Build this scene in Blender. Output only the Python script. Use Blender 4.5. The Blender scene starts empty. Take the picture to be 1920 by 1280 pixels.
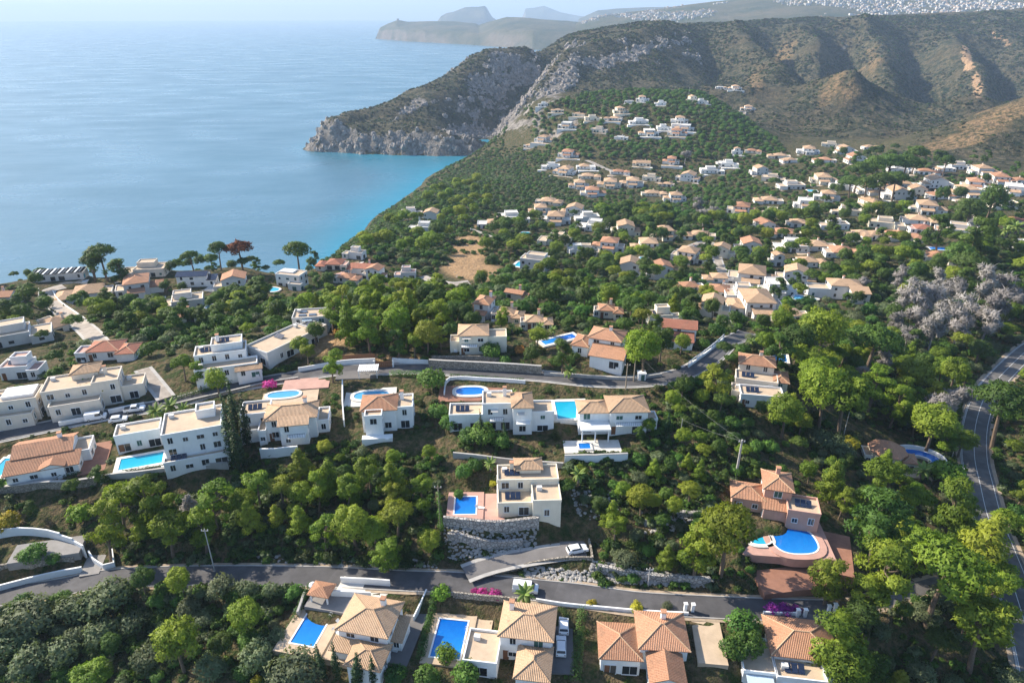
import bpy, math, random
import numpy as np
from mathutils import Vector
random.seed(7); np.random.seed(7)
R = math.radians
scene = bpy.context.scene

# ------------------------------------------------------------------ camera
CAM_H = 200.0            # metres above the sea
PITCH = R(25.55)         # looking down
FPX = 1280.0             # focal length in pixels of the 1920 px wide photograph
cam_d = bpy.data.cameras.new('camera'); cam_d.sensor_width = 36.0
cam_d.lens = 36.0 * FPX / 1920.0
cam_d.clip_start = 1.0; cam_d.clip_end = 90000.0
cam = bpy.data.objects.new('camera', cam_d); scene.collection.objects.link(cam)
cam.location = (0, 0, CAM_H); cam.rotation_euler = (math.pi/2 - PITCH, 0, 0)
scene.camera = cam

# ------------------------------------------------------------------ sky and sun
SUN_AZ, SUN_EL = R(-66), R(34)      # azimuth from the view direction (+Y), left negative
world = bpy.data.worlds.new('World'); scene.world = world; world.use_nodes = True
wn = world.node_tree; wn.nodes.clear()
wo = wn.nodes.new('ShaderNodeOutputWorld'); wb = wn.nodes.new('ShaderNodeBackground')
sky = wn.nodes.new('ShaderNodeTexSky'); sky.sky_type = 'NISHITA'; sky.sun_disc = False
sky.sun_elevation = SUN_EL; sky.sun_rotation = SUN_AZ % (2*math.pi)
sky.altitude = 200; sky.air_density = 1.0; sky.dust_density = 1.2; sky.ozone_density = 4.0
wb.inputs['Strength'].default_value = 0.135
wn.links.new(sky.outputs[0], wb.inputs[0]); wn.links.new(wb.outputs[0], wo.inputs[0])
sun_d = bpy.data.lights.new('sun', 'SUN'); sun_d.energy = 5.0; sun_d.angle = R(0.55); sun_d.color = (1.0, 0.90, 0.75)
sun = bpy.data.objects.new('sun', sun_d); scene.collection.objects.link(sun)
SUN_V = Vector((math.sin(SUN_AZ)*math.cos(SUN_EL), math.cos(SUN_AZ)*math.cos(SUN_EL), math.sin(SUN_EL)))
sun.rotation_euler = SUN_V.to_track_quat('Z', 'Y').to_euler()
vs = scene.view_settings
vs.view_transform = 'Standard'; vs.look = 'None'; vs.exposure = 0.9; vs.gamma = 1.0; vs.use_curve_mapping = False
scene.render.engine = 'CYCLES'
cy = scene.cycles
cy.use_denoising = True
cy.max_bounces = 6; cy.diffuse_bounces = 2; cy.glossy_bounces = 2; cy.transmission_bounces = 2; cy.transparent_max_bounces = 6; cy.volume_bounces = 0
cy.caustics_reflective = False; cy.caustics_refractive = False
cy.sample_clamp_indirect = 4.0

# ------------------------------------------------------------------ helpers
COL = scene.collection
def link(o): COL.objects.link(o); return o
def ray(px, py):
    dx = (px-960)/FPX; dy = (640-py)/FPX
    return np.array([dx, math.cos(PITCH)+dy*math.sin(PITCH), -math.sin(PITCH)+dy*math.cos(PITCH)])
def at_z(px, py, z):
    d = ray(px, py); t = (z-CAM_H)/d[2]; return np.array([d[0]*t, d[1]*t, z])
def at_d(px, py, depth):
    d = ray(px, py); t = depth/d[1]; return np.array([d[0]*t, depth, CAM_H+d[2]*t])
def project(P):
    P = np.atleast_2d(np.asarray(P, float)); x = P[:,0]; y = P[:,1]; z = P[:,2]-CAM_H
    c, s = math.cos(PITCH), math.sin(PITCH)
    fwd = y*c - z*s; up = y*s + z*c
    return np.stack([960+FPX*x/fwd, 640-FPX*up/fwd, np.sqrt(x*x+y*y+z*z)], 1)

def tag(o, label=None, cat=None, group=None, kind=None):
    if label: o['label'] = label
    if cat: o['category'] = cat
    if group: o['group'] = group
    if kind: o['kind'] = kind
    return o
def empty(name, loc=(0,0,0), rz=0.0, label=None, cat=None, group=None):
    o = bpy.data.objects.new(name, None); link(o); o.location = loc; o.rotation_euler = (0,0,rz)
    o.empty_display_size = 0.5
    return tag(o, label, cat, group)
def mesh_obj(name, verts, faces, mat=None, parent=None, smooth=False, mats=None, mi=None):
    me = bpy.data.meshes.new(name)
    me.from_pydata([tuple(map(float, v)) for v in verts], [], [tuple(f) for f in faces])
    if mats:
        for m in mats: me.materials.append(m)
        if mi is not None: me.polygons.foreach_set('material_index', np.asarray(mi, dtype=np.int32))
    elif mat: me.materials.append(mat)
    if smooth: me.polygons.foreach_set('use_smooth', np.ones(len(me.polygons), dtype=bool))
    me.update()
    o = bpy.data.objects.new(name, me); link(o)
    if parent is not None: o.parent = parent
    return o
def np_mesh(name, V, F, mat=None, smooth=False, normals=None):
    """V (n,3), F (m,k) arrays -> mesh datablock, quickly"""
    V = np.ascontiguousarray(V, np.float32); F = np.ascontiguousarray(F, np.int32)
    me = bpy.data.meshes.new(name); n, k = F.shape
    me.vertices.add(len(V)); me.vertices.foreach_set('co', V.ravel())
    me.loops.add(n*k); me.loops.foreach_set('vertex_index', F.ravel())
    me.polygons.add(n); me.polygons.foreach_set('loop_start', np.arange(0, n*k, k, dtype=np.int32))
    me.polygons.foreach_set('loop_total', np.full(n, k, np.int32))
    if smooth or normals is not None: me.polygons.foreach_set('use_smooth', np.ones(n, dtype=bool))
    if mat: me.materials.append(mat)
    me.update(calc_edges=True)
    if normals is not None: me.normals_split_custom_set_from_vertices([tuple(v) for v in normals.tolist()])
    return me

class MB:
    """collects boxes / prisms / tubes into one mesh"""
    def __init__(s): s.v = []; s.f = []
    def add(s, v, f):
        b = len(s.v); s.v += [tuple(map(float, q)) for q in v]; s.f += [tuple(i+b for i in q) for q in f]; return s
    def box(s, x0, x1, y0, y1, z0, z1):
        return s.add([(x0,y0,z0),(x1,y0,z0),(x1,y1,z0),(x0,y1,z0),(x0,y0,z1),(x1,y0,z1),(x1,y1,z1),(x0,y1,z1)],
                     [(3,2,1,0),(4,5,6,7),(0,1,5,4),(1,2,6,5),(2,3,7,6),(3,0,4,7)])
    def cbox(s, c, sz, rz=0.0):
        hx, hy, hz = sz[0]/2, sz[1]/2, sz[2]/2; ca, sa = math.cos(rz), math.sin(rz); vv = []
        for z in (-hz, hz):
            for x, y in ((-hx,-hy),(hx,-hy),(hx,hy),(-hx,hy)):
                vv.append((c[0]+x*ca-y*sa, c[1]+x*sa+y*ca, c[2]+z))
        return s.add(vv, [(3,2,1,0),(4,5,6,7),(0,1,5,4),(1,2,6,5),(2,3,7,6),(3,0,4,7)])
    def prism(s, poly, z0, z1):
        n = len(poly); v = [(x,y,z0) for x,y in poly]+[(x,y,z1) for x,y in poly]
        a = sum(poly[i][0]*poly[(i+1)%n][1]-poly[(i+1)%n][0]*poly[i][1] for i in range(n))
        f = [tuple(range(n-1,-1,-1)), tuple(range(n,2*n))]+[(i,(i+1)%n,n+(i+1)%n,n+i) for i in range(n)]
        if a < 0: f = [tuple(reversed(q)) for q in f]
        return s.add(v, f)
    def tube(s, pts, rad, n=6, cap=True):
        pts = [Vector(p) for p in pts]; rings = []
        rad = rad if hasattr(rad, '__len__') else [rad]*len(pts)
        for i, p in enumerate(pts):
            d = (pts[min(i+1, len(pts)-1)]-pts[max(i-1, 0)]).normalized()
            a = d.orthogonal().normalized() if abs(d.z) > .98 else d.cross(Vector((0,0,1))).normalized(); b = d.cross(a)
            rings.append([p+(a*math.cos(2*math.pi*k/n)+b*math.sin(2*math.pi*k/n))*rad[i] for k in range(n)])
        v = [q for r in rings for q in r]; f = []
        for i in range(len(pts)-1):
            for k in range(n): f.append((i*n+k, i*n+(k+1)%n, (i+1)*n+(k+1)%n, (i+1)*n+k))
        if cap: f += [tuple(range(n-1,-1,-1)), tuple((len(pts)-1)*n+k for k in range(n))]
        return s.add(v, f)
    def build(s, name, mat=None, parent=None, smooth=False):
        return mesh_obj(name, s.v, s.f, mat, parent, smooth)

# ------------------------------------------------------------------ noise (numpy)
def vnoise(x, y, seed=0):
    xi = np.floor(x).astype(np.int64); yi = np.floor(y).astype(np.int64); fx = x-xi; fy = y-yi
    fx = fx*fx*(3-2*fx); fy = fy*fy*(3-2*fy)
    def h(a, b):
        n = (a*374761393 + b*668265263 + seed*974711) & 0xffffffff
        n = ((n ^ (n >> 13)) * 1274126177) & 0xffffffff
        n = n ^ (n >> 16)
        return (n & 0xffff)/65535.0
    return (h(xi,yi)*(1-fx)+h(xi+1,yi)*fx)*(1-fy)+(h(xi,yi+1)*(1-fx)+h(xi+1,yi+1)*fx)*fy
def fbm(x, y, oct=4, seed=0):
    s = 0; a = .5
    for o in range(oct): s = s+a*(vnoise(x*2**o, y*2**o, seed+o)-.5)*2; a *= .5
    return s
# ------------------------------------------------------------------ materials
class NT:
    def __init__(s, name):
        s.m = bpy.data.materials.new(name); s.m.use_nodes = True; s.t = s.m.node_tree; s.n = s.t.nodes; s.n.clear()
        s.out = s.n.new('ShaderNodeOutputMaterial')
    def node(s, kind, **kw):
        n = s.n.new(kind)
        for k, v in kw.items():
            if k in n.inputs.keys() if isinstance(k, str) else False: s.set(n.inputs[k], v)
            else: setattr(n, k, v)
        return n
    def set(s, inp, v):
        if hasattr(v, 'is_linked') or hasattr(v, 'links'): s.t.links.new(v, inp)
        else: inp.default_value = v if not (isinstance(v, tuple) and len(v) == 3 and inp.type == 'RGBA') else (*v, 1)
    def noise(s, scale, detail=4, rough=.55, coord=None, dist=0.0):
        n = s.n.new('ShaderNodeTexNoise'); n.inputs['Scale'].default_value = scale; n.inputs['Detail'].default_value = detail
        n.inputs['Roughness'].default_value = rough; n.inputs['Distortion'].default_value = dist
        if coord is not None: s.t.links.new(coord, n.inputs['Vector'])
        return n.outputs['Fac']
    def ramp(s, fac, stops, interp='LINEAR'):
        n = s.n.new('ShaderNodeValToRGB'); s.t.links.new(fac, n.inputs[0]); cr = n.color_ramp; cr.interpolation = interp
        while len(cr.elements) < len(stops): cr.elements.new(.5)
        for e, (p, c) in zip(cr.elements, stops): e.position = p; e.color = (*c, 1) if len(c) == 3 else c
        return n.outputs[0]
    def mix(s, fac, a, b, blend='MIX'):
        n = s.n.new('ShaderNodeMix'); n.data_type = 'RGBA'; n.blend_type = blend
        s.set(n.inputs[0], fac); s.set(n.inputs[6], a); s.set(n.inputs[7], b); return n.outputs[2]
    def math(s, op, a, b=0.0, clamp=False):
        n = s.n.new('ShaderNodeMath'); n.operation = op; n.use_clamp = clamp; s.set(n.inputs[0], a); s.set(n.inputs[1], b); return n.outputs[0]
    def maprange(s, v, a, b, c=0.0, d=1.0):
        n = s.n.new('ShaderNodeMapRange'); s.set(n.inputs[0], v); n.inputs[1].default_value = a; n.inputs[2].default_value = b
        n.inputs[3].default_value = c; n.inputs[4].default_value = d; return n.outputs[0]
    def obj(s): return s.n.new('ShaderNodeTexCoord').outputs['Object']
    def pos(s): return s.n.new('ShaderNodeNewGeometry').outputs['Position']
    def rnd(s): return s.n.new('ShaderNodeObjectInfo').outputs['Random']
    def attr(s, name):
        n = s.n.new('ShaderNodeAttribute'); n.attribute_name = name; return n
    def bump(s, h, dist=.05, strength=1.0, normal=None):
        n = s.n.new('ShaderNodeBump'); n.inputs['Strength'].default_value = strength; n.inputs['Distance'].default_value = dist
        s.t.links.new(h, n.inputs['Height'])
        if normal is not None: s.t.links.new(normal, n.inputs['Normal'])
        return n.outputs[0]
    def principled(s, color, rough=.8, normal=None, spec=.3, **kw):
        n = s.n.new('ShaderNodeBsdfPrincipled'); s.set(n.inputs['Base Color'], color); s.set(n.inputs['Roughness'], rough)
        n.inputs['Specular IOR Level'].default_value = spec
        if normal is not None: s.t.links.new(normal, n.inputs['Normal'])
        for k, v in kw.items(): s.set(n.inputs[k.replace('_', ' ')], v)
        return n.outputs[0]
    def done(s, sh): s.t.links.new(sh, s.out.inputs['Surface']); return s.m

M = {}
def simple(name, col, rough=.8, var=.18, scale=.6, spec=.3, bump=0.0, bscale=3.0, metal=0.0, objvar=0.0, weather=0.0):
    """plain painted / plastered / stone surface with mottling and streaky weathering"""
    t = NT(name); p = t.pos(); n = t.noise(scale, 5, .6, p)
    c = t.mix(t.maprange(n, .3, .7), tuple(x*(1-var) for x in col), tuple(min(1, x*(1+var*.6)) for x in col))
    if weather:
        mp = t.n.new('ShaderNodeMapping'); mp.inputs['Scale'].default_value = (1.3, 1.3, .25); t.t.links.new(p, mp.inputs[0])
        w = t.maprange(t.noise(1.2, 5, .7, mp.outputs[0]), .52, .75)
        c = t.mix(t.math('MULTIPLY', w, weather), c, (col[0]*.5, col[1]*.47, col[2]*.42))
    if objvar:
        hs = t.n.new('ShaderNodeHueSaturation'); t.set(hs.inputs['Value'], t.maprange(t.rnd(), 0, 1, 1-objvar, 1+objvar*.4)); t.set(hs.inputs['Color'], c); c = hs.outputs[0]
    nm = t.bump(t.noise(bscale, 6, .65, p), bump) if bump else None
    M[name] = t.done(t.principled(c, rough, nm, spec, Metallic=metal)); return M[name]

simple('white_wall', (.83,.82,.79), .85, .06, .35, weather=.2)
simple('cream_wall', (.78,.71,.57), .85, .08, .35, weather=.2)
simple('beige_wall', (.72,.64,.53), .85, .10, .35, weather=.2)
simple('grey_wall', (.68,.66,.62), .85, .10, .35, weather=.2)
simple('pink_wall', (.62,.36,.27), .85, .10, .35, weather=.2)
simple('far_wall', (.80,.77,.72), .9, .1, .08, objvar=.22)
simple('town_wall', (.56,.54,.51), .9, .1, .02, objvar=.35)
simple('trim_white', (.80,.80,.78), .6, .05)
simple('brown_wood', (.22,.10,.05), .6, .3, 4)
simple('dark_metal', (.05,.055,.06), .45, .2, metal=.6)
simple('terrace', (.52,.40,.28), .8, .15, .5, weather=.15)
simple('terrace_pink', (.50,.30,.24), .8, .15, .5)
simple('terrace_pale', (.66,.62,.55), .8, .1, .5, weather=.2)
simple('paver_grey', (.27,.255,.24), .85, .18, .6, bump=.01)
simple('paver_red', (.30,.15,.10), .85, .2, .6)
simple('drive', (.165,.155,.15), .9, .2, .3)
simple('lawn', (.11,.20,.03), .95, .25, 1.2, bump=.05, bscale=12)
simple('earth', (.40,.27,.16), .95, .3, .12, bump=.25, bscale=.9)
simple('stone_grey', (.36,.34,.31), .9, .3, 1.5, bump=.05)
simple('concrete', (.42,.40,.37), .9, .18, .5, weather=.3)
simple('pole_grey', (.45,.43,.40), .85, .15)
simple('trunk', (.17,.125,.09), .95, .35, 3, bump=.03)
simple('trunk_grey', (.30,.27,.25), .95, .25, 3)
simple('car_white', (.82,.82,.82), .25, .03, spec=.6)
simple('tyre', (.02,.02,.02), .8, .1)
simple('blue_plastic', (.03,.16,.55), .4, .1)
simple('tank_white', (.8,.8,.8), .4, .05)
simple('solar', (.02,.03,.06), .2, .3, 2, spec=.6)
simple('skylight', (.10,.12,.15), .15, .2, 1, spec=.6)
simple('awning_blue', (.45,.55,.62), .7, .08)
simple('green_netting', (.03,.20,.15), .8, .2, 2)
simple('pole_wood', (.36,.28,.20), .9, .2)

def stone_mat(name, c1, c2, scale):
    t = NT(name); p = t.pos()
    v = t.n.new('ShaderNodeTexVoronoi'); v.inputs['Scale'].default_value = scale; t.t.links.new(p, v.inputs['Vector'])
    d = t.n.new('ShaderNodeTexVoronoi'); d.feature = 'DISTANCE_TO_EDGE'; d.inputs['Scale'].default_value = scale; t.t.links.new(p, d.inputs['Vector'])
    sep = t.n.new('ShaderNodeSeparateColor'); t.t.links.new(v.outputs['Color'], sep.inputs[0])
    c = t.mix(sep.outputs[0], c1, c2); c = t.mix(t.maprange(d.outputs['Distance'], 0, .1), tuple(x*.5 for x in c1), c)
    M[name] = t.done(t.principled(c, .95, t.bump(t.maprange(d.outputs['Distance'], 0, .15), .12), .2)); return M[name]
stone_mat('stone_wall', (.26,.23,.19), (.46,.41,.34), 2.2)
stone_mat('rubble', (.30,.28,.26), (.52,.49,.45), 1.4)

def roof_mat(name, c1, c2):
    """terracotta tiles: ridges run down the slope (object V through a per-face direction stored as UV)"""
    t = NT(name); uv = t.n.new('ShaderNodeUVMap'); uv.uv_map = 'tile'
    sx = t.n.new('ShaderNodeSeparateXYZ'); t.t.links.new(uv.outputs[0], sx.inputs[0])
    wav = t.math('SINE', t.math('MULTIPLY', sx.outputs[0], 2*math.pi/.30)); row = t.math('FRACT', t.math('MULTIPLY', sx.outputs[1], 1/.38))
    p = t.pos(); n1 = t.noise(5.5, 2, .5, p); n2 = t.noise(.5, 5, .65, p)
    c = t.mix(t.maprange(n1, .25, .75), c1, c2)
    c = t.mix(t.maprange(n2, .52, .75, 0, .55), c, (.16,.12,.085))
    c = t.mix(t.math('MULTIPLY', t.maprange(t.noise(.9, 5, .7, p), .6, .8), .45), c, (.50,.42,.31))
    hs = t.n.new('ShaderNodeHueSaturation'); t.set(hs.inputs['Value'], t.maprange(t.rnd(), 0, 1, .82, 1.12)); t.set(hs.inputs['Color'], c)
    h = t.math('ADD', t.math('MULTIPLY', wav, .5), t.math('MULTIPLY', row, .5))
    M[name] = t.done(t.principled(hs.outputs[0], .85, t.bump(h, .09, .9), .25)); return M[name]
roof_mat('roof_terracotta', (.37,.17,.095), (.55,.31,.19))
roof_mat('roof_tan', (.43,.265,.155), (.59,.41,.265))
roof_mat('roof_red', (.33,.12,.075), (.47,.21,.135))

# glass: dark interior with a glossy coat
t = NT('glass'); n = t.rnd()
M['glass'] = t.done(t.principled(t.ramp(n, [(0,(.015,.02,.025)),(.6,(.03,.035,.04)),(1,(.09,.085,.075))]), .08, None, .6))
t = NT('shutter'); M['shutter'] = t.done(t.principled((.045,.12,.10), .6))

# pool water and basin
def pool_mat(name, deep, shal):
    t = NT(name); p = t.obj(); n = t.noise(1.4, 3, .5, p, .8)
    sy = t.n.new('ShaderNodeSeparateXYZ'); t.t.links.new(p, sy.inputs[0]); c = t.mix(t.math('ADD', t.maprange(sy.outputs[1], -4.5, 4.5, .9, -.1), t.math('MULTIPLY', t.math('SUBTRACT', n, .5), .5), True), deep, shal)
    M[name] = t.done(t.principled(c, .06, t.bump(t.noise(1.8, 3, .5, p), .03, .5), .5)); return M[name]
pool_mat('pool_blue', (.0,.11,.46), (.02,.24,.62))
pool_mat('pool_turq', (.01,.32,.48), (.03,.42,.56))
pool_mat('pool_sky', (.06,.30,.52), (.12,.40,.60))
simple('pool_tile', (.25,.50,.66), .4, .1)

# asphalt
def asphalt(name, col):
    t = NT(name); p = t.pos(); a = t.noise(.35, 5, .6, p); b = t.noise(9, 3, .6, p)
    c = t.mix(t.maprange(a, .35, .7), tuple(x*.75 for x in col), tuple(x*1.3 for x in col)); c = t.mix(t.maprange(b, .4, .65, 0, .25), c, tuple(x*.55 for x in col))
    pt = t.n.new('ShaderNodeTexVoronoi'); pt.inputs['Scale'].default_value = .11; t.t.links.new(p, pt.inputs['Vector'])
    sp = t.n.new('ShaderNodeSeparateColor'); t.t.links.new(pt.outputs['Color'], sp.inputs[0])
    c = t.mix(t.maprange(sp.outputs[0], .7, .72, 0, .35), c, tuple(x*.6 for x in col))
    M[name] = t.done(t.principled(c, .85, t.bump(b, .006), .35))
asphalt('asphalt', (.095,.092,.095)); asphalt('asphalt_old', (.145,.137,.13)); asphalt('lane_beige', (.36,.31,.26))
simple('road_paint', (.72,.72,.70), .7, .25, 3)
simple('verge', (.40,.31,.22), .95, .3, .5, bump=.05)

# foliage: colour varies by clump (attribute), by tree and by fine noise; leaves let light through
def leaf_mat(name, c1, c2, c3=None, trans=.35, rough=.6):
    t = NT(name); a = t.attr('tint').outputs['Fac']
    oi = t.n.new('ShaderNodeObjectInfo')
    c = t.mix(a, c1, c2)
    if c3 is not None: c = t.mix(t.maprange(oi.outputs['Random'], .55, 1.0, 0, .8), c, c3)
    hs = t.n.new('ShaderNodeHueSaturation')
    t.set(hs.inputs['Value'], t.maprange(t.math('FRACT', t.math('MULTIPLY', oi.outputs['Random'], 7.31)), 0, 1, .72, 1.22))
    t.set(hs.inputs['Hue'], t.maprange(t.math('FRACT', t.math('MULTIPLY', oi.outputs['Random'], 13.7)), 0, 1, .485, .512)); t.set(hs.inputs['Color'], c)
    c = hs.outputs[0]
    d = t.principled(c, rough, None, .25)
    tr = t.n.new('ShaderNodeBsdfTranslucent'); t.set(tr.inputs['Color'], t.mix(1.0, c, (1.0,1.05,.55), 'MULTIPLY'))
    mx = t.n.new('ShaderNodeMixShader'); mx.inputs[0].default_value = trans; t.t.links.new(d, mx.inputs[1]); t.t.links.new(tr.outputs[0], mx.inputs[2])
    M[name] = t.done(mx.outputs[0]); return M[name]
leaf_mat('needle', (.085,.155,.014), (.27,.36,.04), (.30,.325,.04), .42)
leaf_mat('needle_dark', (.038,.088,.017), (.12,.195,.03), (.085,.14,.03))
leaf_mat('leaf_green', (.045,.115,.02), (.125,.245,.04), (.10,.18,.03))
leaf_mat('leaf_lime', (.12,.24,.02), (.23,.36,.04))
leaf_mat('leaf_yellow', (.30,.28,.02), (.46,.40,.04))
leaf_mat('leaf_olive', (.085,.135,.06), (.19,.235,.115), (.15,.175,.09))
leaf_mat('leaf_shrub', (.02,.052,.014), (.075,.13,.03), (.10,.10,.04))
leaf_mat('leaf_maquis', (.022,.038,.016), (.06,.068,.032), (.08,.065,.035), .15)
simple('crag', (.30,.265,.235), .95, .35, .25, bump=.4, bscale=.8)
leaf_mat('leaf_cypress', (.018,.042,.016), (.04,.08,.025), None, .15)
leaf_mat('leaf_hedge', (.035,.085,.02), (.08,.16,.03), None, .2)
leaf_mat('leaf_palm', (.10,.18,.035), (.24,.30,.07), None, .25)
leaf_mat('leaf_dead', (.235,.215,.205), (.37,.345,.33), None, .2, .9)
leaf_mat('leaf_rust', (.16,.045,.03), (.28,.09,.05), None, .2, .9)
leaf_mat('petal', (.45,.03,.22), (.62,.07,.36), None, .3)
leaf_mat('petal_purple', (.28,.03,.30), (.42,.06,.42), None, .3)
leaf_mat('leaf_autumn', (.36,.17,.03), (.50,.26,.06), None, .3)
# ------------------------------------------------------------------ relief: control points -> smooth height field
CP = []
def cz(*pts):
    for px, py, z in pts: CP.append(at_z(px, py, z))
def cd(*pts):
    for px, py, d in pts: CP.append(at_d(px, py, d))
# foreground and the two house rows
cz((-350,1300,90),(200,1300,95),(700,1300,97),(1200,1300,97),(1560,1300,94),(1750,1300,92),(2250,1300,91),
   (-250,1150,95),(0,1122,97.5),(200,1090,99),(400,1083,100),(620,1082,101),(800,1090,101.5),(1000,1103,102),(1200,1130,102),(1400,1140,102),(1560,1143,101.5),
   (1720,1150,97),(1890,1070,92.5),(1925,1200,92.5),(2100,1100,94),(1835,910,91),(1825,820,90),(1850,735,88),(1915,655,86),(2050,800,95),(2100,600,88),
   (100,1190,97),(400,1180,98),(300,1130,98),
   (100,1040,101.5),(100,960,103),(400,1020,102),(400,940,104),(700,1000,104),(600,900,106),(780,880,107.5),(200,920,104.5),
   (900,960,106.5),(1000,940,107),(900,1020,103.5),(1060,1040,103.5),(1100,1080,102.5),(1200,1060,104),(1250,950,107),(1150,900,109),(1350,880,109),(1450,960,107),(1500,1010,106),(1550,1060,104),(1400,1060,104),
   (100,870,106),(265,870,107),(360,860,107.5),(550,840,108.5),(720,820,109.5),(930,810,110.5),(1130,830,111),(1270,790,111),(1400,800,108),
   (-60,830,106.5),(30,808,106.8),(250,765,108),(400,735,109),(480,718,110),(640,690,111.5),(800,688,112.5),(1000,703,113),(1190,716,113),(1310,690,113.5),(1365,640,113),
   (1500,800,103),(1600,770,98),(1660,850,97),(1720,960,95),(1600,930,100),(1650,1060,98),(1500,700,107),(1650,660,97),(1760,710,91),
   (30,760,108),(170,740,108.5),(300,700,110),(420,695,111.5),(580,645,112),(890,660,114),(1120,670,115),(750,630,113),(950,595,109),(1150,580,107),(1280,640,112.5),(1430,710,111),
   (160,620,99),(30,650,102),(-150,650,102),(300,610,99),(420,600,97),(560,590,103),(700,570,104),(820,560,97))
# cliff-top row on the left, the middle valley
cz((-300,560,86),(-100,555,86),(0,555,86),(160,560,85),(300,556,85),(440,548,85),(548,540,84),(640,525,82),(720,525,80),
   (830,530,84),(910,530,83),(880,470,71),(820,440,63),(780,410,54),(700,470,72),(770,470,70),
   (1000,515,75),(1100,500,73),(1000,440,63),(1100,440,63),(1200,475,69),(1300,495,73),(1300,545,84),(1450,530,80),(1400,485,73),(1550,575,88),(1520,480,75),(1420,580,92),
   (1700,540,82),(1850,560,84),(1920,480,79),(2100,480,80),(1650,480,77),
   (950,385,50),(1050,385,50),(1150,405,55),(1300,395,50),(1390,410,59),(1500,400,60),(1620,400,66),(1740,405,71),(1850,420,73),(1980,430,76),
   (960,330,34),(1000,340,42),(1100,335,46),(1200,340,44),(1300,345,44),(1440,330,54),(1530,305,60),(1600,305,63),(1700,305,63),(1800,335,69),(1900,360,74),(2050,340,78),
   # hill with villas
   (1200,305,54),(1050,295,52),(1250,262,64),(1150,235,74),(1050,230,72),(1250,203,89),(1150,195,90),(1020,200,85),(1320,200,87),(1380,245,70),(1440,275,57),(960,290,34))
cd((1000,205,1045),(1100,182,1060),(1200,175,1070),(1310,180,1075),(1400,228,1000),(1455,264,930))
for px in (1050,1150,1250,1350): 
    q = at_d(px, 190, 1200); CP.append(np.array([q[0], q[1], 52.]))
for px in (1400,1470): 
    q = at_d(px, 250, 1120); CP.append(np.array([q[0], q[1], 40.]))
# crest of the coast towards the bay
for px, py, z in ((640,478,77),(670,455,72),(700,430,66),(760,393,53),(800,368,45),(840,345,34),(880,312,18)):
    c = at_z(px, py, z); CP.append(c); CP.append(c+np.array([-30,14,-z*.40])); CP.append(c+np.array([-75,30,-z-2.])); CP.append(c+np.array([-160,40,-z-25.]))
for px, py, z in ((-350,552,84),(-200,548,84),(-100,543,83),(0,538,82),(80,529,82),(150,526,82),(250,520,82),(350,514,81),(470,508,80),(560,512,80),(605,498,78)):
    c = at_z(px, py, z); CP.append(c); dr = np.array([c[0], c[1], 0]); dr /= np.linalg.norm(dr)
    dr = dr*.8+np.array([-.35,.2,0])
    for k, zz in ((16,55),(38,18),(60,-3),(220,-35)): CP.append(np.array([*(c+dr*k)[:2], zz]))
# sea floor
cz(*[(px,py,-45) for px,py in ((-300,250),(0,420),(100,330),(0,200),(250,250),(400,420),(450,320),(300,150),(500,180),(560,400),(620,350),(550,240),(650,120),(700,160),(500,90),(800,115),(880,100),(200,100))])
cz((600,310,-15),(680,320,-14),(780,320,-12),(850,308,-8),(740,360,-14),(650,400,-20),(560,285,-18),(574,284,-8),(572,272,-14),(566,255,-22),(555,262,-26))
cz((903,292,-.5),(908,288,1.5))
# headland: foot, cliff, face, crest, back
for px, py in ((604,284),(628,285),(660,287),(720,289),(780,291),(840,292),(885,291)):
    c = at_z(px, py, 0); CP.append(c+np.array([0,-3,-2.])); CP.append(c+np.array([2,9,17.])); CP.append(c+np.array([3,20,27.]))
HC = [(610,236,1172),(640,221,1215),(700,203,1270),(760,176,1340),(820,154,1410),(868,131,1480),(885,109,1540),(930,101,1580),(985,87,1640),(1020,98,1690),(1060,70,1800)]
for i, (px, py, d) in enumerate(HC):
    c = at_d(px, py, d); CP.append(c)
    k = (30+c[2]*.75) if i else 16
    CP.append(np.array([c[0]-k*.45, c[1]+k*.55, c[2]*.62])); CP.append(np.array([c[0]-k*.9, c[1]+k*1.1, -3.])); CP.append(np.array([c[0]-k*1.6, c[1]+k*2.2, -35.]))
cd((680,240,1205),(760,230,1230),(840,230,1260),(870,180,1360),(930,160,1450),(820,190,1310),(960,120,1560))
cd((905,271,1185),(925,227,1300),(960,191,1410),(1000,151,1530),(1040,107,1650))                 # gully
cd((930,256,1190),(960,226,1240),(1000,191,1310),(1030,151,1390),(1060,118,1460),(1110,100,1540),(1170,85,1620),(1230,66,1700),(1290,50,1760))   # spur
cd((1130,170,1330),(1200,150,1430),(1260,130,1520),(1320,140,1480),(1310,165,1380),(1350,110,1620),(1090,160,1370))
# plateau and its crest
cd((1100,72,1950),(1180,66,2050),(1280,62,2100),(1350,50,2150),(1420,46,2200),(1520,41,2300),(1620,36,2350),(1740,30,2400),(1850,30,2450),(1930,18,2500),(2100,10,2500),
   (1340,60,1900),(1390,56,1950),(1480,55,2050),(1560,54,2100),(1620,50,2100),(1700,46,2150),(1780,44,2150),(1880,40,2150),(2050,40,2100))
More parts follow.
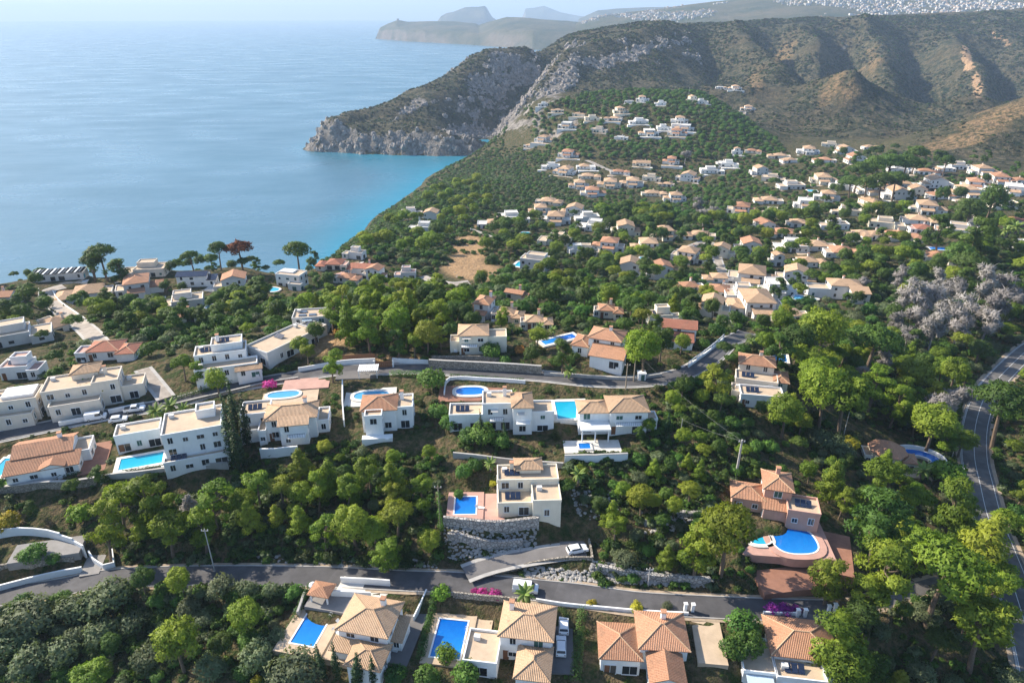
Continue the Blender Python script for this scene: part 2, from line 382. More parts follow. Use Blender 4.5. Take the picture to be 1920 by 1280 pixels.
# spurs (crest lines) and gullies on the slope facing us
cd((1405,70,1850),(1402,95,1720),(1432,118,1620),(1480,165,1450),(1520,190,1360),(1570,222,1240))
cd((1470,90,1850),(1463,110,1760),(1500,150,1620),(1545,172,1530),(1567,205,1360),(1450,75,1950))                                   # gully behind spur 1
cd((1500,68,1980),(1530,85,1830),(1540,110,1700),(1540,140,1600))                                                                    # spur 2
cd((1590,80,1930),(1600,110,1800),(1585,140,1680),(1545,170,1570),(1575,205,1400))                                                   # gully 2
cd((1615,60,2000),(1650,80,1850),(1658,105,1700),(1640,140,1540),(1600,180,1380),(1580,215,1240),(1660,160,1440),(1700,190,1300))   # spur 3
cd((1740,75,1900),(1755,110,1760),(1760,140,1640),(1770,180,1480),(1770,210,1320))                                                   # gully 3
cd((1790,70,1900),(1800,90,1790),(1825,130,1620),(1850,160,1480),(1840,190,1340),(1810,215,1230),(1760,232,1150))                    # spur 4 (ochre rock)
cd((1850,90,1900),(1890,140,1680),(1925,165,1560),(1890,185,1430),(2000,150,1600))                                                   # gully 4
cd((1880,80,1950),(1930,110,1800),(2050,120,1750),(2100,200,1300))
# valley floor behind the villas, knoll, brown hill on the right
cd((1430,170,1330),(1390,160,1400),(1470,225,1180),(1560,236,1150),(1680,240,1120),(1500,250,1060),(1720,255,1020),(1650,262,960),(1480,272,930))
cd((1590,229,1040),(1640,236,1040),(1570,252,985),(1700,268,930))
cd((1725,272,840),(1760,258,850),(1800,239,870),(1860,217,880),(1925,196,890),(2050,160,900),(1850,270,790),(1920,240,820),(1900,300,750),(1800,290,770),(2000,280,760))
for px in (1800,1900,2000):
    q = at_d(px, 215, 1050); CP.append(np.array([q[0], q[1], 45.]))
# behind everything
for px, d, z in ((1100,2600,120),(1300,2800,120),(1500,3000,110),(1700,3000,115),(1900,3100,120),(2100,3100,120),(1000,2300,60),(1000,1950,85),(960,2100,-10),(920,1900,-25),(1040,2700,-5)):
    q = at_d(px, 100, d); CP.append(np.array([q[0], q[1], z]))
cz((-600,1000,100),(-500,800,100),(-600,640,98),(2400,900,97),(2400,640,92),(2300,430,80),(-400,1400,90),(960,1420,96),(2200,1450,92))
CP = np.array(CP)
OY = 40.0
def warp(x, y):
    return np.arctan2(x, y+OY), np.log(np.hypot(x, y+OY))
def _solve():
    u, v = warp(CP[:,0], CP[:,1]); P = np.stack([u, v], 1)
    D = np.sqrt(((P[:,None]-P[None])**2).sum(2)+.012**2)
    n = len(P); A = np.zeros((n+3, n+3)); A[:n,:n] = -D + np.eye(n)*.002; A[:n,n] = 1; A[:n,n+1:] = P; A[n,:n] = 1; A[n+1:,:n] = P.T
    b = np.zeros(n+3); b[:n] = CP[:,2]
    return P, np.linalg.solve(A, b)
_P, _W = _solve()
def base_z(u, v):
    s = np.full(u.shape, _W[-3])+_W[-2]*u+_W[-1]*v
    for i in range(len(_P)): s -= _W[i]*np.sqrt((u-_P[i,0])**2+(v-_P[i,1])**2+1.44e-4)
    return s
NU, NV = 440, 720
U0, U1, V0, V1 = -.86, .86, math.log(85.), math.log(3500.)
gu = np.linspace(U0, U1, NU); gv = np.linspace(V0, V1, NV)
GU, GV = np.meshgrid(gu, gv)
GX = np.sin(GU)*np.exp(GV); GY = np.cos(GU)*np.exp(GV)-OY
GZ = base_z(GU, GV)
DIST = np.hypot(GX, GY)
# relief noise: soft near the houses, rough on the mountains and cliffs
far = np.clip((DIST-700)/500, 0, 1)
GZ = GZ + fbm(GX/14, GY/14, 3, 3)*.45*np.clip((DIST-60)/100, 0, 1) + far*(fbm(GX/120, GY/120, 5, 11)*9+(.5-np.abs(fbm(GX/150+3, GY/150, 5, 21)))*22*np.clip((GZ-4)/30, 0, 1))
# spurs and gullies of the mountain side: raised crests, cut valleys
def crease(pts, amp, wid):
    global GZ
    L = [at_d(*q)[:2] for q in pts]; best = np.full(GX.shape, 1e9); m = (DIST > 950)
    X = GX[m]; Y = GY[m]; b = np.full(X.shape, 1e9)
    for a, c in zip(L[:-1], L[1:]):
        ab = c-a; t = np.clip(((X-a[0])*ab[0]+(Y-a[1])*ab[1])/(ab@ab), 0, 1); b = np.minimum(b, np.hypot(X-a[0]-t*ab[0], Y-a[1]-t*ab[1]))
    GZ[m] += amp*np.clip(1-b/wid, 0, 1)**1.2
for pts, amp, wid in (
  ([(1405,75,1850),(1402,95,1720),(1432,118,1620),(1480,165,1450),(1520,190,1360),(1570,222,1240)], 34, 100),
  ([(1450,78,1950),(1463,110,1760),(1500,150,1620),(1545,172,1530),(1567,205,1360)], -62, 110),
  ([(1500,68,1980),(1530,85,1830),(1540,110,1700),(1540,140,1600)], 26, 80),
  ([(1590,80,1930),(1600,110,1800),(1585,140,1680),(1560,170,1570),(1575,205,1400)], -60, 100),
  ([(1615,60,2000),(1650,80,1850),(1658,105,1700),(1640,140,1540),(1610,180,1380),(1585,215,1240)], 34, 110),
  ([(1720,75,1900),(1725,110,1760),(1730,140,1640),(1760,180,1480),(1770,210,1320)], -56, 130),
  ([(1790,70,1900),(1800,90,1790),(1825,130,1620),(1850,160,1480),(1840,190,1340),(1810,215,1230)], 34, 100),
  ([(1850,90,1900),(1890,140,1680),(1910,165,1560),(1890,185,1430)], -54, 120),
  ([(1320,75,1800),(1350,110,1620),(1330,150,1450)], -40, 120),
  ([(905,271,1185),(925,227,1300),(960,191,1410),(1000,151,1530),(1040,107,1650)], -30, 90),
  ([(930,256,1190),(960,226,1240),(1000,191,1310),(1030,151,1390),(1060,118,1460),(1110,100,1540),(1170,85,1620),(1230,66,1700)], 16, 70)):
    crease(pts, amp, wid)
gsl = np.hypot(*np.gradient(GZ, axis=(0,1)))/ (np.exp(GV)*.0052)
steep = np.clip((gsl-.55)/.5, 0, 1)
GZ = GZ + steep*(np.abs(fbm(GX/24, GY/24, 5, 31))*20-5)*np.clip(DIST/900, .25, 1)*(GZ > 1)
def gz(x, y):
    """height of the finished relief"""
    u, v = warp(np.asarray(x, float), np.asarray(y, float))
    a = np.clip((u-U0)/(U1-U0)*(NU-1), 0, NU-1.001); b = np.clip((v-V0)/(V1-V0)*(NV-1), 0, NV-1.001)
    i = a.astype(int); j = b.astype(int); a = a-i; b = b-j
    return (GZ[j,i]*(1-a)+GZ[j,i+1]*a)*(1-b)+(GZ[j+1,i]*(1-a)+GZ[j+1,i+1]*a)*b
_T = np.exp(np.linspace(math.log(90), math.log(4000), 900))
def ground(px, py, dz=0.0):
    """first point of the relief (raised by dz) on the sight line of a pixel"""
    d = ray(px, py); h = _T
    k = h/np.linalg.norm(d); X, Y, Z = d[0]*k, d[1]*k, CAM_H+d[2]*k
    hit = np.nonzero(Z <= gz(X, Y)+dz)[0]
    if len(hit) == 0: return at_z(px, py, 60) if d[2] < -.01 else at_d(px, py, 2000)
    i = max(1, hit[0]); lo, hi = k[i-1], k[i]
    for _ in range(14):
        m = (lo+hi)/2
        if CAM_H+d[2]*m <= float(gz(d[0]*m, d[1]*m))+dz: hi = m
        else: lo = m
    return np.array([d[0]*hi, d[1]*hi, float(gz(d[0]*hi, d[1]*hi))])
def mpp(P):
    """metres covered by one photograph pixel at a point"""
    return math.sqrt(P[0]**2+P[1]**2+(P[2]-CAM_H)**2)/FPX
# ------------------------------------------------------------------ roads and pads cut into the relief
def smooth_line(pts, step=3.0):
    """Catmull-Rom through ground points, resampled evenly"""
    P = [np.array(p[:2]) for p in pts]; P = [2*P[0]-P[1]]+P+[2*P[-1]-P[-2]]; out = []
    for i in range(1, len(P)-2):
        for t in np.linspace(0, 1, 14, endpoint=False):
            a, b, c, d = P[i-1], P[i], P[i+1], P[i+2]
            out.append(.5*((2*b)+(-a+c)*t+(2*a-5*b+4*c-d)*t*t+(-a+3*b-3*c+d)*t**3))
    out.append(P[-2]); out = np.array(out); s = np.r_[0, np.cumsum(np.linalg.norm(np.diff(out, axis=0), axis=1))]
    n = max(2, int(s[-1]/step)); q = np.linspace(0, s[-1], n+1)
    return np.stack([np.interp(q, s, out[:,0]), np.interp(q, s, out[:,1])], 1)
ROADS = []   # (name, line xy, z, width, material, label)
def road(name, pix, width, mat, sm=9, key=None):
    L = smooth_line([ground(px, py) for px, py in pix]); z = gz(L[:,0], L[:,1])
    k = np.ones(sm)/sm; z = np.convolve(np.pad(z, sm//2, mode='edge'), k, 'valid')
    ROADS.append(dict(name=name, L=L, z=z, w=width, mat=mat, key=key))
road('road', [(-90,1142),(0,1120),(100,1100),(200,1086),(330,1080),(480,1078),(620,1082),(760,1088),(860,1092),(960,1101),(1080,1115),(1200,1129),(1320,1137),(1450,1143),(1560,1146)], 5.0, 'asphalt', key='lower')
road('road', [(1560,1146),(1640,1128),(1720,1105),(1790,1085),(1862,1062)], 3.2, 'asphalt_old', key='link')
road('road', [(-60,832),(0,818),(110,795),(200,778),(280,764),(340,751),(400,735),(480,718),(560,704),(640,694),(720,692),(800,692),(900,698),(1000,705),(1100,712),(1180,717),(1250,709),(1300,692),(1340,664),(1362,641),(1400,628)], 5.0, 'asphalt', key='upper')
road('road', [(2040,610),(1975,632),(1930,655),(1890,690),(1852,735),(1832,785),(1827,850),(1837,910),(1852,965),(1872,1020),(1892,1075),(1912,1135),(1935,1210),(1955,1300)], 7.2, 'asphalt_old', key='main')
road('road', [(192,652),(170,625),(140,600),(112,580),(90,560),(92,545),(120,536)], 5.0, 'lane_beige', key='cliff')
road('lane', [(268,692),(283,708),(298,728),(312,748)], 3.0, 'lane_beige', key='stone')
road('lane', [(1790,388),(1808,402),(1825,418),(1832,436)], 4.5, 'asphalt_old', key='far')
road('lane', [(1100,300),(1140,318),(1180,330)], 4.0, 'lane_beige', key='hill')
road('lane', [(790,520),(840,530),(880,530)], 4.0, 'lane_beige', key='quarry')
road('lane', [(1270,470),(1330,455),(1350,500),(1370,540),(1360,600)], 4.0, 'lane_beige', key='mid')
road('driveway', [(872,1078),(900,1066),(950,1050),(1020,1037),(1078,1030)], 3.4, 'drive', key='ringdrive')
def blend_line(L, z, w, sh=4.0):
    global GZ
    lo = L.min(0)-w-sh-2; hi = L.max(0)+w+sh+2
    m = (GX > lo[0]) & (GX < hi[0]) & (GY > lo[1]) & (GY < hi[1]); ii = np.nonzero(m)
    X = GX[ii]; Y = GY[ii]; best = np.full(X.shape, 1e9); bz = np.zeros(X.shape)
    for i in range(len(L)):
        d = (X-L[i,0])**2+(Y-L[i,1])**2; k = d < best; best[k] = d[k]; bz[k] = z[i]
    d = np.sqrt(best); a = np.clip((w/2+1.4+sh-d)/sh, 0, 1); a = a*a*(3-2*a)
    GZ[ii] = GZ[ii]*(1-a)+(bz-.18*(d < w/2+1.0))*a
PADS = []    # x, y, z, radius
def pad(P, r): PADS.append((P[0], P[1], P[2], r))
def apply_pads():
    for x, y, z, r in PADS:
        d = np.hypot(GX-x, GY-y); sh = max(5.0, r*.8); a = np.clip((r+sh-d)/sh, 0, 1); a = a*a*(3-2*a)
        GZ[:] = GZ*(1-a)+z*a
def road_dist(x, y):
    d = 1e9
    for r in ROADS:
        d = min(d, float(np.sqrt(((r['L']-np.array([x, y]))**2).sum(1).min()))-r['w']/2)
    return d
ROADS.sort(key=lambda r: ('ringdrive','stone','hill','quarry','mid','far','cliff','link','upper','lower','main').index(r['key']))
for r in ROADS: blend_line(r['L'], r['z'], r['w'])
# ------------------------------------------------------------------ houses: tables first (their pads are cut into the relief), builders after
# block = (x0,x1,y0,y1,z0,z1,roof)  metres, local; -y looks at the photographer
HERO = []
def hero(px, py, rz, blocks, wall, roof, label, dz=2.0, sink=3.0, padr=None, win=None, extra=None, wcol='glass'):
    HERO.append(dict(px=px, py=py, rz=R(rz), blocks=blocks, wall=wall, roof=roof, label=label, dz=dz, sink=sink, padr=padr, win=win, extra=extra or {}, wcol=wcol))
# bottom row
hero(695,1205,-12, [(-4.5,5.5,0,8.5,0,5.6,'hip'),(-0.5,6,-5.5,0,0,3.4,'hip'),(-5,-0.5,-2.5,0,0,2.9,'lean'),(5.5,7.5,2,7,0,2.9,'lean')], 'white_wall','roof_tan','white villa with tan hipped roofs beside a long blue pool and grey driveway', extra=dict(chimney=[(2.5,6.5)]))
hero(955,1212,-8, [(-2.5,7.5,1,9,0,6.2,'hip'),(1.5,7.5,-6,1,0,4.0,'hip'),(-9,-2.5,-3.5,4,0,3.2,'flat')], 'white_wall','roof_tan','white villa with tan roofs and a sand-coloured flat roof terrace beside the second pool', extra=dict(chimney=[(-1,7)]))
hero(1205,1225,-4, [(-8.5,-1,0,8,0,4.2,'hip'),(-1,8,1.5,10,0,5.6,'hip'),(0.5,6.5,-5,1.5,0,4.6,'gable_y')], 'white_wall','roof_terracotta','white villa with two brown hipped roofs and a front gable at the bottom edge', extra=dict(chimney=[(4,8)]))
hero(1470,1232,-8, [(-2,10,0,9,0,4.4,'hip'),(-8,-2,-4,4,0,3.2,'flat'),(-2,7,-4.5,0,0,3.2,'flat')], 'white_wall','roof_terracotta','white villa with brown hipped roof and pale blue awning at bottom right', extra=dict(awning=[(-7.5,-2.6,-7,-4.1,3.0)]))
# inside the photograph's middle plot
hero(990,915,2, [(-7.5,7,4,10,0,5.6,'flat'),(-7.5,0.5,-1,4,0,3.0,'flat'),(0.5,7,-2.5,4,0,4.6,'flat'),(-3,3,7,11,5.6,7.0,'hip')], 'cream_wall','roof_tan','cream villa with stepped flat terraces above the rubble walls and tiled pool', extra=dict(chimney=[(-4,8)]))
hero(1452,926,-14, [(-9,-2,2,8,0,3.4,'hip'),(-2,4,3,10,0,6.2,'hip'),(3,10,-1,5,0,3.6,'flat'),(-2,3,0,3,0,3.0,'lean')], 'pink_wall','roof_terracotta','salmon pink villa with terracotta roofs above the round blue pool', extra=dict(chimney=[(1,8)]))
hero(1667,845,-14, [(-4.5,4.5,-4,4,0,4.4,'hex'),(4.2,7.5,-3,1.5,0,2.8,'hip'),(-6.5,-4.3,-3,2,0,2.8,'flat')], 'cream_wall','roof_terracotta','small cream villa with an eight-sided terracotta roof and crescent pool among pines')
# upper row between the two roads
hero(98,858,20, [(-8,5,0,8,0,4.6,'gable_x'),(-9,7,-5,0,0,3.2,'lean'),(5,9,0,7,0,3.2,'flat'),(-1,4,-5.5,-3,0,3.6,'gable_y')], 'white_wall','roof_terracotta','white house with faded terracotta roofs and paved brown yard at far left', extra=dict(chimney=[(2,5)]))
hero(264,812,20, [(-6,5,0,6,0,4.4,'flat'),(-6,3,6,8,0,3.2,'flat')], 'white_wall','roof_tan','low plain white flat-roofed house directly behind a turquoise pool')
hero(367,818,20, [(-7,7,0,11,0,9.4,'flat'),(-7.6,7.6,-2.2,0,0,3.1,'flat'),(1,5.5,6,10,9.4,11.2,'flat')], 'white_wall','roof_tan','three-storey white apartment house with flat roof and dark paired windows beside cypresses', win=3)
hero(553,792,10, [(-7,6,0,8,0,6.2,'hip'),(-3,4,-3,0,0,6.0,'lean'),(6,9,2,9,0,3.2,'flat'),(-9,-7,-1,6,0,3.4,'flat')], 'white_wall','roof_tan','white villa with tan roofs and curved tan terrace right of the cypresses', extra=dict(chimney=[(3,6)]))
hero(483,790,12, [(-4,3.5,0,7,0,6.0,'flat'),(-4,3.5,-3,0,0,3.0,'flat')], 'white_wall','roof_tan','narrow white flat-roofed annex between the cypresses and the curved terrace')
hero(728,782,6, [(-5,4,0,8,0,6.4,'hip'),(4,8.5,1,8,0,5.8,'flat'),(-4,0.5,-3,0,0,6.0,'flat'),(-5,3,-5,-3,0,.9,'none')], 'white_wall','roof_terracotta','white two-storey villa with brown roof and glazed bay below a pale pool deck', extra=dict(chimney=[(5.5,6)]))
hero(940,772,2, [(-4,4,0,7,0,7.2,'flat'),(4,9,-2.5,5,0,8.0,'hip'),(9,15,-1,5,0,5.2,'flat'),(-13,-4,0,6,0,4.2,'flat')], 'white_wall','roof_tan','large white villa of several blocks below a rounded blue pool terrace', extra=dict(chimney=[(2,5)]))
hero(1158,783,2, [(0,10,0,8,0,6.6,'hip'),(-8,0,1,7,0,6.0,'hip'),(-8,-0.2,-3.4,1,3.0,3.5,'slab'),(10,13,1,5,0,3.2,'flat')], 'white_wall','roof_tan','white villa with tan hipped roofs and open columned porch above a hot tub', extra=dict(post=[(-7.6,-3.1,3.0),(-4.2,-3.1,3.0),(-0.7,-3.1,3.0)]))
# above the upper road
hero(28,762,18, [(-7,6,0,8,0,6.0,'flat'),(-7,5,-3,0,0,3.0,'flat'),(-3,5,2,8,6.0,6.9,'slab')], 'beige_wall','roof_tan','sandy flat-roofed house at the left edge above the van road')
hero(180,725,20, [(-11,2,0,10,0,6.0,'flat'),(2,9,0,9,0,6.6,'flat'),(-9,4,-4,0,0,3.2,'flat'),(9,15,1,8,0,3.8,'flat'),(-4,3,6,12,6,8.0,'hip')], 'beige_wall','roof_tan','large sandy villa with layered terraces and palms above the parked vans', extra=dict(chimney=[(5,6)]))
hero(428,672,18, [(-9,6,2,9,0,5.6,'flat'),(-9,9,-3,2,0,3.2,'flat'),(-4,5,4,10,5.6,7.4,'flat'),(3,10,-5,-3,0,2.8,'lean')], 'white_wall','roof_tan','sprawling white terraced villa above the clipped dark hedge', extra=dict(chimney=[(-2,7)]))
hero(545,640,-32, [(-5,5,-12,9,0,4.2,'flat'),(-5,3,9,15,0,3.2,'flat')], 'grey_wall','roof_tan','long low whitish building with brown flat roofs and a dark red garage door', extra=dict(garage=[(-1.5,-12,2.6,2.3)]))
hero(585,603,8, [(-6,6,0,8,0,5.6,'flat')], 'grey_wall','roof_tan','modern grey house with flat roof skylights beside the pine wood', extra=dict(skylight=[(-4,2,2.5,1.6),(-.5,2,2.5,1.6),(-4,5,2.5,1.6)]))
hero(897,636,2, [(-7,2,0,8,0,6.4,'hip'),(2,8,1,7,0,4.8,'flat'),(-10,-7,2,7,0,3.0,'flat')], 'cream_wall','roof_tan','pale yellow two-storey house with one tan hipped roof behind long stone walls')
hero(1125,650,-20, [(-4,6,1,9,0,6.2,'hip'),(-9,-4,0,8,0,3.4,'hip'),(-2,8,-5,1,0,3.4,'lean')], 'white_wall','roof_terracotta','white house with stepped terracotta roofs right of a slim blue lap pool', extra=dict(chimney=[(2,5)]))
hero(1272,628,-12, [(-5,6,0,7,0,5.6,'gable_x'),(-4,5,-5,0,0,3.4,'lean')], 'white_wall','roof_red','white house with two bright orange-red roofs left of the walled ramp')
hero(1425,702,-16, [(-6,4,2,9,0,5.8,'hip'),(-7,5,-4,2,0,3.2,'flat'),(-8,-1,-9,-4,-2,1.6,'flat'),(4,8,-2,5,0,3.2,'hip')], 'beige_wall','roof_terracotta','orange and sand villa with stacked terraces below a small square blue pool', extra=dict(chimney=[(0,6)]))
hero(1425,745,-10, [(-6,6,0,6,0,3.4,'flat')], 'white_wall','roof_tan','low white wing with dark openings beneath the orange villa')
hero(1003,492,-20, [(-8,7,0,9,0,7.6,'flat'),(-5,6,2,8,7.6,9.6,'flat')], 'white_wall','roof_tan','modern white cube villa with stepped pool deck standing alone in woods', extra=dict(garage=[(4.5,0,1.2,5.5)]))
hero(1567,545,-8, [(-4,10,2,12,0,6.6,'hip'),(-14,-4,2,9,0,4.4,'flat'),(4,12,-4,2,0,5.4,'lean')], 'white_wall','roof_tan','big white villa with broad tan roof and pale blue pool terrace', extra=dict(chimney=[(3,9)]))
hero(548,524,-14, [(-7,6,0,8,0,6.4,'flat'),(1,8,-3,0,0,3.2,'flat'),(-6,1,3,7.5,6.4,7.2,'slab')], 'white_wall','roof_tan','bright white modern cube house with dark roof panels on the cliff edge')
hero(372,523,6, [(-7,7,0,7,0,5.4,'gable_x'),(7,11,0,5,0,3.4,'lean')], 'white_wall','solar','white gabled house whose roof is covered with dark solar panels')
hero(112,515,14, [(-12,11,0,8,0,3.6,'slats')], 'grey_wall','roof_tan','long low house with slatted grey roof at the cliff corner by the bright water')

# generic houses: px, py, width px, style, wall, roof, turn, label
H = []
def rows(txt, group=None):
    for ln in txt.strip().splitlines():
        a = [q.strip() for q in ln.split('|')]
        if float(a[1]) < 270 and a[5] in ('terra',) and len(H) % 3: a[5] = 'tan'
        H.append(dict(px=float(a[0]), py=float(a[1]), w=float(a[2]), st=a[3], wall=a[4], roof=a[5], rz=float(a[6]), label=a[7], group=group))
rows('''
262|540|62|villa|white|terra|10|white house with broken terracotta gable standing left of the solar-roofed house
160|548|70|low|grey|tan|14|grey-white low house just right of the curving beige cliff road
340|567|62|flat|white|tan|8|low white house with terrace pool in front of the solar-roofed house
440|535|58|tower|white|terra|4|tall narrow white house with terracotta lean-to left of the cube house
272|507|60|flat|beige|terra|6|long terracotta-topped terrace house right of the palm clump on the cliff
330|500|34|low|cream|terra|6|small cream house with terracotta roof behind a rounded green tree
405|487|40|gable|cream|red|-6|red-roofed house half hidden under the rust-brown pine
512|498|46|gable|cream|red|4|red gabled house right of the rust-brown pine on the cliff
625|494|48|low|beige|red|-18|low red-roofed house at the cliff end below the wooded point
664|476|34|flat|white|terra|-10|small white cube with terracotta top highest above the stepped red roofs
680|502|44|gable|white|red|-24|white house with steep stepped red roofs below the wooded point
703|516|40|tower|white|terra|-10|tall white gabled house right of the stepped red roofs
760|514|34|flat|white|red|-12|small white house with overhanging flat roof and arched porch
652|520|44|low|beige|terra|-14|brown-roofed house at the foot of the stepped red roofs
352|594|30|gable|white|terra|24|tiny white gabled outbuilding in bushes below the cliff row
4|556|50|gable|white|terra|10|white gable house with terracotta roof at the left border by the yellow tree
30|628|84|flat|grey|tan|16|big grey-beige block with small windows at the left border
205|655|80|low|white|red|24|long house with brown-red tiled roof between trees left of the white terraced villa
45|690|50|flat|white|red|14|small white house with reddish roof at left border above the sandy villa
100|605|46|low|beige|tan|-24|beige house with bare yard beside the curving cliff road
905|583|48|villa|white|terra|-8|white villa with terracotta wings left of the twin low roofs behind the pine wood
952|588|52|low|beige|tan|-6|low tan-roofed house adjoining the terracotta villa behind the pine wood
1005|602|52|low|beige|tan|-8|low tan house with palms in front behind the cream yellow house
1140|581|46|low|cream|terra|-20|cream house with terracotta roofs in the trees above the slim lap pool
970|552|30|gable|beige|terra|-20|small terracotta roof peeping from bushes below the cube villa
772|399|34|flat|white|tan|-8|white flat house with sandy top on the wooded point above the sea
808|407|38|tower|white|tan|-12|tall white house on the wooded point beside the round pine
792|428|44|flat|white|white|-12|white blank-walled house lowest on the wooded point
962|408|66|flat|white|white|-10|pale flat house with pool terrace above the bare ochre slope
1040|412|56|villa|white|white|-10|white house with rounded upper floor right of the pale flat house
1112|424|52|flat|white|white|-6|white flat house with solar panels right of the teal pool
1030|377|44|low|beige|terra|-10|low terracotta house above the pale flat house at the wood edge
1140|462|52|villa|white|terra|-10|white villa with small terracotta roof amid dense trees left of centre
1213|464|52|villa|white|terra|-12|white villa with turquoise pool amid dense trees right of the small terracotta one
1292|482|56|villa|white|tan|-14|white house with tan roof left of the tall cypress
1290|537|50|low|white|terra|-8|low terracotta house above the grey ramp wall
1085|470|34|flat|white|white|-6|narrow white wall house left of the small terracotta villa
1406|466|48|tower|white|terra|-8|tall white house with terracotta top right of the beige lane
1412|522|78|villa|white|terra|-6|wide white villa with pink-terracotta roofs and balconies
1415|575|84|villa|white|tan|-4|wide white villa with tan roof below the pink-terracotta one
1528|460|58|low|white|tan|-6|white house with tan roof half hidden by bushes right of the tall terracotta top
1518|490|48|low|white|tan|-8|lower white house with tan roof in front of the half hidden one
1468|436|52|low|cream|terra|-10|cream house with clustered terracotta roofs
1457|489|26|tower|white|terra|-8|small white tower house between the terracotta villas
1392|394|50|villa|white|terra|-14|white two-storey house with verandah and tiny pool in the valley
1445|400|36|flat|cream|tan|-18|cream stepped house right of the verandah house in the valley
1545|338|50|villa|cream|terra|-10|cream house with terracotta roof above the square turquoise pool
1632|357|74|villa|white|tan|-6|long white house with pale roof under the umbrella pines
1690|318|40|flat|white|white|-14|white flat house right of the umbrella pines
1640|386|64|villa|cream|tan|-6|cream domed house with sandy walls below the long white house
1585|396|40|flat|cream|tan|-6|small cream house with blue pool left of the domed house
1740|392|80|villa|white|terra|-8|broad white house with terracotta roof beside the sloping far lane
1690|442|60|low|cream|terra|-14|cream terracotta house above the red-roofed pavilion
1735|430|44|low|white|red|-14|red-roofed house with white walls by the grey round bush
1762|482|50|low|cream|terra|-10|low terracotta house below the fenced blue pool right of centre
1638|468|28|gable|white|red|-16|tiny red-roofed pavilion among palms
1755|345|66|tower|white|terra|-12|tall white house beside the sloping far lane
1740|322|50|low|white|terra|-10|white house with terracotta roof right of the umbrella pines hilltop
1515|284|78|villa|white|white|-6|largest white house on the saddle in front of the mountains
1460|292|40|low|cream|tan|-6|cream house left of the largest saddle house
1585|284|36|tower|white|white|-6|white tiered house right of the largest saddle house
1560|272|34|flat|cream|tan|-6|sandy flat house behind the white tiered saddle house
1632|276|26|low|white|white|-6|small white house at the right end of the saddle
1425|322|30|tower|white|terra|-12|white tall house with terracotta top at the wood edge below the saddle
1450|335|34|flat|beige|terra|-10|beige terraced house below the white tall saddle house
1412|283|24|low|cream|terra|-8|cream house alone on the slope left of the saddle
1382|285|16|tower|white|white|-8|tiny white tower house left of the saddle slope
1368|308|26|flat|white|white|-10|white house in the dark wood left of the saddle
1335|320|36|flat|white|white|-6|low white terrace house in the dark valley wood
1258|303|26|villa|white|terra|-8|white house at the foot of the villa hill
1203|306|28|gable|cream|tan|-8|cream tan-roofed house at the foot of the villa hill
1355|305|20|low|white|white|-10|small white cube on the valley edge
1830|348|36|villa|white|terra|-14|white house with terracotta roof behind the right brown hill foot
1858|360|30|flat|white|white|-14|white flat house behind the rounded pine at right
1872|338|36|villa|white|terra|-12|white roof-stepped house near the right border
1903|358|36|villa|white|white|-12|bright white house cut by the right border
1802|312|28|flat|white|terra|-12|white house at the foot of the right brown hill
1845|322|38|villa|white|tan|-12|white house with pale roof below the right brown hill
1770|316|26|low|white|white|-12|small white house left of the brown hill foot
1910|338|26|low|white|terra|-10|white house at the right border below the brown hill
1905|412|26|low|cream|red|-8|red-roofed house at the right border above the palm garden
1912|462|24|flat|white|white|-8|small white house at the right border in the palm garden
''', 'villas of the middle slope')
rows('''
1066|290|52|villa|white|terra|-12|topmost house of the pale cluster below the villa hill's left shoulder
1058|322|46|villa|white|tan|-12|white house second from the top in the pale left cluster
1105|330|36|low|cream|tan|-10|cream house in the middle of the pale left cluster
1112|362|44|villa|white|terra|-10|white arcaded house at the bottom left of the pale cluster
1142|346|46|villa|cream|terra|-10|tall terracotta-capped house at the centre of the pale cluster
1184|344|44|villa|white|tan|-10|white house right of the terracotta-capped one in the pale cluster
1226|362|42|low|cream|terra|-8|rightmost terracotta house of the pale cluster
1098|312|30|low|white|white|-10|small white house between the two upper houses of the pale cluster
1100|408|40|flat|white|white|-8|white flat house with solar roof below the pale cluster
1250|345|24|low|beige|terra|-6|beige house by the lane right of the pale cluster
''', 'houses of the pale left cluster')
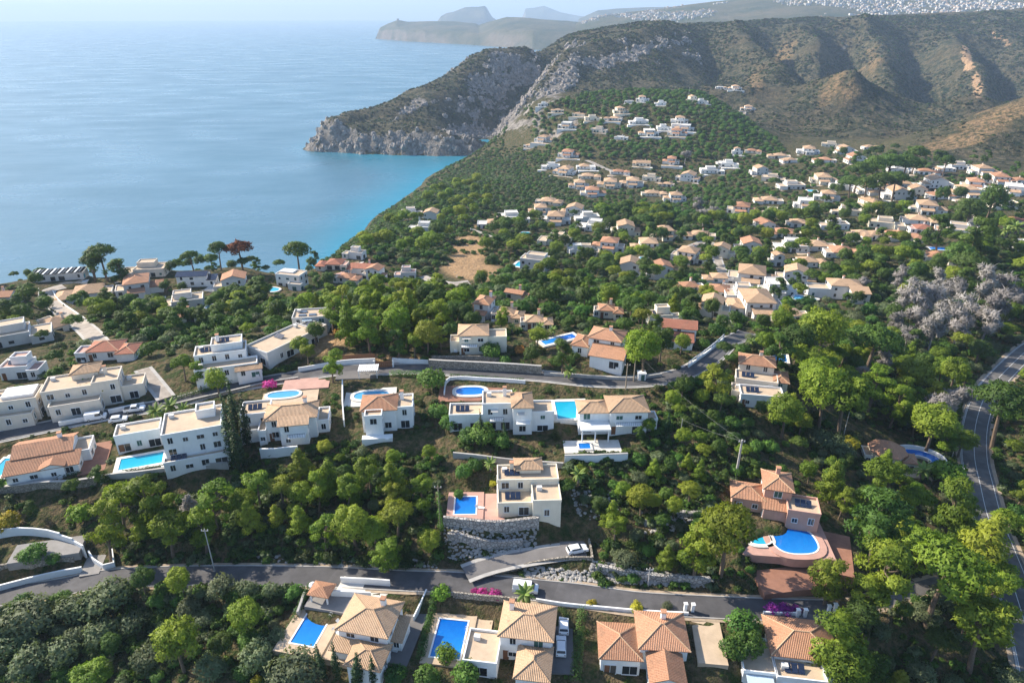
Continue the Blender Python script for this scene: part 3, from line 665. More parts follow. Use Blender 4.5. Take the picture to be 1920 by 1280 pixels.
rows('''
1205|187|20|villa|white|white|-6|white house on the very crest of the villa hill
1238|194|18|flat|white|white|-6|white cube right of the crest house on the villa hill
1298|187|18|tower|cream|tan|-6|cream tower house at the right end of the hill crest
1316|191|18|flat|white|white|-6|white cube beside the cream tower at the hill crest
1018|196|16|flat|white|white|-10|leftmost white house high on the villa hill
1045|207|20|low|cream|tan|-10|cream house right of the leftmost hilltop house
1164|208|24|villa|cream|terra|-6|terracotta villa below the hill crest
1150|222|28|low|white|tan|-6|white terrace house left below the terracotta hill villa
1197|228|40|flat|white|white|-6|long white terrace row at the middle of the villa hill
1112|222|26|flat|cream|tan|-6|cream flat house left of the long terrace row
1274|226|26|villa|white|white|-6|upper white house at the right of the villa hill
1283|240|30|villa|white|white|-6|white house with several gables at the right of the villa hill
1216|250|32|villa|white|white|-6|white house with a long stair below the terrace row
1270|250|30|villa|white|terra|-6|white house with terracotta roof lowest right on the villa hill
1064|236|36|villa|white|white|-12|white stepped house on the left shoulder of the villa hill
1020|262|42|villa|white|terra|-14|white and pink house group above the coastal cliff
994|273|20|low|white|tan|-14|outermost small white house above the coastal cliff
1124|244|26|flat|beige|tan|-6|grey-beige block in the middle of the villa hill
1165|258|22|low|white|white|-6|white house beside the magenta bush on the villa hill
1085|214|20|low|cream|tan|-8|small cream house high on the left of the villa hill
1180|190|14|low|white|white|-6|tiny white house left of the crest house
1378|166|20|villa|white|white|-8|white house alone on the mountain foot, upper one
1352|164|16|low|white|white|-8|small white house left of the lone mountain house
1402|204|26|villa|white|terra|-8|long white house alone on the mountain spur, lower one
1245|240|22|flat|white|white|-6|white block between the terrace row and the gabled house
''', 'houses on the villa hill')

WALLS = dict(white='white_wall', cream='cream_wall', beige='beige_wall', grey='grey_wall', pink='pink_wall')
ROOFS = dict(terra='roof_terracotta', tan='roof_tan', red='roof_red', white='terrace_pale')
def style_blocks(st, W, rnd):
    D = W*rnd.uniform(.55, .75); f = 2.9; m = rnd.choice((-1, 1))
    if W > 16: f = 3.1
    def mir(b): return (min(m*b[0], m*b[1]), max(m*b[0], m*b[1]))+b[2:]
    if st == 'villa': B = [(-W*.30,W*.22,0,D,0,2*f,'hip'),(W*.22,W*.5,.12*D,.8*D,0,f,'hip'),(-W*.5,-W*.30,.1*D,.75*D,0,f*.95,'flat'),(-W*.22,W*.12,-.28*D,0,0,f,'lean')]
    elif st == 'low': B = [(-W*.32,W*.2,0,D*.8,0,f,'hip'),(W*.2,W*.5,-.2*D,D*.55,0,f*.9,'hip'),(-W*.5,-W*.32,-.05*D,.5*D,0,f*.85,'flat')]
    elif st == 'flat': B = [(-W*.5,W*.2,0,D*.8,0,f*1.2,'flat'),(W*.2,W*.5,-.15*D,D*.6,0,f*.9,'flat'),(-W*.25,W*.15,.3*D,.75*D,f*1.2,f*1.9,'flat')]
    elif st == 'tower': B = [(-W*.28,W*.30,0,D*.9,0,2.1*f,'gable_y'),(-W*.5,-W*.28,.1*D,.7*D,0,f,'flat'),(W*.30,W*.5,-.1*D,.6*D,0,f*1.2,'hip')]
    else: B = [(-W*.5,W*.3,0,D*.75,0,f*1.15,'gable_x'),(W*.3,W*.5,.05*D,.6*D,0,f*.85,'lean')]
    B = [mir(b) for b in B]; yc = (min(b[2] for b in B)+max(b[3] for b in B))/2
    return [(b[0], b[1], b[2]-yc, b[3]-yc)+b[4:] for b in B]
EXTRA = [(925,418),(1012,396),(1078,398),(1172,432),(1248,440),(1240,512),(1345,520),(1352,474),(1458,545),(1482,462),(1490,522),(1335,580),(1245,596),(1582,472),(1612,440),(1562,422),(1500,418),(1432,428),(1662,420),(1792,432),(1812,362),(1682,366),(1718,362),(1655,345),(1482,348),(1512,384),(1290,334),(1162,322),(1222,334),(1032,312),(1085,348),(1880,384),(1040,450),(1180,505),(1100,470),(1265,372),(1310,440),(1580,350),(1550,370),(1440,375),(1700,345),(1640,440),(1345,545),(1480,590),(1390,550),(1545,300),(1480,300),(1605,300),(1760,366),(1725,412)]
def near_label(px, py):
    a = min([h for h in H if not h.get('auto')], key=lambda h: (h['px']-px)**2+((h['py']-py)*1.6)**2); dx, dy = px-a['px'], (py-a['py'])*1.6
    return ('right of' if dx > 0 else 'left of') if abs(dx) > abs(dy) else ('below' if dy > 0 else 'above'), a['label']
rx = random.Random(8)
for px, py in EXTRA:
    rel, lb = near_label(px, py); wl, rf = rx.choice((('white','tan'),('white','white'),('white','terra'),('cream','tan'))); st = rx.choice(('villa','flat','low','tower'))
    w_ = ('%s house %s the %s' % ({'flat':'flat-roofed '+wl,'tower':'tall '+wl,'low':'low '+wl,'villa':wl}[st], rel, lb)).split()[:15]
    while w_[-1] in ('with','and','of','the','a','an','in','its','by','on','at','left','right','pale','small','between','below','above','from','beside','behind','two','to','dense'): w_.pop()
    H.append(dict(px=px, py=py, w=np.interp(py, [290,400,600], [30,44,62])*rx.uniform(.8,1.15), st=st, wall=wl, roof=rf, rz=rx.uniform(-16,2), label=' '.join(w_), group='villas of the middle slope', auto=True))
for h in H:
    tw_ = [g for g in H if g['label'] == h['label']]
    if len(tw_) > 1:
        tw_.sort(key=lambda g: g['py'])
        for g, w_ in zip(tw_, ('farther one', 'nearer one', 'nearest one')): g['label'] += ', '+w_
rndh = random.Random(5)
for h in HERO:
    k_ = .88 if h['py'] > 560 else .95; h['blocks'] = [tuple(v*k_ for v in b[:4])+(b[4]*(k_+1)/2, b[5]*(k_+1)/2, b[6]) for b in h['blocks']]
    for key in h['extra']: h['extra'][key] = [tuple(v*k_ for v in q) for q in h['extra'][key]]
    xc = (min(b[0] for b in h['blocks'])+max(b[1] for b in h['blocks']))/2; yc = (min(b[2] for b in h['blocks'])+max(b[3] for b in h['blocks']))/2   # stand the house on the middle of its plan
    h['blocks'] = [(b[0]-xc, b[1]-xc, b[2]-yc, b[3]-yc)+b[4:] for b in h['blocks']]
    for key, L_ in h['extra'].items(): h['extra'][key] = [(q[0]-xc, q[1]-xc, q[2]-yc, q[3]-yc, q[4]) if key == 'awning' else (q[0]-xc, q[1]-yc)+q[2:] for q in L_]
    h['P'] = ground(h['px'], h['py'], max(b[5] for b in h['blocks'])*.5)
    xs = [b[0] for b in h['blocks']]+[b[1] for b in h['blocks']]; h['r'] = (max(xs)-min(xs))/2
for h in H:
    P = ground(h['px'], h['py'], 2.2); h['P'] = P; h['Wm'] = min(24., max(9., h['w']*mpp(P)*1.12))
for h in HERO: pad(h['P'], h['padr'] or h['r']*.75)
for h in H: pad(h['P'], h['Wm']*.45)
# ------------------------------------------------------------------ pools and terraces (tables)
POOLS = []
for a in (
 (590,1180,4.4,9.0,-12,'rect','pool_blue','long bright blue rectangular pool on the tan terrace at the bottom left villa',2.2),
 (843,1200,5.2,8.2,-7,'rect','pool_blue','bright blue rectangular pool right of the clipped boundary hedge',1.5),
 (873,950,4.4,5.6,1,'rect','pool_blue','blue pool in a terracotta-tiled surround beside the cream villa',1.6),
 (1490,1006,8.6,7.6,0,'oval','pool_blue','round deep blue pool in front of the salmon pink villa',1.6),
 (1424,1002,4.4,3.8,0,'oval','pool_turq','small round teal wading pool left of the deep blue one',.9),
 (1722,862,11,8.5,-20,'arc','pool_blue','crescent blue pool against a curved white parapet among pines',.9),
 (266,867,9.0,4.6,20,'rect','pool_turq','turquoise pool in front of the low plain white house',1.0),
 (2,884,3.0,9.0,4,'rect','pool_turq','turquoise pool cut by the left border beside a small lawn',.8),
 (697,742,9.0,4.2,6,'oval','pool_sky','pale blue rounded pool on a white deck behind the glazed-bay villa',1.0),
 (882,734,7.4,4.0,2,'oval','pool_blue','blue rounded pool on the dark terrace above the large white villa',1.0),
 (1064,770,5.6,8.0,3,'rect','pool_turq','vivid turquoise pool left of the white villa with columned porch',1.0),
 (1096,838,2.6,2.2,2,'rect','pool_blue','small blue hot tub on the lower terrace above the white garden wall',.5),
 (1048,637,2.8,11,-62,'rect','pool_blue','slim blue lap pool left of the stepped terracotta roofs',1.0),
 (1461,672,4.0,4.6,-16,'rect','pool_blue','small square blue pool above the orange villa',.8),
 (975,496,4.5,8.0,-20,'rect','pool_turq','turquoise pool on the raised deck of the lone cube villa',1.5),
 (506,543,9.0,5.0,-14,'oval','pool_turq','turquoise pool left of the white cube house on the cliff',.9),
 (1508,561,9.0,6.0,-34,'rect','pool_sky','pale blue pool on the terrace of the big tan-roofed villa',1.2),
 (985,437,6.5,4.5,-10,'oval','pool_turq','teal pool above the bare ochre slope',.8),
 (1523,358,8.0,7.0,-10,'rect','pool_turq','square turquoise pool below the cream house on the right slope',.8),
 (1765,467,13,5.0,-10,'rect','pool_blue','fenced blue pool above the low terracotta house at right',.9),
 (1360,409,5.0,4.5,-14,'rect','pool_turq','tiny turquoise pool left of the verandah house in the valley',.6),
 (1207,484,5.0,4.0,-12,'oval','pool_turq','small turquoise pool under the white villa amid dense trees',.6),
 (532,744,8.0,3.4,10,'oval','pool_sky','curved pale blue pool behind the villa with curved tan terrace',.7),
 (397,575,4.5,4.0,8,'rect','pool_blue','small blue pool in bushes below the cliff houses',.6),
 (1573,390,4.5,4.0,-6,'rect','pool_blue','dark blue pool beside the small cream house left of the domed one',.6),
 ):
    P = ground(a[0], a[1], .2); POOLS.append((P, a)); pad(P, max(a[2], a[3])*.5+a[8]+.6)
TERR = []
for a in (  # px, py, width, depth, turn, material, label, height
 (620,1190,13,12,-12,'terrace','tan paved pool terrace of the bottom left villa',.0),
 (625,1127,9,5.5,-12,'paver_grey','grey gravel court beside the small tiled barbecue house',.0),
 (683,1103,10,4,-12,'terrace_pale','pale walled courtyard with young plants beside the lower road',.0),
 (775,1168,4.0,19,-12,'drive','grey concrete driveway between the villa and the clipped hedge',.0),
 (862,1190,11,13,-7,'terrace','tan terrace around the second bright blue pool',.0),
 (1052,1195,4.2,15,-3,'drive','grey parking strip with two white cars',.0),
 (1325,1185,5,14,-6,'terrace','beige driveway right of the twin-roofed villa',.0),
 (1500,1170,8,5,-8,'drive','grey forecourt behind white gate pillars',.0),
 (892,952,12,9,1,'terrace_pink','terracotta-tiled terrace around the cream villa pool',.0),
 (1462,1000,19,11,-6,'terrace_pink','pink terrace around the two round pools',.0),
 (1556,1035,8,12,-20,'paver_red','mauve paved yard right of the round pools',.0),
 (1480,1085,13,6,8,'paver_red','mauve paved driveway sloping to the lower road',.0),
 (1700,880,10,7,-14,'terrace','brown terrace inside the crescent pool',.0),
 (180,858,5.5,13,20,'paver_red','brown paved yard right of the faded terracotta house',.0),
 (282,862,14,6,20,'terrace_pale','pale terrace around the turquoise pool left of the apartment house',.0),
 (25,905,10,4.5,16,'lawn','small bright lawn at the left border',.0),
 (20,875,6,10,6,'terrace_pale','pale deck of the pool cut by the left border',.0),
 (695,745,13,9,6,'terrace_pale','white pool deck behind the glazed-bay villa',.0),
 (885,738,17,8,2,'paver_red','dark red pool terrace above the large white villa',.0),
 (1080,770,9,11,3,'terrace_pale','pale deck around the vivid turquoise pool',.0),
 (1110,838,13,5,2,'terrace_pale','pale lower terrace holding the hot tub',.0),
 (545,748,14,6,10,'terrace','tan curved terrace above the villa right of the cypresses',.0),
 (90,1030,13,5.5,14,'paver_grey','grey curved entrance yard inside the white stepped wall',.0),
 (175,1058,3.6,6,14,'paver_grey','grey entrance ramp to the lower road',.0),
 (680,703,14,4.5,4,'drive','dark parking court with slatted carport below the upper road',.0),
 (575,720,12,6,8,'terrace_pink','pinkish paved terrace right of the magenta bush',.0),
 (1075,1032,5,5,2,'drive','grey turning bay at the end of the plot driveway',.0),
 ):
    P = ground(a[0], a[1]); TERR.append((P, a)); pad(P, max(a[2], a[3])*.45)
def on_terrace(P):
    for Q, b in TERR:
        dx, dy = P[0]-Q[0], P[1]-Q[1]; c, s_ = math.cos(-R(b[4])), math.sin(-R(b[4])); x, y = dx*c-dy*s_, dx*s_+dy*c
        if abs(x) < b[2]/2+1 and abs(y) < b[3]/2+1: return Q
for i, (P, a) in enumerate(POOLS):          # a pool lies level with the terrace it is set in
    Q = on_terrace(P)
    if Q is not None: P[2] = Q[2]; PADS[[k for k, q in enumerate(PADS) if q[0] == P[0] and q[1] == P[1]][0]] = (P[0], P[1], Q[2], max(a[2], a[3])*.5+a[8]+.6)
apply_pads()
for r in ROADS: blend_line(r['L'], r['z'], r['w'], 3.0)
for P, a in TERR: P[2] = float(gz(P[0], P[1]))
for P, a in POOLS:
    Q = on_terrace(P); P[2] = Q[2] if Q is not None else float(gz(P[0], P[1]))
for h in HERO+H: h['P'][2] = float(gz(h['P'][0], h['P'][1]))

# ------------------------------------------------------------------ house builder (runs after the relief is final)
_cache = {}
def unit_mesh(key, fn):
    if key not in _cache: _cache[key] = fn()
    return _cache[key]
def put(mesh, name, parent, loc=(0,0,0), rz=0.0, scale=None):
    o = bpy.data.objects.new(name, mesh); link(o); o.parent = parent; o.location = loc
    if rz: o.rotation_euler = (0,0,rz)
    if scale: o.scale = scale
    return o
def raw_mesh(mb, name, mat):
    me = bpy.data.meshes.new(name); me.from_pydata(mb.v, [], mb.f); me.materials.append(mat); me.update(); return me
def frame_mesh(w, h, t=.10, dp=.12):
    m = MB(); m.box(-w/2-t, w/2+t, -dp, .03, h, h+t); m.box(-w/2-t, w/2+t, -dp-.05, .03, -t, 0); m.box(-w/2-t, -w/2, -dp, .03, 0, h); m.box(w/2, w/2+t, -dp, .03, 0, h)
    m.box(-.03, .03, -dp*.5, .03, 0, h); return raw_mesh(m, 'window', M['trim_white'])
def pane_mesh(w, h, mat): return raw_mesh(MB().box(-w/2, w/2, -.035, .02, 0, h), 'pane', M[mat])
def shutter_mesh(h): return raw_mesh(MB().box(0, .5, -.05, .0, 0, h), 'shutter', M['shutter'])
def window(parent, x, y, z, rz, w, h, near, mat='glass'):
    w = round(w*2)/2; h = round(h*2)/2
    if near:
        f = put(unit_mesh(('f',w,h), lambda: frame_mesh(w, h)), 'window', parent, (x,y,z), rz)
        put(unit_mesh(('p',w,h,mat), lambda: pane_mesh(w, h, mat)), 'pane', f)
    else: put(unit_mesh(('p',w,h,mat), lambda: pane_mesh(w, h, mat)), 'window', parent, (x,y,z), rz)
def add_uv(me):
    uv = me.uv_layers.new(name='tile')
    for p in me.polygons:
        n = p.normal; a = Vector((-n.y, n.x, 0))
        a = a.normalized() if a.length > 1e-4 else Vector((1,0,0)); b = n.cross(a)
        for li in p.loop_indices:
            c = me.vertices[me.loops[li].vertex_index].co; uv.data[li].uv = (c.dot(a), c.dot(b))
def roof_part(parent, b, mat, near):
    x0, x1, y0, y1, z0, z1, kind = b; e = .45 if near else .35; m = MB(); W = x1-x0; D = y1-y0
    if kind in ('hip','gable_x','gable_y','lean','hex'):
        X0, X1, Y0, Y1 = x0-e, x1+e, y0-e, y1+e; zt = z1-.02; k = .36
        if kind == 'hip':
            if W >= D:
                hgt = (D/2+e)*k; i = (D/2+e); R_ = [((X0+i if W > D else (X0+X1)/2-.01), (Y0+Y1)/2), ((X1-i if W > D else (X0+X1)/2+.01), (Y0+Y1)/2)]
                v = [(X0,Y0,zt),(X1,Y0,zt),(X1,Y1,zt),(X0,Y1,zt),(*R_[0],zt+hgt),(*R_[1],zt+hgt)]; f = [(0,1,5,4),(1,2,5),(2,3,4,5),(3,0,4)]
            else:
                hgt = (W/2+e)*k; i = W/2+e; v = [(X0,Y0,zt),(X1,Y0,zt),(X1,Y1,zt),(X0,Y1,zt),((X0+X1)/2,Y0+i,zt+hgt),((X0+X1)/2,Y1-i,zt+hgt)]; f = [(0,1,4),(1,2,5,4),(2,3,5),(3,0,4,5)]
        elif kind == 'gable_x':
            hgt = (D/2+e)*k; v = [(X0,Y0,zt),(X1,Y0,zt),(X1,Y1,zt),(X0,Y1,zt),(X0,(Y0+Y1)/2,zt+hgt),(X1,(Y0+Y1)/2,zt+hgt)]; f = [(0,1,5,4),(2,3,4,5)]
            mb = MB().add([(x0,y0,zt),(x0,y1,zt),(x0,(y0+y1)/2,zt+hgt-.2),(x1,y0,zt),(x1,y1,zt),(x1,(y0+y1)/2,zt+hgt-.2)], [(0,2,1),(3,4,5),(0,3,5,2),(1,2,5,4)]); gab = mb
        elif kind == 'gable_y':
            hgt = (W/2+e)*k; v = [(X0,Y0,zt),(X1,Y0,zt),(X1,Y1,zt),(X0,Y1,zt),((X0+X1)/2,Y0,zt+hgt),((X0+X1)/2,Y1,zt+hgt)]; f = [(1,2,5,4),(3,0,4,5)]
            gab = MB().add([(x0,y0,zt),(x1,y0,zt),((x0+x1)/2,y0,zt+hgt-.2),(x0,y1,zt),(x1,y1,zt),((x0+x1)/2,y1,zt+hgt-.2)], [(0,1,2),(3,5,4),(0,2,5,3),(1,4,5,2)])
        elif kind == 'lean':
            hgt = (D+2*e)*.22; v = [(X0,Y0,zt),(X1,Y0,zt),(X1,Y1-e-.02,zt+hgt),(X0,Y1-e-.02,zt+hgt)]; f = [(0,1,2,3)]
        else:
            cx, cyy = (x0+x1)/2, (y0+y1)/2; r = W/2+e; v = [(cx+r*math.cos(R(22.5+45*i))*1.08, cyy+r*math.sin(R(22.5+45*i))*1.08, zt) for i in range(8)]+[(cx,cyy,zt+r*.45)]; f = [(i,(i+1)%8,8) for i in range(8)]
        # give the roof skin a thickness
        n = len(v); v2 = v+[(a,bb,c-.16) for a,bb,c in v]; f2 = list(f)+[tuple(i+n for i in reversed(q)) for q in f]
        edges = {}
        for q in f:
            for i in range(len(q)):
                a, bb = q[i], q[(i+1)%len(q)]; edges[(a,bb)] = 1
        for (a, bb) in list(edges):
            if (bb, a) not in edges: f2.append((a, a+n, bb+n, bb))
        o = mesh_obj('roof', v2, f2, mat, parent); add_uv(o.data)
        if kind in ('gable_x','gable_y'): gab.build('gable', parent['_wall'], parent)
        if near and kind == 'hip':      # ridge caps
            mm = MB(); R0 = Vector(v[4]); R1 = Vector(v[5])
            for a, bb in ((0,4),(3,4),(1,5),(2,5)) if W >= D else ((0,4),(1,4),(2,5),(3,5)): mm.tube([Vector(v[a])+Vector((0,0,.03)), Vector(v[bb])+Vector((0,0,.03))], .12, 5)
            if (R1-R0).length > .3: mm.tube([R0+Vector((0,0,.03)), R1+Vector((0,0,.03))], .12, 5)
            mm.build('ridge_tiles', M['roof_tan'], o)
    elif kind == 'flat':
        ph, pt = (.55, .22) if near else (.45, .25)
        m.box(x0-.06, x1+.06, y0-.06, y0-.06+pt, z1, z1+ph); m.box(x0-.06, x1+.06, y1+.06-pt, y1+.06, z1, z1+ph)
        m.box(x0-.06, x0-.06+pt, y0-.06+pt, y1+.06-pt, z1, z1+ph); m.box(x1+.06-pt, x1+.06, y0-.06+pt, y1+.06-pt, z1, z1+ph)
        m.build('parapet', parent['_wall'], parent)
        MB().box(x0+pt-.05, x1-pt+.05, y0+pt-.05, y1-pt+.05, z1-.02, z1+.06).build('roof_terrace', parent['_deck'], parent)
    elif kind == 'slab': m.box(x0-.3, x1+.3, y0-.3, y1+.3, z1-.35, z1); m.build('roof_slab', M['trim_white'], parent)
    elif kind == 'slats':
        MB().box(x0-.3, x1+.3, y0-.3, y1+.3, z1-.2, z1).build('roof_slab', M['concrete'], parent)
        n = int(W/1.6)
        for i in range(n): MB().box(x0+W*i/n, x0+W*i/n+.7, y0-.2, y1+.2, z1+.02, z1+.35).build('slat', M['trim_white'] if i % 2 else M['dark_metal'], parent)
class _E(dict): pass
def build_house(name, P, rz, blocks, wall, roof, label, cat, group, near, sink, nwin=None, extra={}, seed=0, wcol='glass'):
    rn = random.Random(seed)
    root = empty(name, (P[0], P[1], P[2]), rz, label, cat, group)
    wm = M[wall] if (near or wall != 'white_wall') else M['far_wall']
    deck = M['roof_tan'] if False else M[{'roof_tan':'terrace','roof_terracotta':'terrace','roof_red':'terrace_pink','terrace_pale':'terrace_pale','solar':'terrace_pale'}[roof]]
    ctx = _Ctx(root, wm, deck)
    for bi, b in enumerate(blocks):
        x0, x1, y0, y1, z0, z1, kind = b
        if kind == 'slab' and z0 > 2: 
            MB().box(x0, x1, y0, y1, z0, z1).build('porch_roof', M['trim_white'], root); continue
        if kind == 'hex':
            cx, cyy, r = (x0+x1)/2, (y0+y1)/2, (x1-x0)/2
            MB().prism([(cx+r*math.cos(R(22.5+45*i)), cyy+r*math.sin(R(22.5+45*i))) for i in range(8)], -sink, z1).build('wall', wm, root)
        else: MB().box(x0+.002*bi, x1-.002*bi, y0+.003*bi, y1-.003*bi, (z0-sink) if z0 <= 0 else z0, z1).build('wall', wm, root)
        rk = kind
        if roof == 'terrace_pale' and kind in ('hip','lean') and rn.random() < .5: rk = 'flat'
        roof_part(ctx, (x0,x1,y0,y1,z0,z1,rk), M[roof if not (roof == 'terrace_pale' and rk != 'flat') else 'roof_tan'], near)
        if kind == 'slats':
            fl = 1
        fl = max(1, int(round((z1-max(z0,0))/3.05))); fh = (z1-max(z0,0))/fl
        def covered(x, y, z):
            for c in blocks:
                if c is not b and c[0]-.1 < x < c[1]+.1 and c[2]-.1 < y < c[3]+.1 and c[4]-.1 <= z <= c[5]+.6: return True
            return False
        if z1-max(z0,0) < 2.2: continue
        for k in range(fl):
            zb = max(z0,0)+fh*k
            for (ax, L, fx) in (('f', x1-x0, None), ('l', y1-y0, None), ('r', y1-y0, None)):
                n = max(1, int(L/(3.0 if near else 3.4)))
                for i in range(n):
                    s = (i+.5)/n*L; big = rn.random() < .3 and k == 0; skip = rn.random() < (.12 if near else .22)
                    w = rn.choice((1.0,1.0,1.5)) if not big else rn.choice((2.0,2.5)); hh = 1.5 if rn.random() < .6 else 1.0
                    zz = zb+.95
                    if big: hh = 2.0; zz = zb+.15
                    if w > L/n-.4: w = max(.5, L/n-.7)
                    if fh < 2.7: hh = min(hh, 1.5)
                    if skip: continue
                    if ax == 'f': x, y, q = x0+s, y0-.004, 0.0
                    elif ax == 'l': x, y, q = x0-.004, y0+s, -math.pi/2
                    else: x, y, q = x1+.004, y0+s, math.pi/2
                    if covered(x, y, zz+.5) or kind == 'hex' and ax != 'f': continue
                    window(root, x, y, zz, q, w, hh, near, wcol if rn.random() < .85 else 'shutter')
    ex = extra or {}
    zt = max(b[5] for b in blocks)
    for (cx, cyy) in ex.get('chimney', []):
        tb = max([b[5] for b in blocks if b[0] <= cx <= b[1] and b[2] <= cyy <= b[3]] or [3.0])
        c = MB().box(cx-.4, cx+.4, cyy-.4, cyy+.4, tb-.3, tb+2.3).build('chimney', wm, root)
        MB().box(cx-.5, cx+.5, cyy-.5, cyy+.5, tb+2.32, tb+2.5).build('cap', M['roof_terracotta'], c)
    for (x0, x1, y0, y1, z) in ex.get('awning', []): MB().box(x0, x1, y0, y1, z, z+.12).build('awning', M['awning_blue'], root)
    for (x, y, h) in ex.get('post', []): MB().tube([(x,y,-1),(x,y,h)], .17, 8).build('column', M['trim_white'], root)
    for (x, y, w, h) in ex.get('garage', []): MB().box(x-w/2, x+w/2, y-.08, y-.01, 0, h).build('garage_door', M['paver_red'] if w > 2 else M['glass'], root)
    for (x, y, w, d) in ex.get('skylight', []): MB().box(x, x+w, y, y+d, zt+.07, zt+.35).build('skylight', M['skylight'], root)
    if not near:      # raised terrace with a pale deck in front of the house
        xs0 = min(b[0] for b in blocks); xs1 = max(b[1] for b in blocks); yf = min(b[2] for b in blocks); dd = rn.uniform(3, 6); ex_ = rn.uniform(-1, 4)
        MB().box(xs0-ex_, xs1+rn.uniform(-1,4), yf-dd, yf-.02, -7, -.35).build('terrace_wall', wm, root); MB().box(xs0-ex_+.3, xs1-.3, yf-dd+.3, yf-.03, -.345, -.15).build('terrace_deck', deck, root)
    # a house door
    b = blocks[0]
    MB().box(b[0]+.5, b[0]+1.5, b[2]-.07, b[2]-.012, 0, 2.15).build('door', M['brown_wood'], root) if near else None
    if near:   # balconies on the upper floors
        for bi, b in enumerate(blocks):
            if b[5]-max(0,b[4]) > 5 and b[1]-b[0] > 4 and not any(c is not b and c[3] <= b[2]+.2 and c[3] > b[2]-.3 and c[0] < b[1]-1 and c[1] > b[0]+1 for c in blocks):
                w_ = (b[1]-b[0])*rn.uniform(.4,.75); x_ = b[0]+.3+(b[1]-b[0]-w_-.6)*rn.random(); y_ = b[2]; fl_ = (b[5]-max(0,b[4]))/max(1, round((b[5]-max(0,b[4]))/3.05))
                bl = MB().box(x_, x_+w_, y_-1.5, y_-.01, fl_-.12, fl_+.06).build('balcony', M['trim_white'], root); rr = MB()
                for k in range(int(w_/.5)+1): rr.box(x_+.02+k*(w_-.08)/max(1,int(w_/.5)), x_+.06+k*(w_-.08)/max(1,int(w_/.5)), y_-1.48, y_-1.44, fl_+.06, fl_+1.0)
                rr.box(x_, x_+w_, y_-1.5, y_-1.42, fl_+1.0, fl_+1.07); rr.build('railing', M['trim_white' if rn.random() < .5 else 'dark_metal'], bl)
                if rn.random() < .5: MB().box(x_+.3, x_+w_*.6, y_-1.3, y_-.02, fl_+2.35, fl_+2.42).build('awning', M['terrace_pale' if rn.random() < .6 else 'awning_blue'], root)
        for b in blocks:
            if b[6] == 'flat' and rn.random() < .45 and b[1]-b[0] > 6:
                for k in range(3): 
                    o = MB().box(-.5,.5,-.85,.85,0,.05).build('solar_panel', M['solar'], root); o.location = (b[0]+2+k*1.1, (b[2]+b[3])/2, b[5]+.55); o.rotation_euler = (.45,0,0)
    if near:   # rooftop and facade bits: gutter line, plinth, outdoor air unit
        if rn.random() < .8: MB().box(b[1]-1.6, b[1]-.7, b[2]-.42, b[2]-.02, .1, .8).build('air_conditioner', M['trim_white'], root)
        for b in blocks:
            if b[6] == 'flat' and (b[1]-b[0]) > 5 and rn.random() < .6: MB().box(b[0]+1, b[0]+2.1, b[3]-2.2, b[3]-1.4, b[5]+.07, b[5]+.95).build('roof_box', M['grey_wall'], root)
    return root
class _Ctx:
    """what roof_part needs: parent object, wall and deck materials"""
    def __init__(s, root, w, d): s.root = root; s.w = w; s.d = d
    def __getitem__(s, k): return s.w if k == '_wall' else s.d
_mo = mesh_obj
def mesh_obj(name, verts, faces, mat=None, parent=None, smooth=False, mats=None, mi=None):
    return _mo(name, verts, faces, mat, parent.root if isinstance(parent, _Ctx) else parent, smooth, mats, mi)
# ------------------------------------------------------------------ ground sheet, sea, far hills
# attributes that say what grows or lies where: rock, wood floor, bare earth; brown also paints sunlight on spurs
slope = np.zeros_like(GZ)
dzv, dzu = np.gradient(GZ); ex = np.exp(GV)
slope = np.hypot(dzv/(ex*(gv[1]-gv[0])), dzu/(ex*(gu[1]-gu[0])))
rock = np.clip((slope-.70+.45*fbm(GX/40, GY/40, 4, 5))/.3, 0, 1)*np.clip((DIST-500)/300, 0, 1)*np.where(GX > 420, .18, 1.0)
PXY = project(np.stack([GX.ravel(), GY.ravel(), GZ.ravel()], 1))
PX = PXY[:,0].reshape(GX.shape); PY = PXY[:,1].reshape(GX.shape)
def blob(px, py, rx, ry, ang=0.0):
    c, s = math.cos(ang), math.sin(ang); a = ((PX-px)*c+(PY-py)*s)/rx; b = (-(PX-px)*s+(PY-py)*c)/ry
    return np.clip(1.3-np.hypot(a, b), 0, 1)
nz = fbm(GX/35, GY/35, 4, 44)
rockp = np.maximum.reduce([blob(1170,105,110,20,-.35), blob(1050,155,95,28,-.95), blob(950,235,70,22,-.9), blob(880,245,60,14,.1), blob(700,262,120,16,.05), blob(770,205,60,14,-.5)])
rock = np.maximum(rock, np.clip(rockp*1.6-.5+nz*1.3, 0, 1)*np.clip((DIST-950)/100, 0, 1))
ochre = np.maximum.reduce([blob(1815,115,14,34,-.25), blob(1832,158,12,36,-.15), blob(1880,75,40,5,.6)])
ochre = np.clip(ochre*1.8-.35+nz*1.2, 0, 1)*np.clip(ochre*3, 0, 1)*(DIST > 1000)
bare = np.maximum.reduce([blob(880,470,34,46,.2), blob(885,505,55,20,.1), blob(600,640,75,14,-.1), blob(560,655,60,14), blob(740,672,120,8,.05)])
bare = np.clip(bare*1.9-.2+nz*.9, 0, 1)*np.clip(bare*3, 0, 1)*(DIST < 700)
brown = np.maximum.reduce([blob(1850,235,190,38,-.42), blob(1470,100,24,40,.5), blob(1600,165,60,24,-.9), blob(1640,115,25,50,.2), blob(1420,150,24,50,.3), blob(1560,170,60,20,-.9)])*(DIST > 650)  # first blob is the brown hill; the others paint sunlight on spur faces
brown = np.clip(brown*1.3-.3+.9*nz, 0, 1)*np.where(GX/GY > .62, 1.0, .75)*np.clip(brown*3, 0, 1)*(DIST > 700)
near = np.clip((1080-DIST)/120, 0, 1)*(1-np.clip(brown*2,0,1))
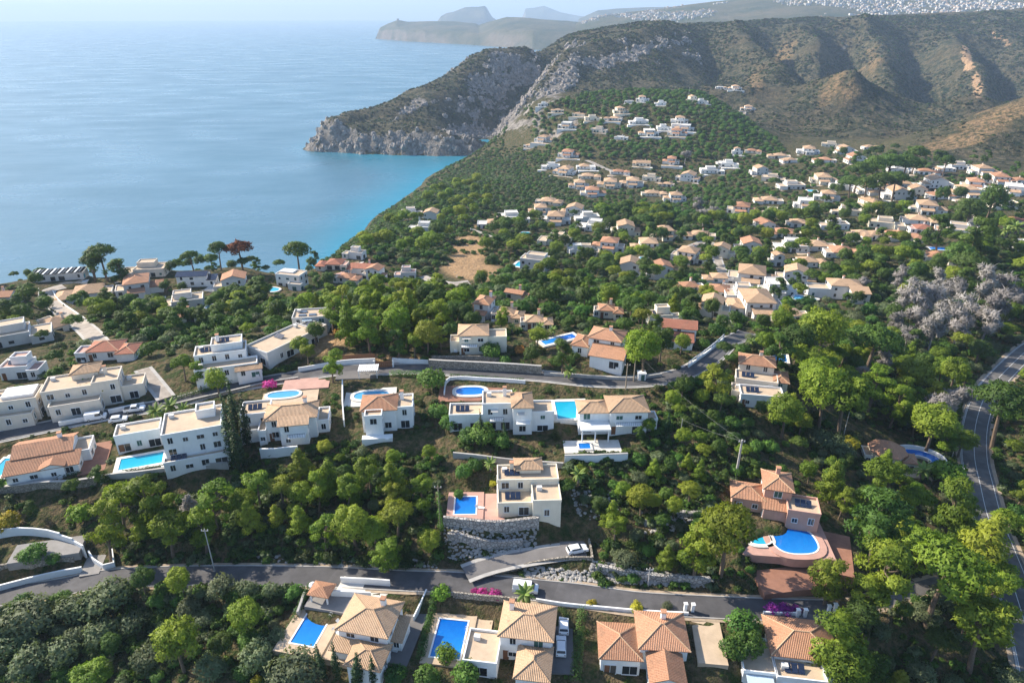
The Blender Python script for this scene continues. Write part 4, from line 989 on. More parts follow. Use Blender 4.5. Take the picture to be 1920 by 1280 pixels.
near = near*(1-np.clip(blob(1850,262,210,60,-.35)*2, 0, 1)*(DIST > 640))
t = NT('land'); p = t.pos()
aR = t.attr('rock').outputs['Fac']; aO = t.attr('ochre').outputs['Fac']; aB = t.attr('bare').outputs['Fac']; aN = t.attr('near').outputs['Fac']; aW = t.attr('brown').outputs['Fac']
aR = t.maprange(t.math('ADD', aR, t.math('MULTIPLY', t.math('SUBTRACT', t.noise(.055, 7, .75, p), .5), 1.5)), .42, .62); aO = t.maprange(t.math('ADD', aO, t.math('MULTIPLY', t.math('SUBTRACT', t.noise(.05, 7, .78, p, .6), .5), 2.6)), .5, .72); aW = t.maprange(t.math('ADD', aW, t.math('MULTIPLY', t.math('SUBTRACT', t.noise(.02, 6, .7, p), .5), 1.2)), .3, .75)
n1 = t.noise(.012, 6, .62, p); n2 = t.noise(.11, 6, .7, p); n3 = t.noise(1.1, 5, .65, p); n4 = t.noise(.45, 5, .7, p)
scrub = t.mix(t.maprange(t.noise(.07, 7, .78, p), .42, .58), (.022,.034,.018), (.150,.125,.078))
scrub = t.mix(t.maprange(t.noise(.2, 6, .75, p), .46, .58, 0, .6), scrub, (.013,.027,.011))
scrub = t.mix(t.maprange(n1, .48, .66, 0, .5), scrub, (.115,.088,.052))
tan = t.mix(t.maprange(t.noise(.16, 6, .75, p), .44, .58), (.28,.185,.10), (.06,.062,.03))
scrub = t.mix(aW, scrub, tan)  # tan of the brown hill, and sunlight painted into the spur colour
soil = t.mix(t.maprange(n3, .35, .65), (.075,.06,.034), (.17,.125,.07))
soil = t.mix(t.maprange(n4, .42, .6), soil, (.035,.055,.016))
c = t.mix(aN, scrub, soil)
rk = t.mix(t.maprange(n2, .35, .65), (.13,.115,.10), (.36,.32,.28)); rk = t.mix(t.maprange(n4, .52, .68, 0, .6), rk, (.05,.062,.035))
c = t.mix(aR, c, rk)
c = t.mix(aO, c, t.mix(t.maprange(n4, .4, .65), (.34,.19,.09), (.55,.40,.26)))
c = t.mix(aB, c, t.mix(t.maprange(n3, .35, .65), (.30,.18,.085), (.48,.32,.18)))
hb = t.math('ADD', t.math('ADD', t.math('MULTIPLY', n2, 2.2), t.math('MULTIPLY', n4, .9)), t.math('MULTIPLY', t.math('SUBTRACT', 1.0, aN), t.math('ADD', t.math('MULTIPLY', n2, 3.5), t.math('MULTIPLY', t.noise(.03, 5, .7, p), 9.0))))
M['land'] = t.done(t.principled(c, .95, t.bump(hb, 1.6, .9), .1))
idx = np.arange(NU*NV).reshape(NV, NU)
F = np.stack([idx[:-1,:-1], idx[:-1,1:], idx[1:,1:], idx[1:,:-1]], -1).reshape(-1, 4)
Vt = np.stack([GX, GY, GZ], -1).reshape(-1, 3)
keep = ~((GZ.reshape(-1)[F] < -9).all(1)); F = F[keep]
used = np.zeros(len(Vt), bool); used[F.ravel()] = True; remap = np.cumsum(used)-1
me = np_mesh('terrain', Vt[used], remap[F], M['land'], True)
for nm, arr in (('rock', rock), ('ochre', ochre), ('bare', bare), ('near', near), ('brown', brown)):
    at = me.attributes.new(nm, 'FLOAT', 'POINT'); at.data.foreach_set('value', arr.reshape(-1)[used].astype(np.float32))
terrain = link(bpy.data.objects.new('terrain', me)); tag(terrain, kind='structure', label='hilly coastal ground under the villas, woods and mountains')

# sea
t = NT('sea_water'); p = t.pos()
mp = t.n.new('ShaderNodeMapping'); mp.inputs['Scale'].default_value = (1, 2.2, 1); mp.inputs['Rotation'].default_value = (0, 0, R(-20)); t.t.links.new(p, mp.inputs[0]); q = mp.outputs[0]
w1 = t.noise(.06, 5, .6, q); w2 = t.noise(.5, 4, .6, q); w3 = t.noise(.006, 4, .55, q); w4 = t.noise(.0012, 4, .5, q)
sea_c = t.mix(t.maprange(w4, .35, .65), (.05,.135,.19), (.065,.16,.22))
sh = t.attr('shallow').outputs['Fac']
sea_c = t.mix(sh, sea_c, (.008,.20,.30))
rough = t.maprange(w3, .35, .65, .24, .40)
h = t.math('ADD', t.math('MULTIPLY', w1, 1.0), t.math('MULTIPLY', w2, .22))
M['sea_water'] = t.done(t.principled(sea_c, rough, t.bump(h, .8, .7), .5, IOR=1.333))
SEA_R = 30000.0
rr = np.r_[0.0, np.exp(np.linspace(math.log(150), math.log(SEA_R), 90))]
th = np.linspace(-1.25, 1.25, 181)
SV = np.array([(math.sin(a)*r, math.cos(a)*r-60, 0.0) for r in rr[1:] for a in th]); n = len(th)
SF = np.array([(i*n+j, i*n+j+1, (i+1)*n+j+1, (i+1)*n+j) for i in range(len(rr)-2) for j in range(n-1)])
me = np_mesh('sea', SV, SF, M['sea_water'], True)
sp = project(SV+np.array([0,0,.01])); hz_ = gz(SV[:,0], SV[:,1])
inb = (np.hypot(SV[:,0], SV[:,1]) < 2500)
shal = np.where(inb, np.clip((hz_+22)/22, 0, 1), 0)*np.clip((SV[:,0]+420)/250, 0, 1)
at = me.attributes.new('shallow', 'FLOAT', 'POINT'); at.data.foreach_set('value', shal.astype(np.float32))
sea = link(bpy.data.objects.new('sea', me)); tag(sea, kind='structure', label='calm blue sea reaching to the horizon')

# far hills: lofted from crest and foot lines, each at its own distance
def far_ridge(name, crest, base_d, crest_d, back, zb, mat, label, seed, rough=.05, cols=160, rows=22, cliff=.35):
    px = np.linspace(crest[0][0], crest[-1][0], cols); py = np.interp(px, [c[0] for c in crest], [c[1] for c in crest])
    bd = np.interp(px, [c[0] for c in base_d], [c[1] for c in base_d]); V = []
    for i in range(cols):
        cr = at_d(px[i], py[i], crest_d if not callable(crest_d) else crest_d(px[i])); b = np.array([cr[0]*bd[i]/cr[1], bd[i], zb])
        for j in range(rows):
            s = j/(rows-1)*1.35
            if s <= 1:
                xy = b*(1-s)+cr*s; z = zb+(cr[2]-zb)*(cliff*min(1, s*6)+(1-cliff)*s**.8)
            else:
                xy = cr+(cr-b)*(s-1)*back/.35; z = cr[2]-(cr[2]-zb)*(s-1)/.35*1.02
            V.append((xy[0], xy[1], z))
    V = np.array(V); hgt = max(30., np.abs(V[:,2]).max()-zb); wl = hgt*.9
    nn = fbm(V[:,0]/wl, V[:,1]/wl, 5, seed); ii = np.tile(np.linspace(0, 1.35, rows), cols)
    V[:,2] += nn*hgt*rough*np.clip(ii*4, 0, 1)*np.where(ii > .95, .45, 1); V[:,1] += fbm(V[:,0]/wl*1.3, V[:,2]/wl*2, 4, seed+9)*hgt*.35*np.clip(ii*3, 0, 1)*(ii < .9)
    F = np.array([(i*rows+j, (i+1)*rows+j, (i+1)*rows+j+1, i*rows+j+1) for i in range(cols-1) for j in range(rows-1)])
    o = link(bpy.data.objects.new(name, np_mesh(name, V, F, mat, True))); tag(o, kind='structure', label=label); return o
t = NT('far_land'); p = t.pos(); n1 = t.noise(.004, 6, .65, p); n2 = t.noise(.03, 5, .7, p)
g = t.n.new('ShaderNodeNewGeometry'); sz = t.n.new('ShaderNodeSeparateXYZ'); t.t.links.new(g.outputs['Normal'], sz.inputs[0])
st = t.maprange(sz.outputs[2], .80, .52)
c = t.mix(t.maprange(n1, .35, .65), (.04,.055,.03), (.13,.11,.07)); c = t.mix(t.maprange(n2, .45, .65, 0, .5), c, (.035,.045,.02))
c = t.mix(t.math('MULTIPLY', st, t.maprange(n1, .3, .55)), c, t.mix(t.maprange(n2, .35, .65), (.12,.09,.07), (.25,.20,.165)))
M['far_land'] = t.done(t.principled(c, .95, t.bump(n2, 14.0, .8), .1))
far_ridge('far_headland', [(703,77),(706,68),(712,52),(728,44),(745,38),(765,41),(800,40),(850,40),(890,44),(898,47),(920,40),(950,31),(990,33),(1020,36),(1080,40),(1150,44),(1250,48)],
          [(703,6900),(760,6200),(860,5600),(940,5100),(1000,4700),(1250,4300)], lambda q: float(np.interp(q, [703,745,900,1000,1250], [6980,6900,6500,5900,5500])), .6, 0.0, M['far_land'],
          'hazy blue headland with steep cliffs and a small watchtower', 71, .05, 220, 26, .45)
far_ridge('rock_island', [(820,40),(827,30),(838,24),(850,22),(862,17),(872,13),(885,12),(896,12),(909,10),(913,14),(918,24),(924,33),(936,40)], [(820,10900),(936,10900)], 11400, .6, 0.0, M['far_land'],
          'pale blue flat-topped rock rising behind the far headland', 81, .02, 90, 18, .3)
far_ridge('far_mountain', [(975,40),(982,27),(985,16),(1000,15),(1020,11),(1035,17),(1050,23),(1085,30),(1120,34)], [(975,15500),(1120,15500)], 16500, .6, 0.0, M['far_land'],
          'faintest blue mountain at the skyline behind the far headland', 91, .02, 70, 16, .3)
far_ridge('far_mountain', [(1085,36),(1120,20),(1160,16),(1210,14),(1300,12),(1400,8)], [(1085,9000),(1400,9000)], 9800, .6, 0.0, M['far_land'],
          'low blue ridge at the skyline left of the white town', 95, .02, 70, 16, .3)
town = far_ridge('town_hill', [(1080,44),(1130,30),(1180,22),(1230,17),(1290,8),(1340,2),(1420,-6),(1520,-8),(1620,-6),(1720,-10),(1840,-16),(1960,-25),(2200,-45)],
          [(1080,3900),(1300,3400),(1500,3100),(2200,2900)], lambda q: float(np.interp(q, [1080,1300,1600,2200], [5200,4900,4500,4200])), .5, 95.0, M['far_land'],
          'distant slope covered by the white houses of a town', 101, .03, 200, 30, .05)
for i, h in enumerate(HERO):
    d = math.hypot(h['P'][0], h['P'][1])
    build_house('apartment_house' if 'apartment' in h['label'] else 'villa', h['P'], h['rz'], h['blocks'], h['wall'], h['roof'], h['label'], 'house', None, d < 270, h['sink'], h['win'], h['extra'], 100+i)
rndh = random.Random(5)
for i, h in enumerate(H):
    d = math.hypot(h['P'][0], h['P'][1])
    B = style_blocks(h['st'], h['Wm'], rndh)
    if d > 330 and h['roof'] == 'terra' and i % 5 in (1, 3): h['roof'] = 'tan'
    ex = {}
    if h['st'] in ('villa','low','gable') and rndh.random() < .6: ex = dict(chimney=[(B[0][0]*.5+B[0][1]*.5+1.5, B[0][3]*.7)])
    build_house('house', h['P'], R(h['rz']+rndh.uniform(-16, 16)), B, WALLS[h['wall']], ROOFS[h['roof']], h['label'], 'house', h['group'], d < 230, 3.5 if d < 400 else 6.0, None, ex, 300+i)

# ------------------------------------------------------------------ pools
def outline(kind, w, l, grow=0.0, n=28):
    if kind == 'rect': a, b = w/2+grow, l/2+grow; return [(-a,-b),(a,-b),(a,b),(-a,b)]
    if kind == 'oval': return [((w/2+grow)*math.copysign(abs(math.cos(q))**.75, math.cos(q)), (l/2+grow)*math.copysign(abs(math.sin(q))**.75, math.sin(q))) for q in np.linspace(0, 2*math.pi, n, endpoint=False)]
    if kind == 'arc':
        o = [((w/2+grow)*math.cos(q), (l/2+grow)*math.sin(q)) for q in np.linspace(R(-25), R(130), n)]
        i = [((w/2-2.6-grow)*math.cos(q), (l/2-2.6-grow)*math.sin(q)) for q in np.linspace(R(130), R(-25), n)]
        return o+i
for P, a in POOLS:
    px, py, w, l, rz, kind, mat, label, cw = a; z = P[2]
    root = empty('swimming_pool', (P[0], P[1], z), R(rz), label, 'pool')
    o = outline(kind, w, l); oo = outline(kind, w, l, cw if kind != 'arc' else .5); n = len(o)
    t0, t1 = .46, .38
    v = [(x,y,t0) for x,y in o]+[(x,y,t0) for x,y in oo]+[(x,y,-1.5) for x,y in oo]+[(x,y,t1-.25) for x,y in o]
    f = [(i,(i+1)%n,n+(i+1)%n,n+i) for i in range(n)]; f = [tuple(reversed(q)) for q in f]
    f += [(n+i,n+(i+1)%n,2*n+(i+1)%n,2*n+i) for i in range(n)]; f = f[:n]+[tuple(reversed(q)) for q in f[n:]]
    f += [(i,(i+1)%n,3*n+(i+1)%n,3*n+i) for i in range(n)]
    tm = 'terrace' if py > 1000 and px < 1000 else ('terrace_pink' if 'salmon' in label or 'terracotta-tiled' in label else 'terrace_pale')
    mesh_obj('coping', v, f, M[tm], root)
    rim = outline(kind, w, l, .28); m = MB(); n2 = len(rim)
    v = [(x,y,t0+.05) for x,y in o]+[(x,y,t0+.05) for x,y in rim]+[(x,y,t0+.0) for x,y in rim]+[(x,y,t1-.2) for x,y in o]
    f = [(n+i,n+(i+1)%n,(i+1)%n,i) for i in range(n)]+[(2*n+i,2*n+(i+1)%n,n+(i+1)%n,n+i) for i in range(n)]+[(i,(i+1)%n,3*n+(i+1)%n,3*n+i) for i in range(n)]
    mesh_obj('rim', v, f, M['trim_white'], root)
    if kind == 'arc':
        k = n//2; f = [(i, i+1, n-2-i, n-1-i) for i in range(k-1)]
        mesh_obj('water', [(x,y,t1) for x,y in o], f, M[mat], root)
        q = [((w/2+.9)*math.cos(s), (l/2+.9)*math.sin(s)) for s in np.linspace(R(-45), R(140), 24)]; qi = [((w/2+.65)*math.cos(s), (l/2+.65)*math.sin(s)) for s in np.linspace(R(-45), R(140), 24)]
        mm = MB()
        for i in range(23): mm.prism([q[i], q[i+1], qi[i+1], qi[i]], -2.5, 1.3)
        mm.build('parapet', M['trim_white'], root)
    else: mesh_obj('water', [(x,y,t1) for x,y in o], [tuple(range(n))], M[mat], root)
    if kind == 'rect' and l > 5: # steps seen through the water and a ladder
        mm = MB()
        for sx in (-.25, .25): mm.tube([(w/2+.35, l*.25+sx, t0),(w/2+.35, l*.25+sx, t0+.75),(w/2-.1, l*.25+sx, t0+.8),(w/2-.12, l*.25+sx, t1-.1)], .03, 5)
        mm.build('ladder', M['trim_white'], root)
for P, a in TERR:
    px, py, w, d, rz, mat, label, hh = a; z = P[2]
    o = MB().box(-w/2, w/2, -d/2, d/2, -1.6, .22 if mat != 'lawn' else .16).build({'drive':'driveway','lawn':'lawn'}.get(mat, 'terrace'), M[mat])
    o.location = (P[0], P[1], z); o.rotation_euler = (0,0,R(rz)); tag(o, label, kind='structure')

# ------------------------------------------------------------------ roads
for r in ROADS:
    L, z, w = r['L'], r['z'], r['w']; d = np.gradient(L, axis=0); d /= np.linalg.norm(d, axis=1)[:,None]; nrm = np.stack([-d[:,1], d[:,0]], 1)
    def strip(name, o0, o1, dz, mat, parent=None, i0=0, i1=None, thick=.0):
        a = L+nrm*o0; b = L+nrm*o1; i1 = i1 or len(L)
        V = []; 
        for i in range(i0, i1): V += [(*a[i], z[i]+dz), (*b[i], z[i]+dz)]
        n = (i1-i0); F = [(2*i, 2*i+1, 2*i+3, 2*i+2) for i in range(n-1)]
        if o0 > o1: pass
        else: F = [tuple(reversed(q)) for q in F]
        return mesh_obj(name, V, F, M[mat], parent)
    lab = dict(lower='grey asphalt lane running left to right below the wooded plots', link='pale narrow lane joining the lower lane to the main road under pines', upper='grey asphalt lane past the parked vans and stone walls',
               main='curved two-lane main road with white lines at the right edge', cliff='curving beige road between walls behind the left villas', stone='stone-paved lane climbing from the van road',
               far='short grey lane sloping between far villas at right', hill='sandy lane under the villa hill', quarry='sandy track at the foot of the bare ochre slope', mid='beige lane winding between the middle villas', ringdrive='grey driveway climbing to the cream villa')[r['key']]
    o = strip(r['name'], -w/2, w/2, .05, r['mat']); tag(o, lab, kind='structure')
    for s in (-1, 1):
        v = strip('verge', s*(w/2-.02), s*(w/2+.9), .035, 'verge' if r['key'] in ('main','link','lower') else 'concrete', o)
    if r['key'] in ('lower','upper'):
        kb = MB()
        for s in (-1, 1):
            a = L+nrm*s*(w/2+.02); b = L+nrm*s*(w/2+.24)
            for i in range(len(L)-1):
                kb.add([(*a[i],z[i]-.1),(*a[i+1],z[i+1]-.1),(*b[i+1],z[i+1]-.1),(*b[i],z[i]-.1),(*a[i],z[i]+.16),(*a[i+1],z[i+1]+.16),(*b[i+1],z[i+1]+.16),(*b[i],z[i]+.16)], [(4,5,6,7),(0,1,5,4),(2,3,7,6)] if s < 0 else [(7,6,5,4),(4,5,1,0),(6,7,3,2)])
        kb.build('kerb', M['concrete'], o)
    if r['key'] == 'main':
        for off in (-2.95, 2.95): strip('edge_line', off-.06, off+.06, .056, 'road_paint', o)
        strip('centre_line', -.06, .06, .056, 'road_paint', o)
        strip('footway', -w/2+.15, -w/2+.5, .054, 'concrete', o)
# ------------------------------------------------------------------ plants: crowns are many leaf-sized faces set on clumps
def leaf_cloud(lobes, per, size, rn, up=.25, center=None, thin=1.0, fill=.35, tints=None):
    """lobes: (x,y,z,rx,rz). returns V,F,N,tint"""
    V = []; N = []; T = []
    for li, (x, y, z, rx, rz_) in enumerate(lobes):
        n = int(per*(rx*rx)/(np.mean([l[3]**2 for l in lobes]))); n = max(12, n)
        d = rn.normal(size=(n,3)); d[:,2] += up; d /= np.linalg.norm(d, axis=1)[:,None]
        r = 1-fill*rn.random(n)**1.5
        p = d*np.array([rx,rx,rz_])*r[:,None]+np.array([x,y,z])
        nn = d*.75 + (np.array([x,y,z])-center)/(np.linalg.norm(np.array([x,y,z])-center)+1e-6)*.35+np.array([0,0,.2])
        nn += rn.normal(size=(n,3))*.22; nn /= np.linalg.norm(nn, axis=1)[:,None]
        a = np.cross(nn, rn.normal(size=(n,3))); a /= np.linalg.norm(a, axis=1)[:,None]+1e-9
        b = np.cross(nn, a)+nn*rn.uniform(-.6,.9,(n,1))
        s = size*rn.uniform(.6,1.4,(n,1))
        q = np.stack([p-a*s*.55*thin, p+a*s*.55*thin, p+b*s*1.1], 1); V.append(q.reshape(-1,3)); N.append(np.repeat(nn, 3, 0))
        tt = rn.random() if tints is None else tints[li]
        T.append(np.repeat(np.clip(tt*.7+rn.random(n)*.45-.05, 0, 1), 3))
    V = np.concatenate(V); return V, np.arange(len(V)).reshape(-1,3), np.concatenate(N), np.concatenate(T)
def crown_mesh(name, lobes, per, size, rn, mat, center, **kw):
    V, F, N, T = leaf_cloud(lobes, per, size, rn, center=np.array(center), **kw)
    me = np_mesh(name, V, F, mat, True, N)
    at = me.attributes.new('tint', 'FLOAT', 'POINT'); at.data.foreach_set('value', T.astype(np.float32)); return me
def trunk_mesh(pts, r0, r1, limbs, rn, mat):
    m = MB(); n = len(pts); m.tube(pts, [r0+(r1-r0)*i/(n-1) for i in range(n)], 7, False)
    for (a, b, r) in limbs:
        a = np.array(a); b = np.array(b); mid = (a+b)/2+np.array([0,0,-.08*np.linalg.norm(b-a)]); m.tube([a, mid, b], [r, r*.7, r*.3], 5, False)
    return raw_mesh(m, 'trunk', mat)
def pine_variant(kind, seed, mat='needle', per=190, size=.25, dead=False, lob=None):
    """crown radius about 3 m"""
    rn = np.random.default_rng(seed); L = []
    if kind == 'round':
        Hc, nl = 5.2, 24
        for i in range(nl):
            th = i*2.4; u = -0.75+1.7*(i+.5)/nl; rr = math.sqrt(max(0, 1-u*u))
            k = rn.uniform(.62, .92); L.append((rr*math.cos(th)*2.45*k*1.05, rr*math.sin(th)*2.45*k*1.05, Hc+u*2.1*k, rn.uniform(.75,1.15), rn.uniform(.6,.9)))
    elif kind == 'umbrella':
        Hc, nl = 7.0, 22
        for i in range(nl):
            th = i*2.4; rr = math.sqrt((i+.5)/nl)*2.5; L.append((rr*math.cos(th), rr*math.sin(th), Hc-.18*rr*rr+rn.uniform(-.35,.35), rn.uniform(.7,1.05), rn.uniform(.45,.65)))
    elif kind == 'cone':
        Hc, nl = 4.4, 22
        for i in range(nl):
            t_ = i/(nl-1); z = 1.6+t_*6.2; rr = (1-t_)**.8*2.1*rn.uniform(.6,1)+.1; th = i*2.4
            L.append((rr*math.cos(th), rr*math.sin(th), z, .45+.75*(1-t_)*rn.uniform(.8,1.1), .4+.4*(1-t_)))
    elif kind == 'tiers':
        Hc, nl = 6.0, 22; off = rn.uniform(-.4,.4,(5,2))
        for i in range(nl):
            k = i % 5; th = rn.uniform(0,6.28); rr = rn.uniform(.3,2.2)*(1-.09*abs(k-1.5)); L.append((rr*math.cos(th)+off[k,0]*1.6, rr*math.sin(th)+off[k,1]*1.6, 3.6+k*1.15+rn.uniform(-.25,.25), rn.uniform(.6,1.05), rn.uniform(.4,.65)))
    else:  # ragged, leaning
        Hc, nl = 5.6, 18
        for i in range(nl):
            th = i*2.4+rn.uniform(-.3,.3); rr = rn.uniform(.5,2.4); L.append((rr*math.cos(th)+.5, rr*math.sin(th), Hc+rn.uniform(-1.7,1.9)*(1-rr/3.4), rn.uniform(.6,1.05), rn.uniform(.5,.75)))
    lean = rn.uniform(-.5,.5,2)
    c = (0,0,Hc-.6); cm = crown_mesh('crown', L, per, size, rn, M[mat], c, thin=.75 if not dead else .3)
    top = Hc-.4 if kind != 'cone' else 6.8
    pts = [(0,0,-1.0),(lean[0]*.3,lean[1]*.3,top*.35),(lean[0]*.2,lean[1]*.1,top*.7),(0,0,top)]
    limbs = []
    for i in rn.choice(len(L), min(len(L), 11), replace=False):
        l = L[i]; zz = max(1.4, min(top, l[2]-rn.uniform(.6,1.4))); limbs.append(((0,0,zz-.3),(l[0],l[1],l[2]-.1), .09))
    tm = trunk_mesh(pts, .26, .09, limbs, rn, M['trunk' if not dead else 'trunk_grey'])
    return dict(crown=cm, trunk=tm, hc=Hc, rc=2.95)
def bush_variant(seed, mat, nl=12, per=90, size=.2, flat=.8, R0=1.5, stem=True):
    rn = np.random.default_rng(seed); L = []
    for i in range(nl):
        th = i*2.4; u = -.35+1.25*(i+.5)/nl; rr = math.sqrt(max(0,1-u*u)); k = rn.uniform(.5,.8)
        L.append((rr*math.cos(th)*R0*k, rr*math.sin(th)*R0*k, R0*flat*(.75+u*.62*k), R0*rn.uniform(.3,.48), R0*flat*rn.uniform(.28,.42)))
    cm = crown_mesh('crown', L, per, size, rn, M[mat], (0,0,R0*flat*.5))
    tm = trunk_mesh([(0,0,-.8),(.05,.03,R0*.3),(.0,.0,R0*flat*.9)], .1*R0, .03*R0, [((0,0,R0*.25),(l[0]*.8,l[1]*.8,l[2]*.9), .04*R0) for l in L[::3]], rn, M['trunk'])
    return dict(crown=cm, trunk=tm, hc=R0*flat*.75, rc=R0)
def cypress_variant(seed):
    rn = np.random.default_rng(seed); L = []
    for i in range(22):
        t_ = i/21; z = .5+t_*6.4; r = .8*math.sin(math.pi*min(1, .2+t_*.8))**.7*(1-t_*.45); th = i*2.4
        L.append((r*.35*math.cos(th), r*.35*math.sin(th), z, max(.16, r*.75), .55))
    return dict(crown=crown_mesh('crown', L, 60, .16, rn, M['leaf_cypress'], (0,0,3)), trunk=trunk_mesh([(0,0,-1),(0,0,3),(0,0,6)], .14, .04, [], rn, M['trunk']), hc=3.6, rc=.9)
VAR = {}
VAR['pine'] = [pine_variant(k, 10+i, 'needle') for i, k in enumerate(('round','umbrella','round','tiers','ragged','cone','tiers'))]
VAR['pine_dark'] = [pine_variant(k, 30+i, 'needle_dark') for i, k in enumerate(('round','umbrella','tiers','round'))]
VAR['cone'] = [pine_variant('cone', 40+i, 'needle') for i in range(2)]
VAR['umbrella'] = [pine_variant('umbrella', 45+i, 'needle_dark') for i in range(2)]
VAR['dead'] = [pine_variant(k, 50+i, 'leaf_dead', 110, .62, True) for i, k in enumerate(('round','tiers','ragged'))]
VAR['deadcone'] = [pine_variant('cone', 55, 'leaf_dead', 100, .55, True)]
VAR['rust'] = [pine_variant('umbrella', 58, 'leaf_rust', 90, .4, False)]
VAR['olive'] = [bush_variant(60+i, 'leaf_olive', 15, 100, .2, .9, 2.0) for i in range(3)]
VAR['leafy'] = [bush_variant(70+i, 'leaf_green', 15, 100, .24, 1.0, 2.0) for i in range(3)]
VAR['lime'] = [bush_variant(76+i, 'leaf_lime', 14, 100, .22, .95, 1.8) for i in range(2)]
VAR['yellow'] = [bush_variant(79, 'leaf_yellow', 12, 90, .2, 1.0, 1.4)]
VAR['autumn'] = [bush_variant(81, 'leaf_autumn', 12, 90, .2, 1.0, 1.4)]
VAR['shrub'] = [bush_variant(84+i, 'leaf_shrub', 10, 60, .2, .75, 1.4) for i in range(3)]
VAR['petal'] = [bush_variant(90, 'petal', 10, 80, .16, .75, 1.3)]
VAR['purple'] = [bush_variant(91, 'petal_purple', 10, 80, .16, .65, 1.3)]
VAR['cypress'] = [cypress_variant(95), cypress_variant(96)]
NAMES = dict(pine=('pine_tree','tree'), pine_dark=('pine_tree','tree'), cone=('pine_tree','tree'), umbrella=('pine_tree','tree'), dead=('dead_pine','dead tree'), deadcone=('dead_pine','dead tree'), rust=('pine_tree','tree'),
             olive=('olive_tree','tree'), leafy=('leafy_tree','tree'), lime=('leafy_tree','tree'), yellow=('flowering_bush','bush'), autumn=('leafy_tree','tree'), shrub=('shrub','shrub'), petal=('bougainvillea','bush'), purple=('bougainvillea','bush'), cypress=('cypress_tree','tree'))
rnp = random.Random(77)
def plant(kind, P, s, label, group=None, vi=None, sq=None):
    v = VAR[kind][vi if vi is not None else rnp.randrange(len(VAR[kind]))]; nm, cat = NAMES[kind]
    root = empty(nm, (P[0], P[1], P[2]), rnp.uniform(0, 6.28), label, cat, group)
    root.scale = (s*rnp.uniform(.88,1.12), s*rnp.uniform(.88,1.12), s*rnp.uniform(.85,1.15)); root.rotation_euler = (rnp.gauss(0,.06), rnp.gauss(0,.06), rnp.uniform(0,6.28))
    put(v['trunk'], 'trunk', root); put(v['crown'], 'crown', root); return root
def crown_at(kind, px, py, wpx, vi=None):
    """base point and scale so that the crown's middle shows at the pixel with that width"""
    v = VAR[kind][vi or 0]; P = ground(px, py, 3.0); s = wpx*mpp(P)/(2*v['rc']); edge = P[2] < 40 and py > 420
    for _ in range(2): P = ground(px, py, v['hc']*s); s = wpx*mpp((P[0],P[1],P[2]+v['hc']*s))/(2*v['rc'])
    if edge:      # the sight line passes over the cliff edge: stand the tree on the edge
        for k in range(0, 90, 3):
            Q = ground(px, py+k)
            if Q[2] > 60: break
        P = ground(px, py+k+4); s = wpx*mpp(P)/(2*v['rc'])
    return P, s
PLACED = []   # x, y, radius of everything that keeps other plants away
for h in HERO:
    c, s_ = math.cos(h['rz']), math.sin(h['rz'])
    for b in h['blocks']:
        bx_, by_ = (b[0]+b[1])/2, (b[2]+b[3])/2; PLACED.append((h['P'][0]+bx_*c-by_*s_, h['P'][1]+bx_*s_+by_*c, math.hypot(b[1]-b[0], b[3]-b[2])*.5))
for h in H: PLACED.append((h['P'][0], h['P'][1], h['Wm']*.56)); PLACED.append((h['P'][0], h['P'][1]-h['Wm']*.45, h['Wm']*.40)); PLACED.append((h['P'][0]*(1-h['Wm']*.8/h['P'][1]), h['P'][1]-h['Wm']*.8, h['Wm']*.34))
for P, a in POOLS: PLACED.append((P[0], P[1], max(a[2], a[3])*.5+a[8])); PLACED.append((P[0], P[1]-max(a[2],a[3])*.5, a[2]*.4))
for P, a in TERR:
    n = max(1, int(max(a[2], a[3])/min(a[2], a[3])+.5)); c, s_ = math.cos(R(a[4])), math.sin(R(a[4]))
    for i in range(n):
        t_ = ((i+.5)/n-.5)*max(a[2], a[3]); q = (t_*c, t_*s_) if a[2] > a[3] else (-t_*s_, t_*c); PLACED.append((P[0]+q[0], P[1]+q[1], min(a[2], a[3])*.5))
for px, py, r in ((1668,850,9),(1650,842,6),(1715,868,7),(1640,855,5)): P = ground(px, py); PLACED.append((P[0], P[1], r))
for px, py, r in ((878,448,9),(882,466,11),(880,485,12),(893,500,12),(868,505,9),(900,518,9),(880,525,9),(600,645,7),(560,655,6),(640,668,6),(520,660,5)): P = ground(px, py); PLACED.append((P[0], P[1], r))
for h in HERO+H[:50]:
    d_ = math.hypot(h['P'][0], h['P'][1]); w_ = h.get('Wm', 1.6*h.get('r', 8))
    if d_ > 255: PLACED.append((h['P'][0]*(1-w_*.95/d_), h['P'][1]*(1-w_*.95/d_), w_*.36))
for px, py, r in ((985,515,9),(1000,512,8),(772,415,7),(805,425,7)): P = ground(px, py); PLACED.append((P[0], P[1], r))
P = ground(1667, 845)
for k in (7, 12, 17, 22): PLACED.append((P[0]-.91*k, P[1]+.41*k, 5.0))
NOGO = list(PLACED)
CAND = []     # pines etc. waiting: (size on screen, kind, P, s, label, group)
def hand(kind, pts, label, group):
    for q in pts:
        k = kind
        P, s = crown_at(k, *q[:3]); PLACED.append((P[0], P[1], s*VAR[k][0]['rc']*.8))
        CAND.append((1e9, k, P, s, label if len(q) < 4 else q[3], group if len(pts) > 1 else None))
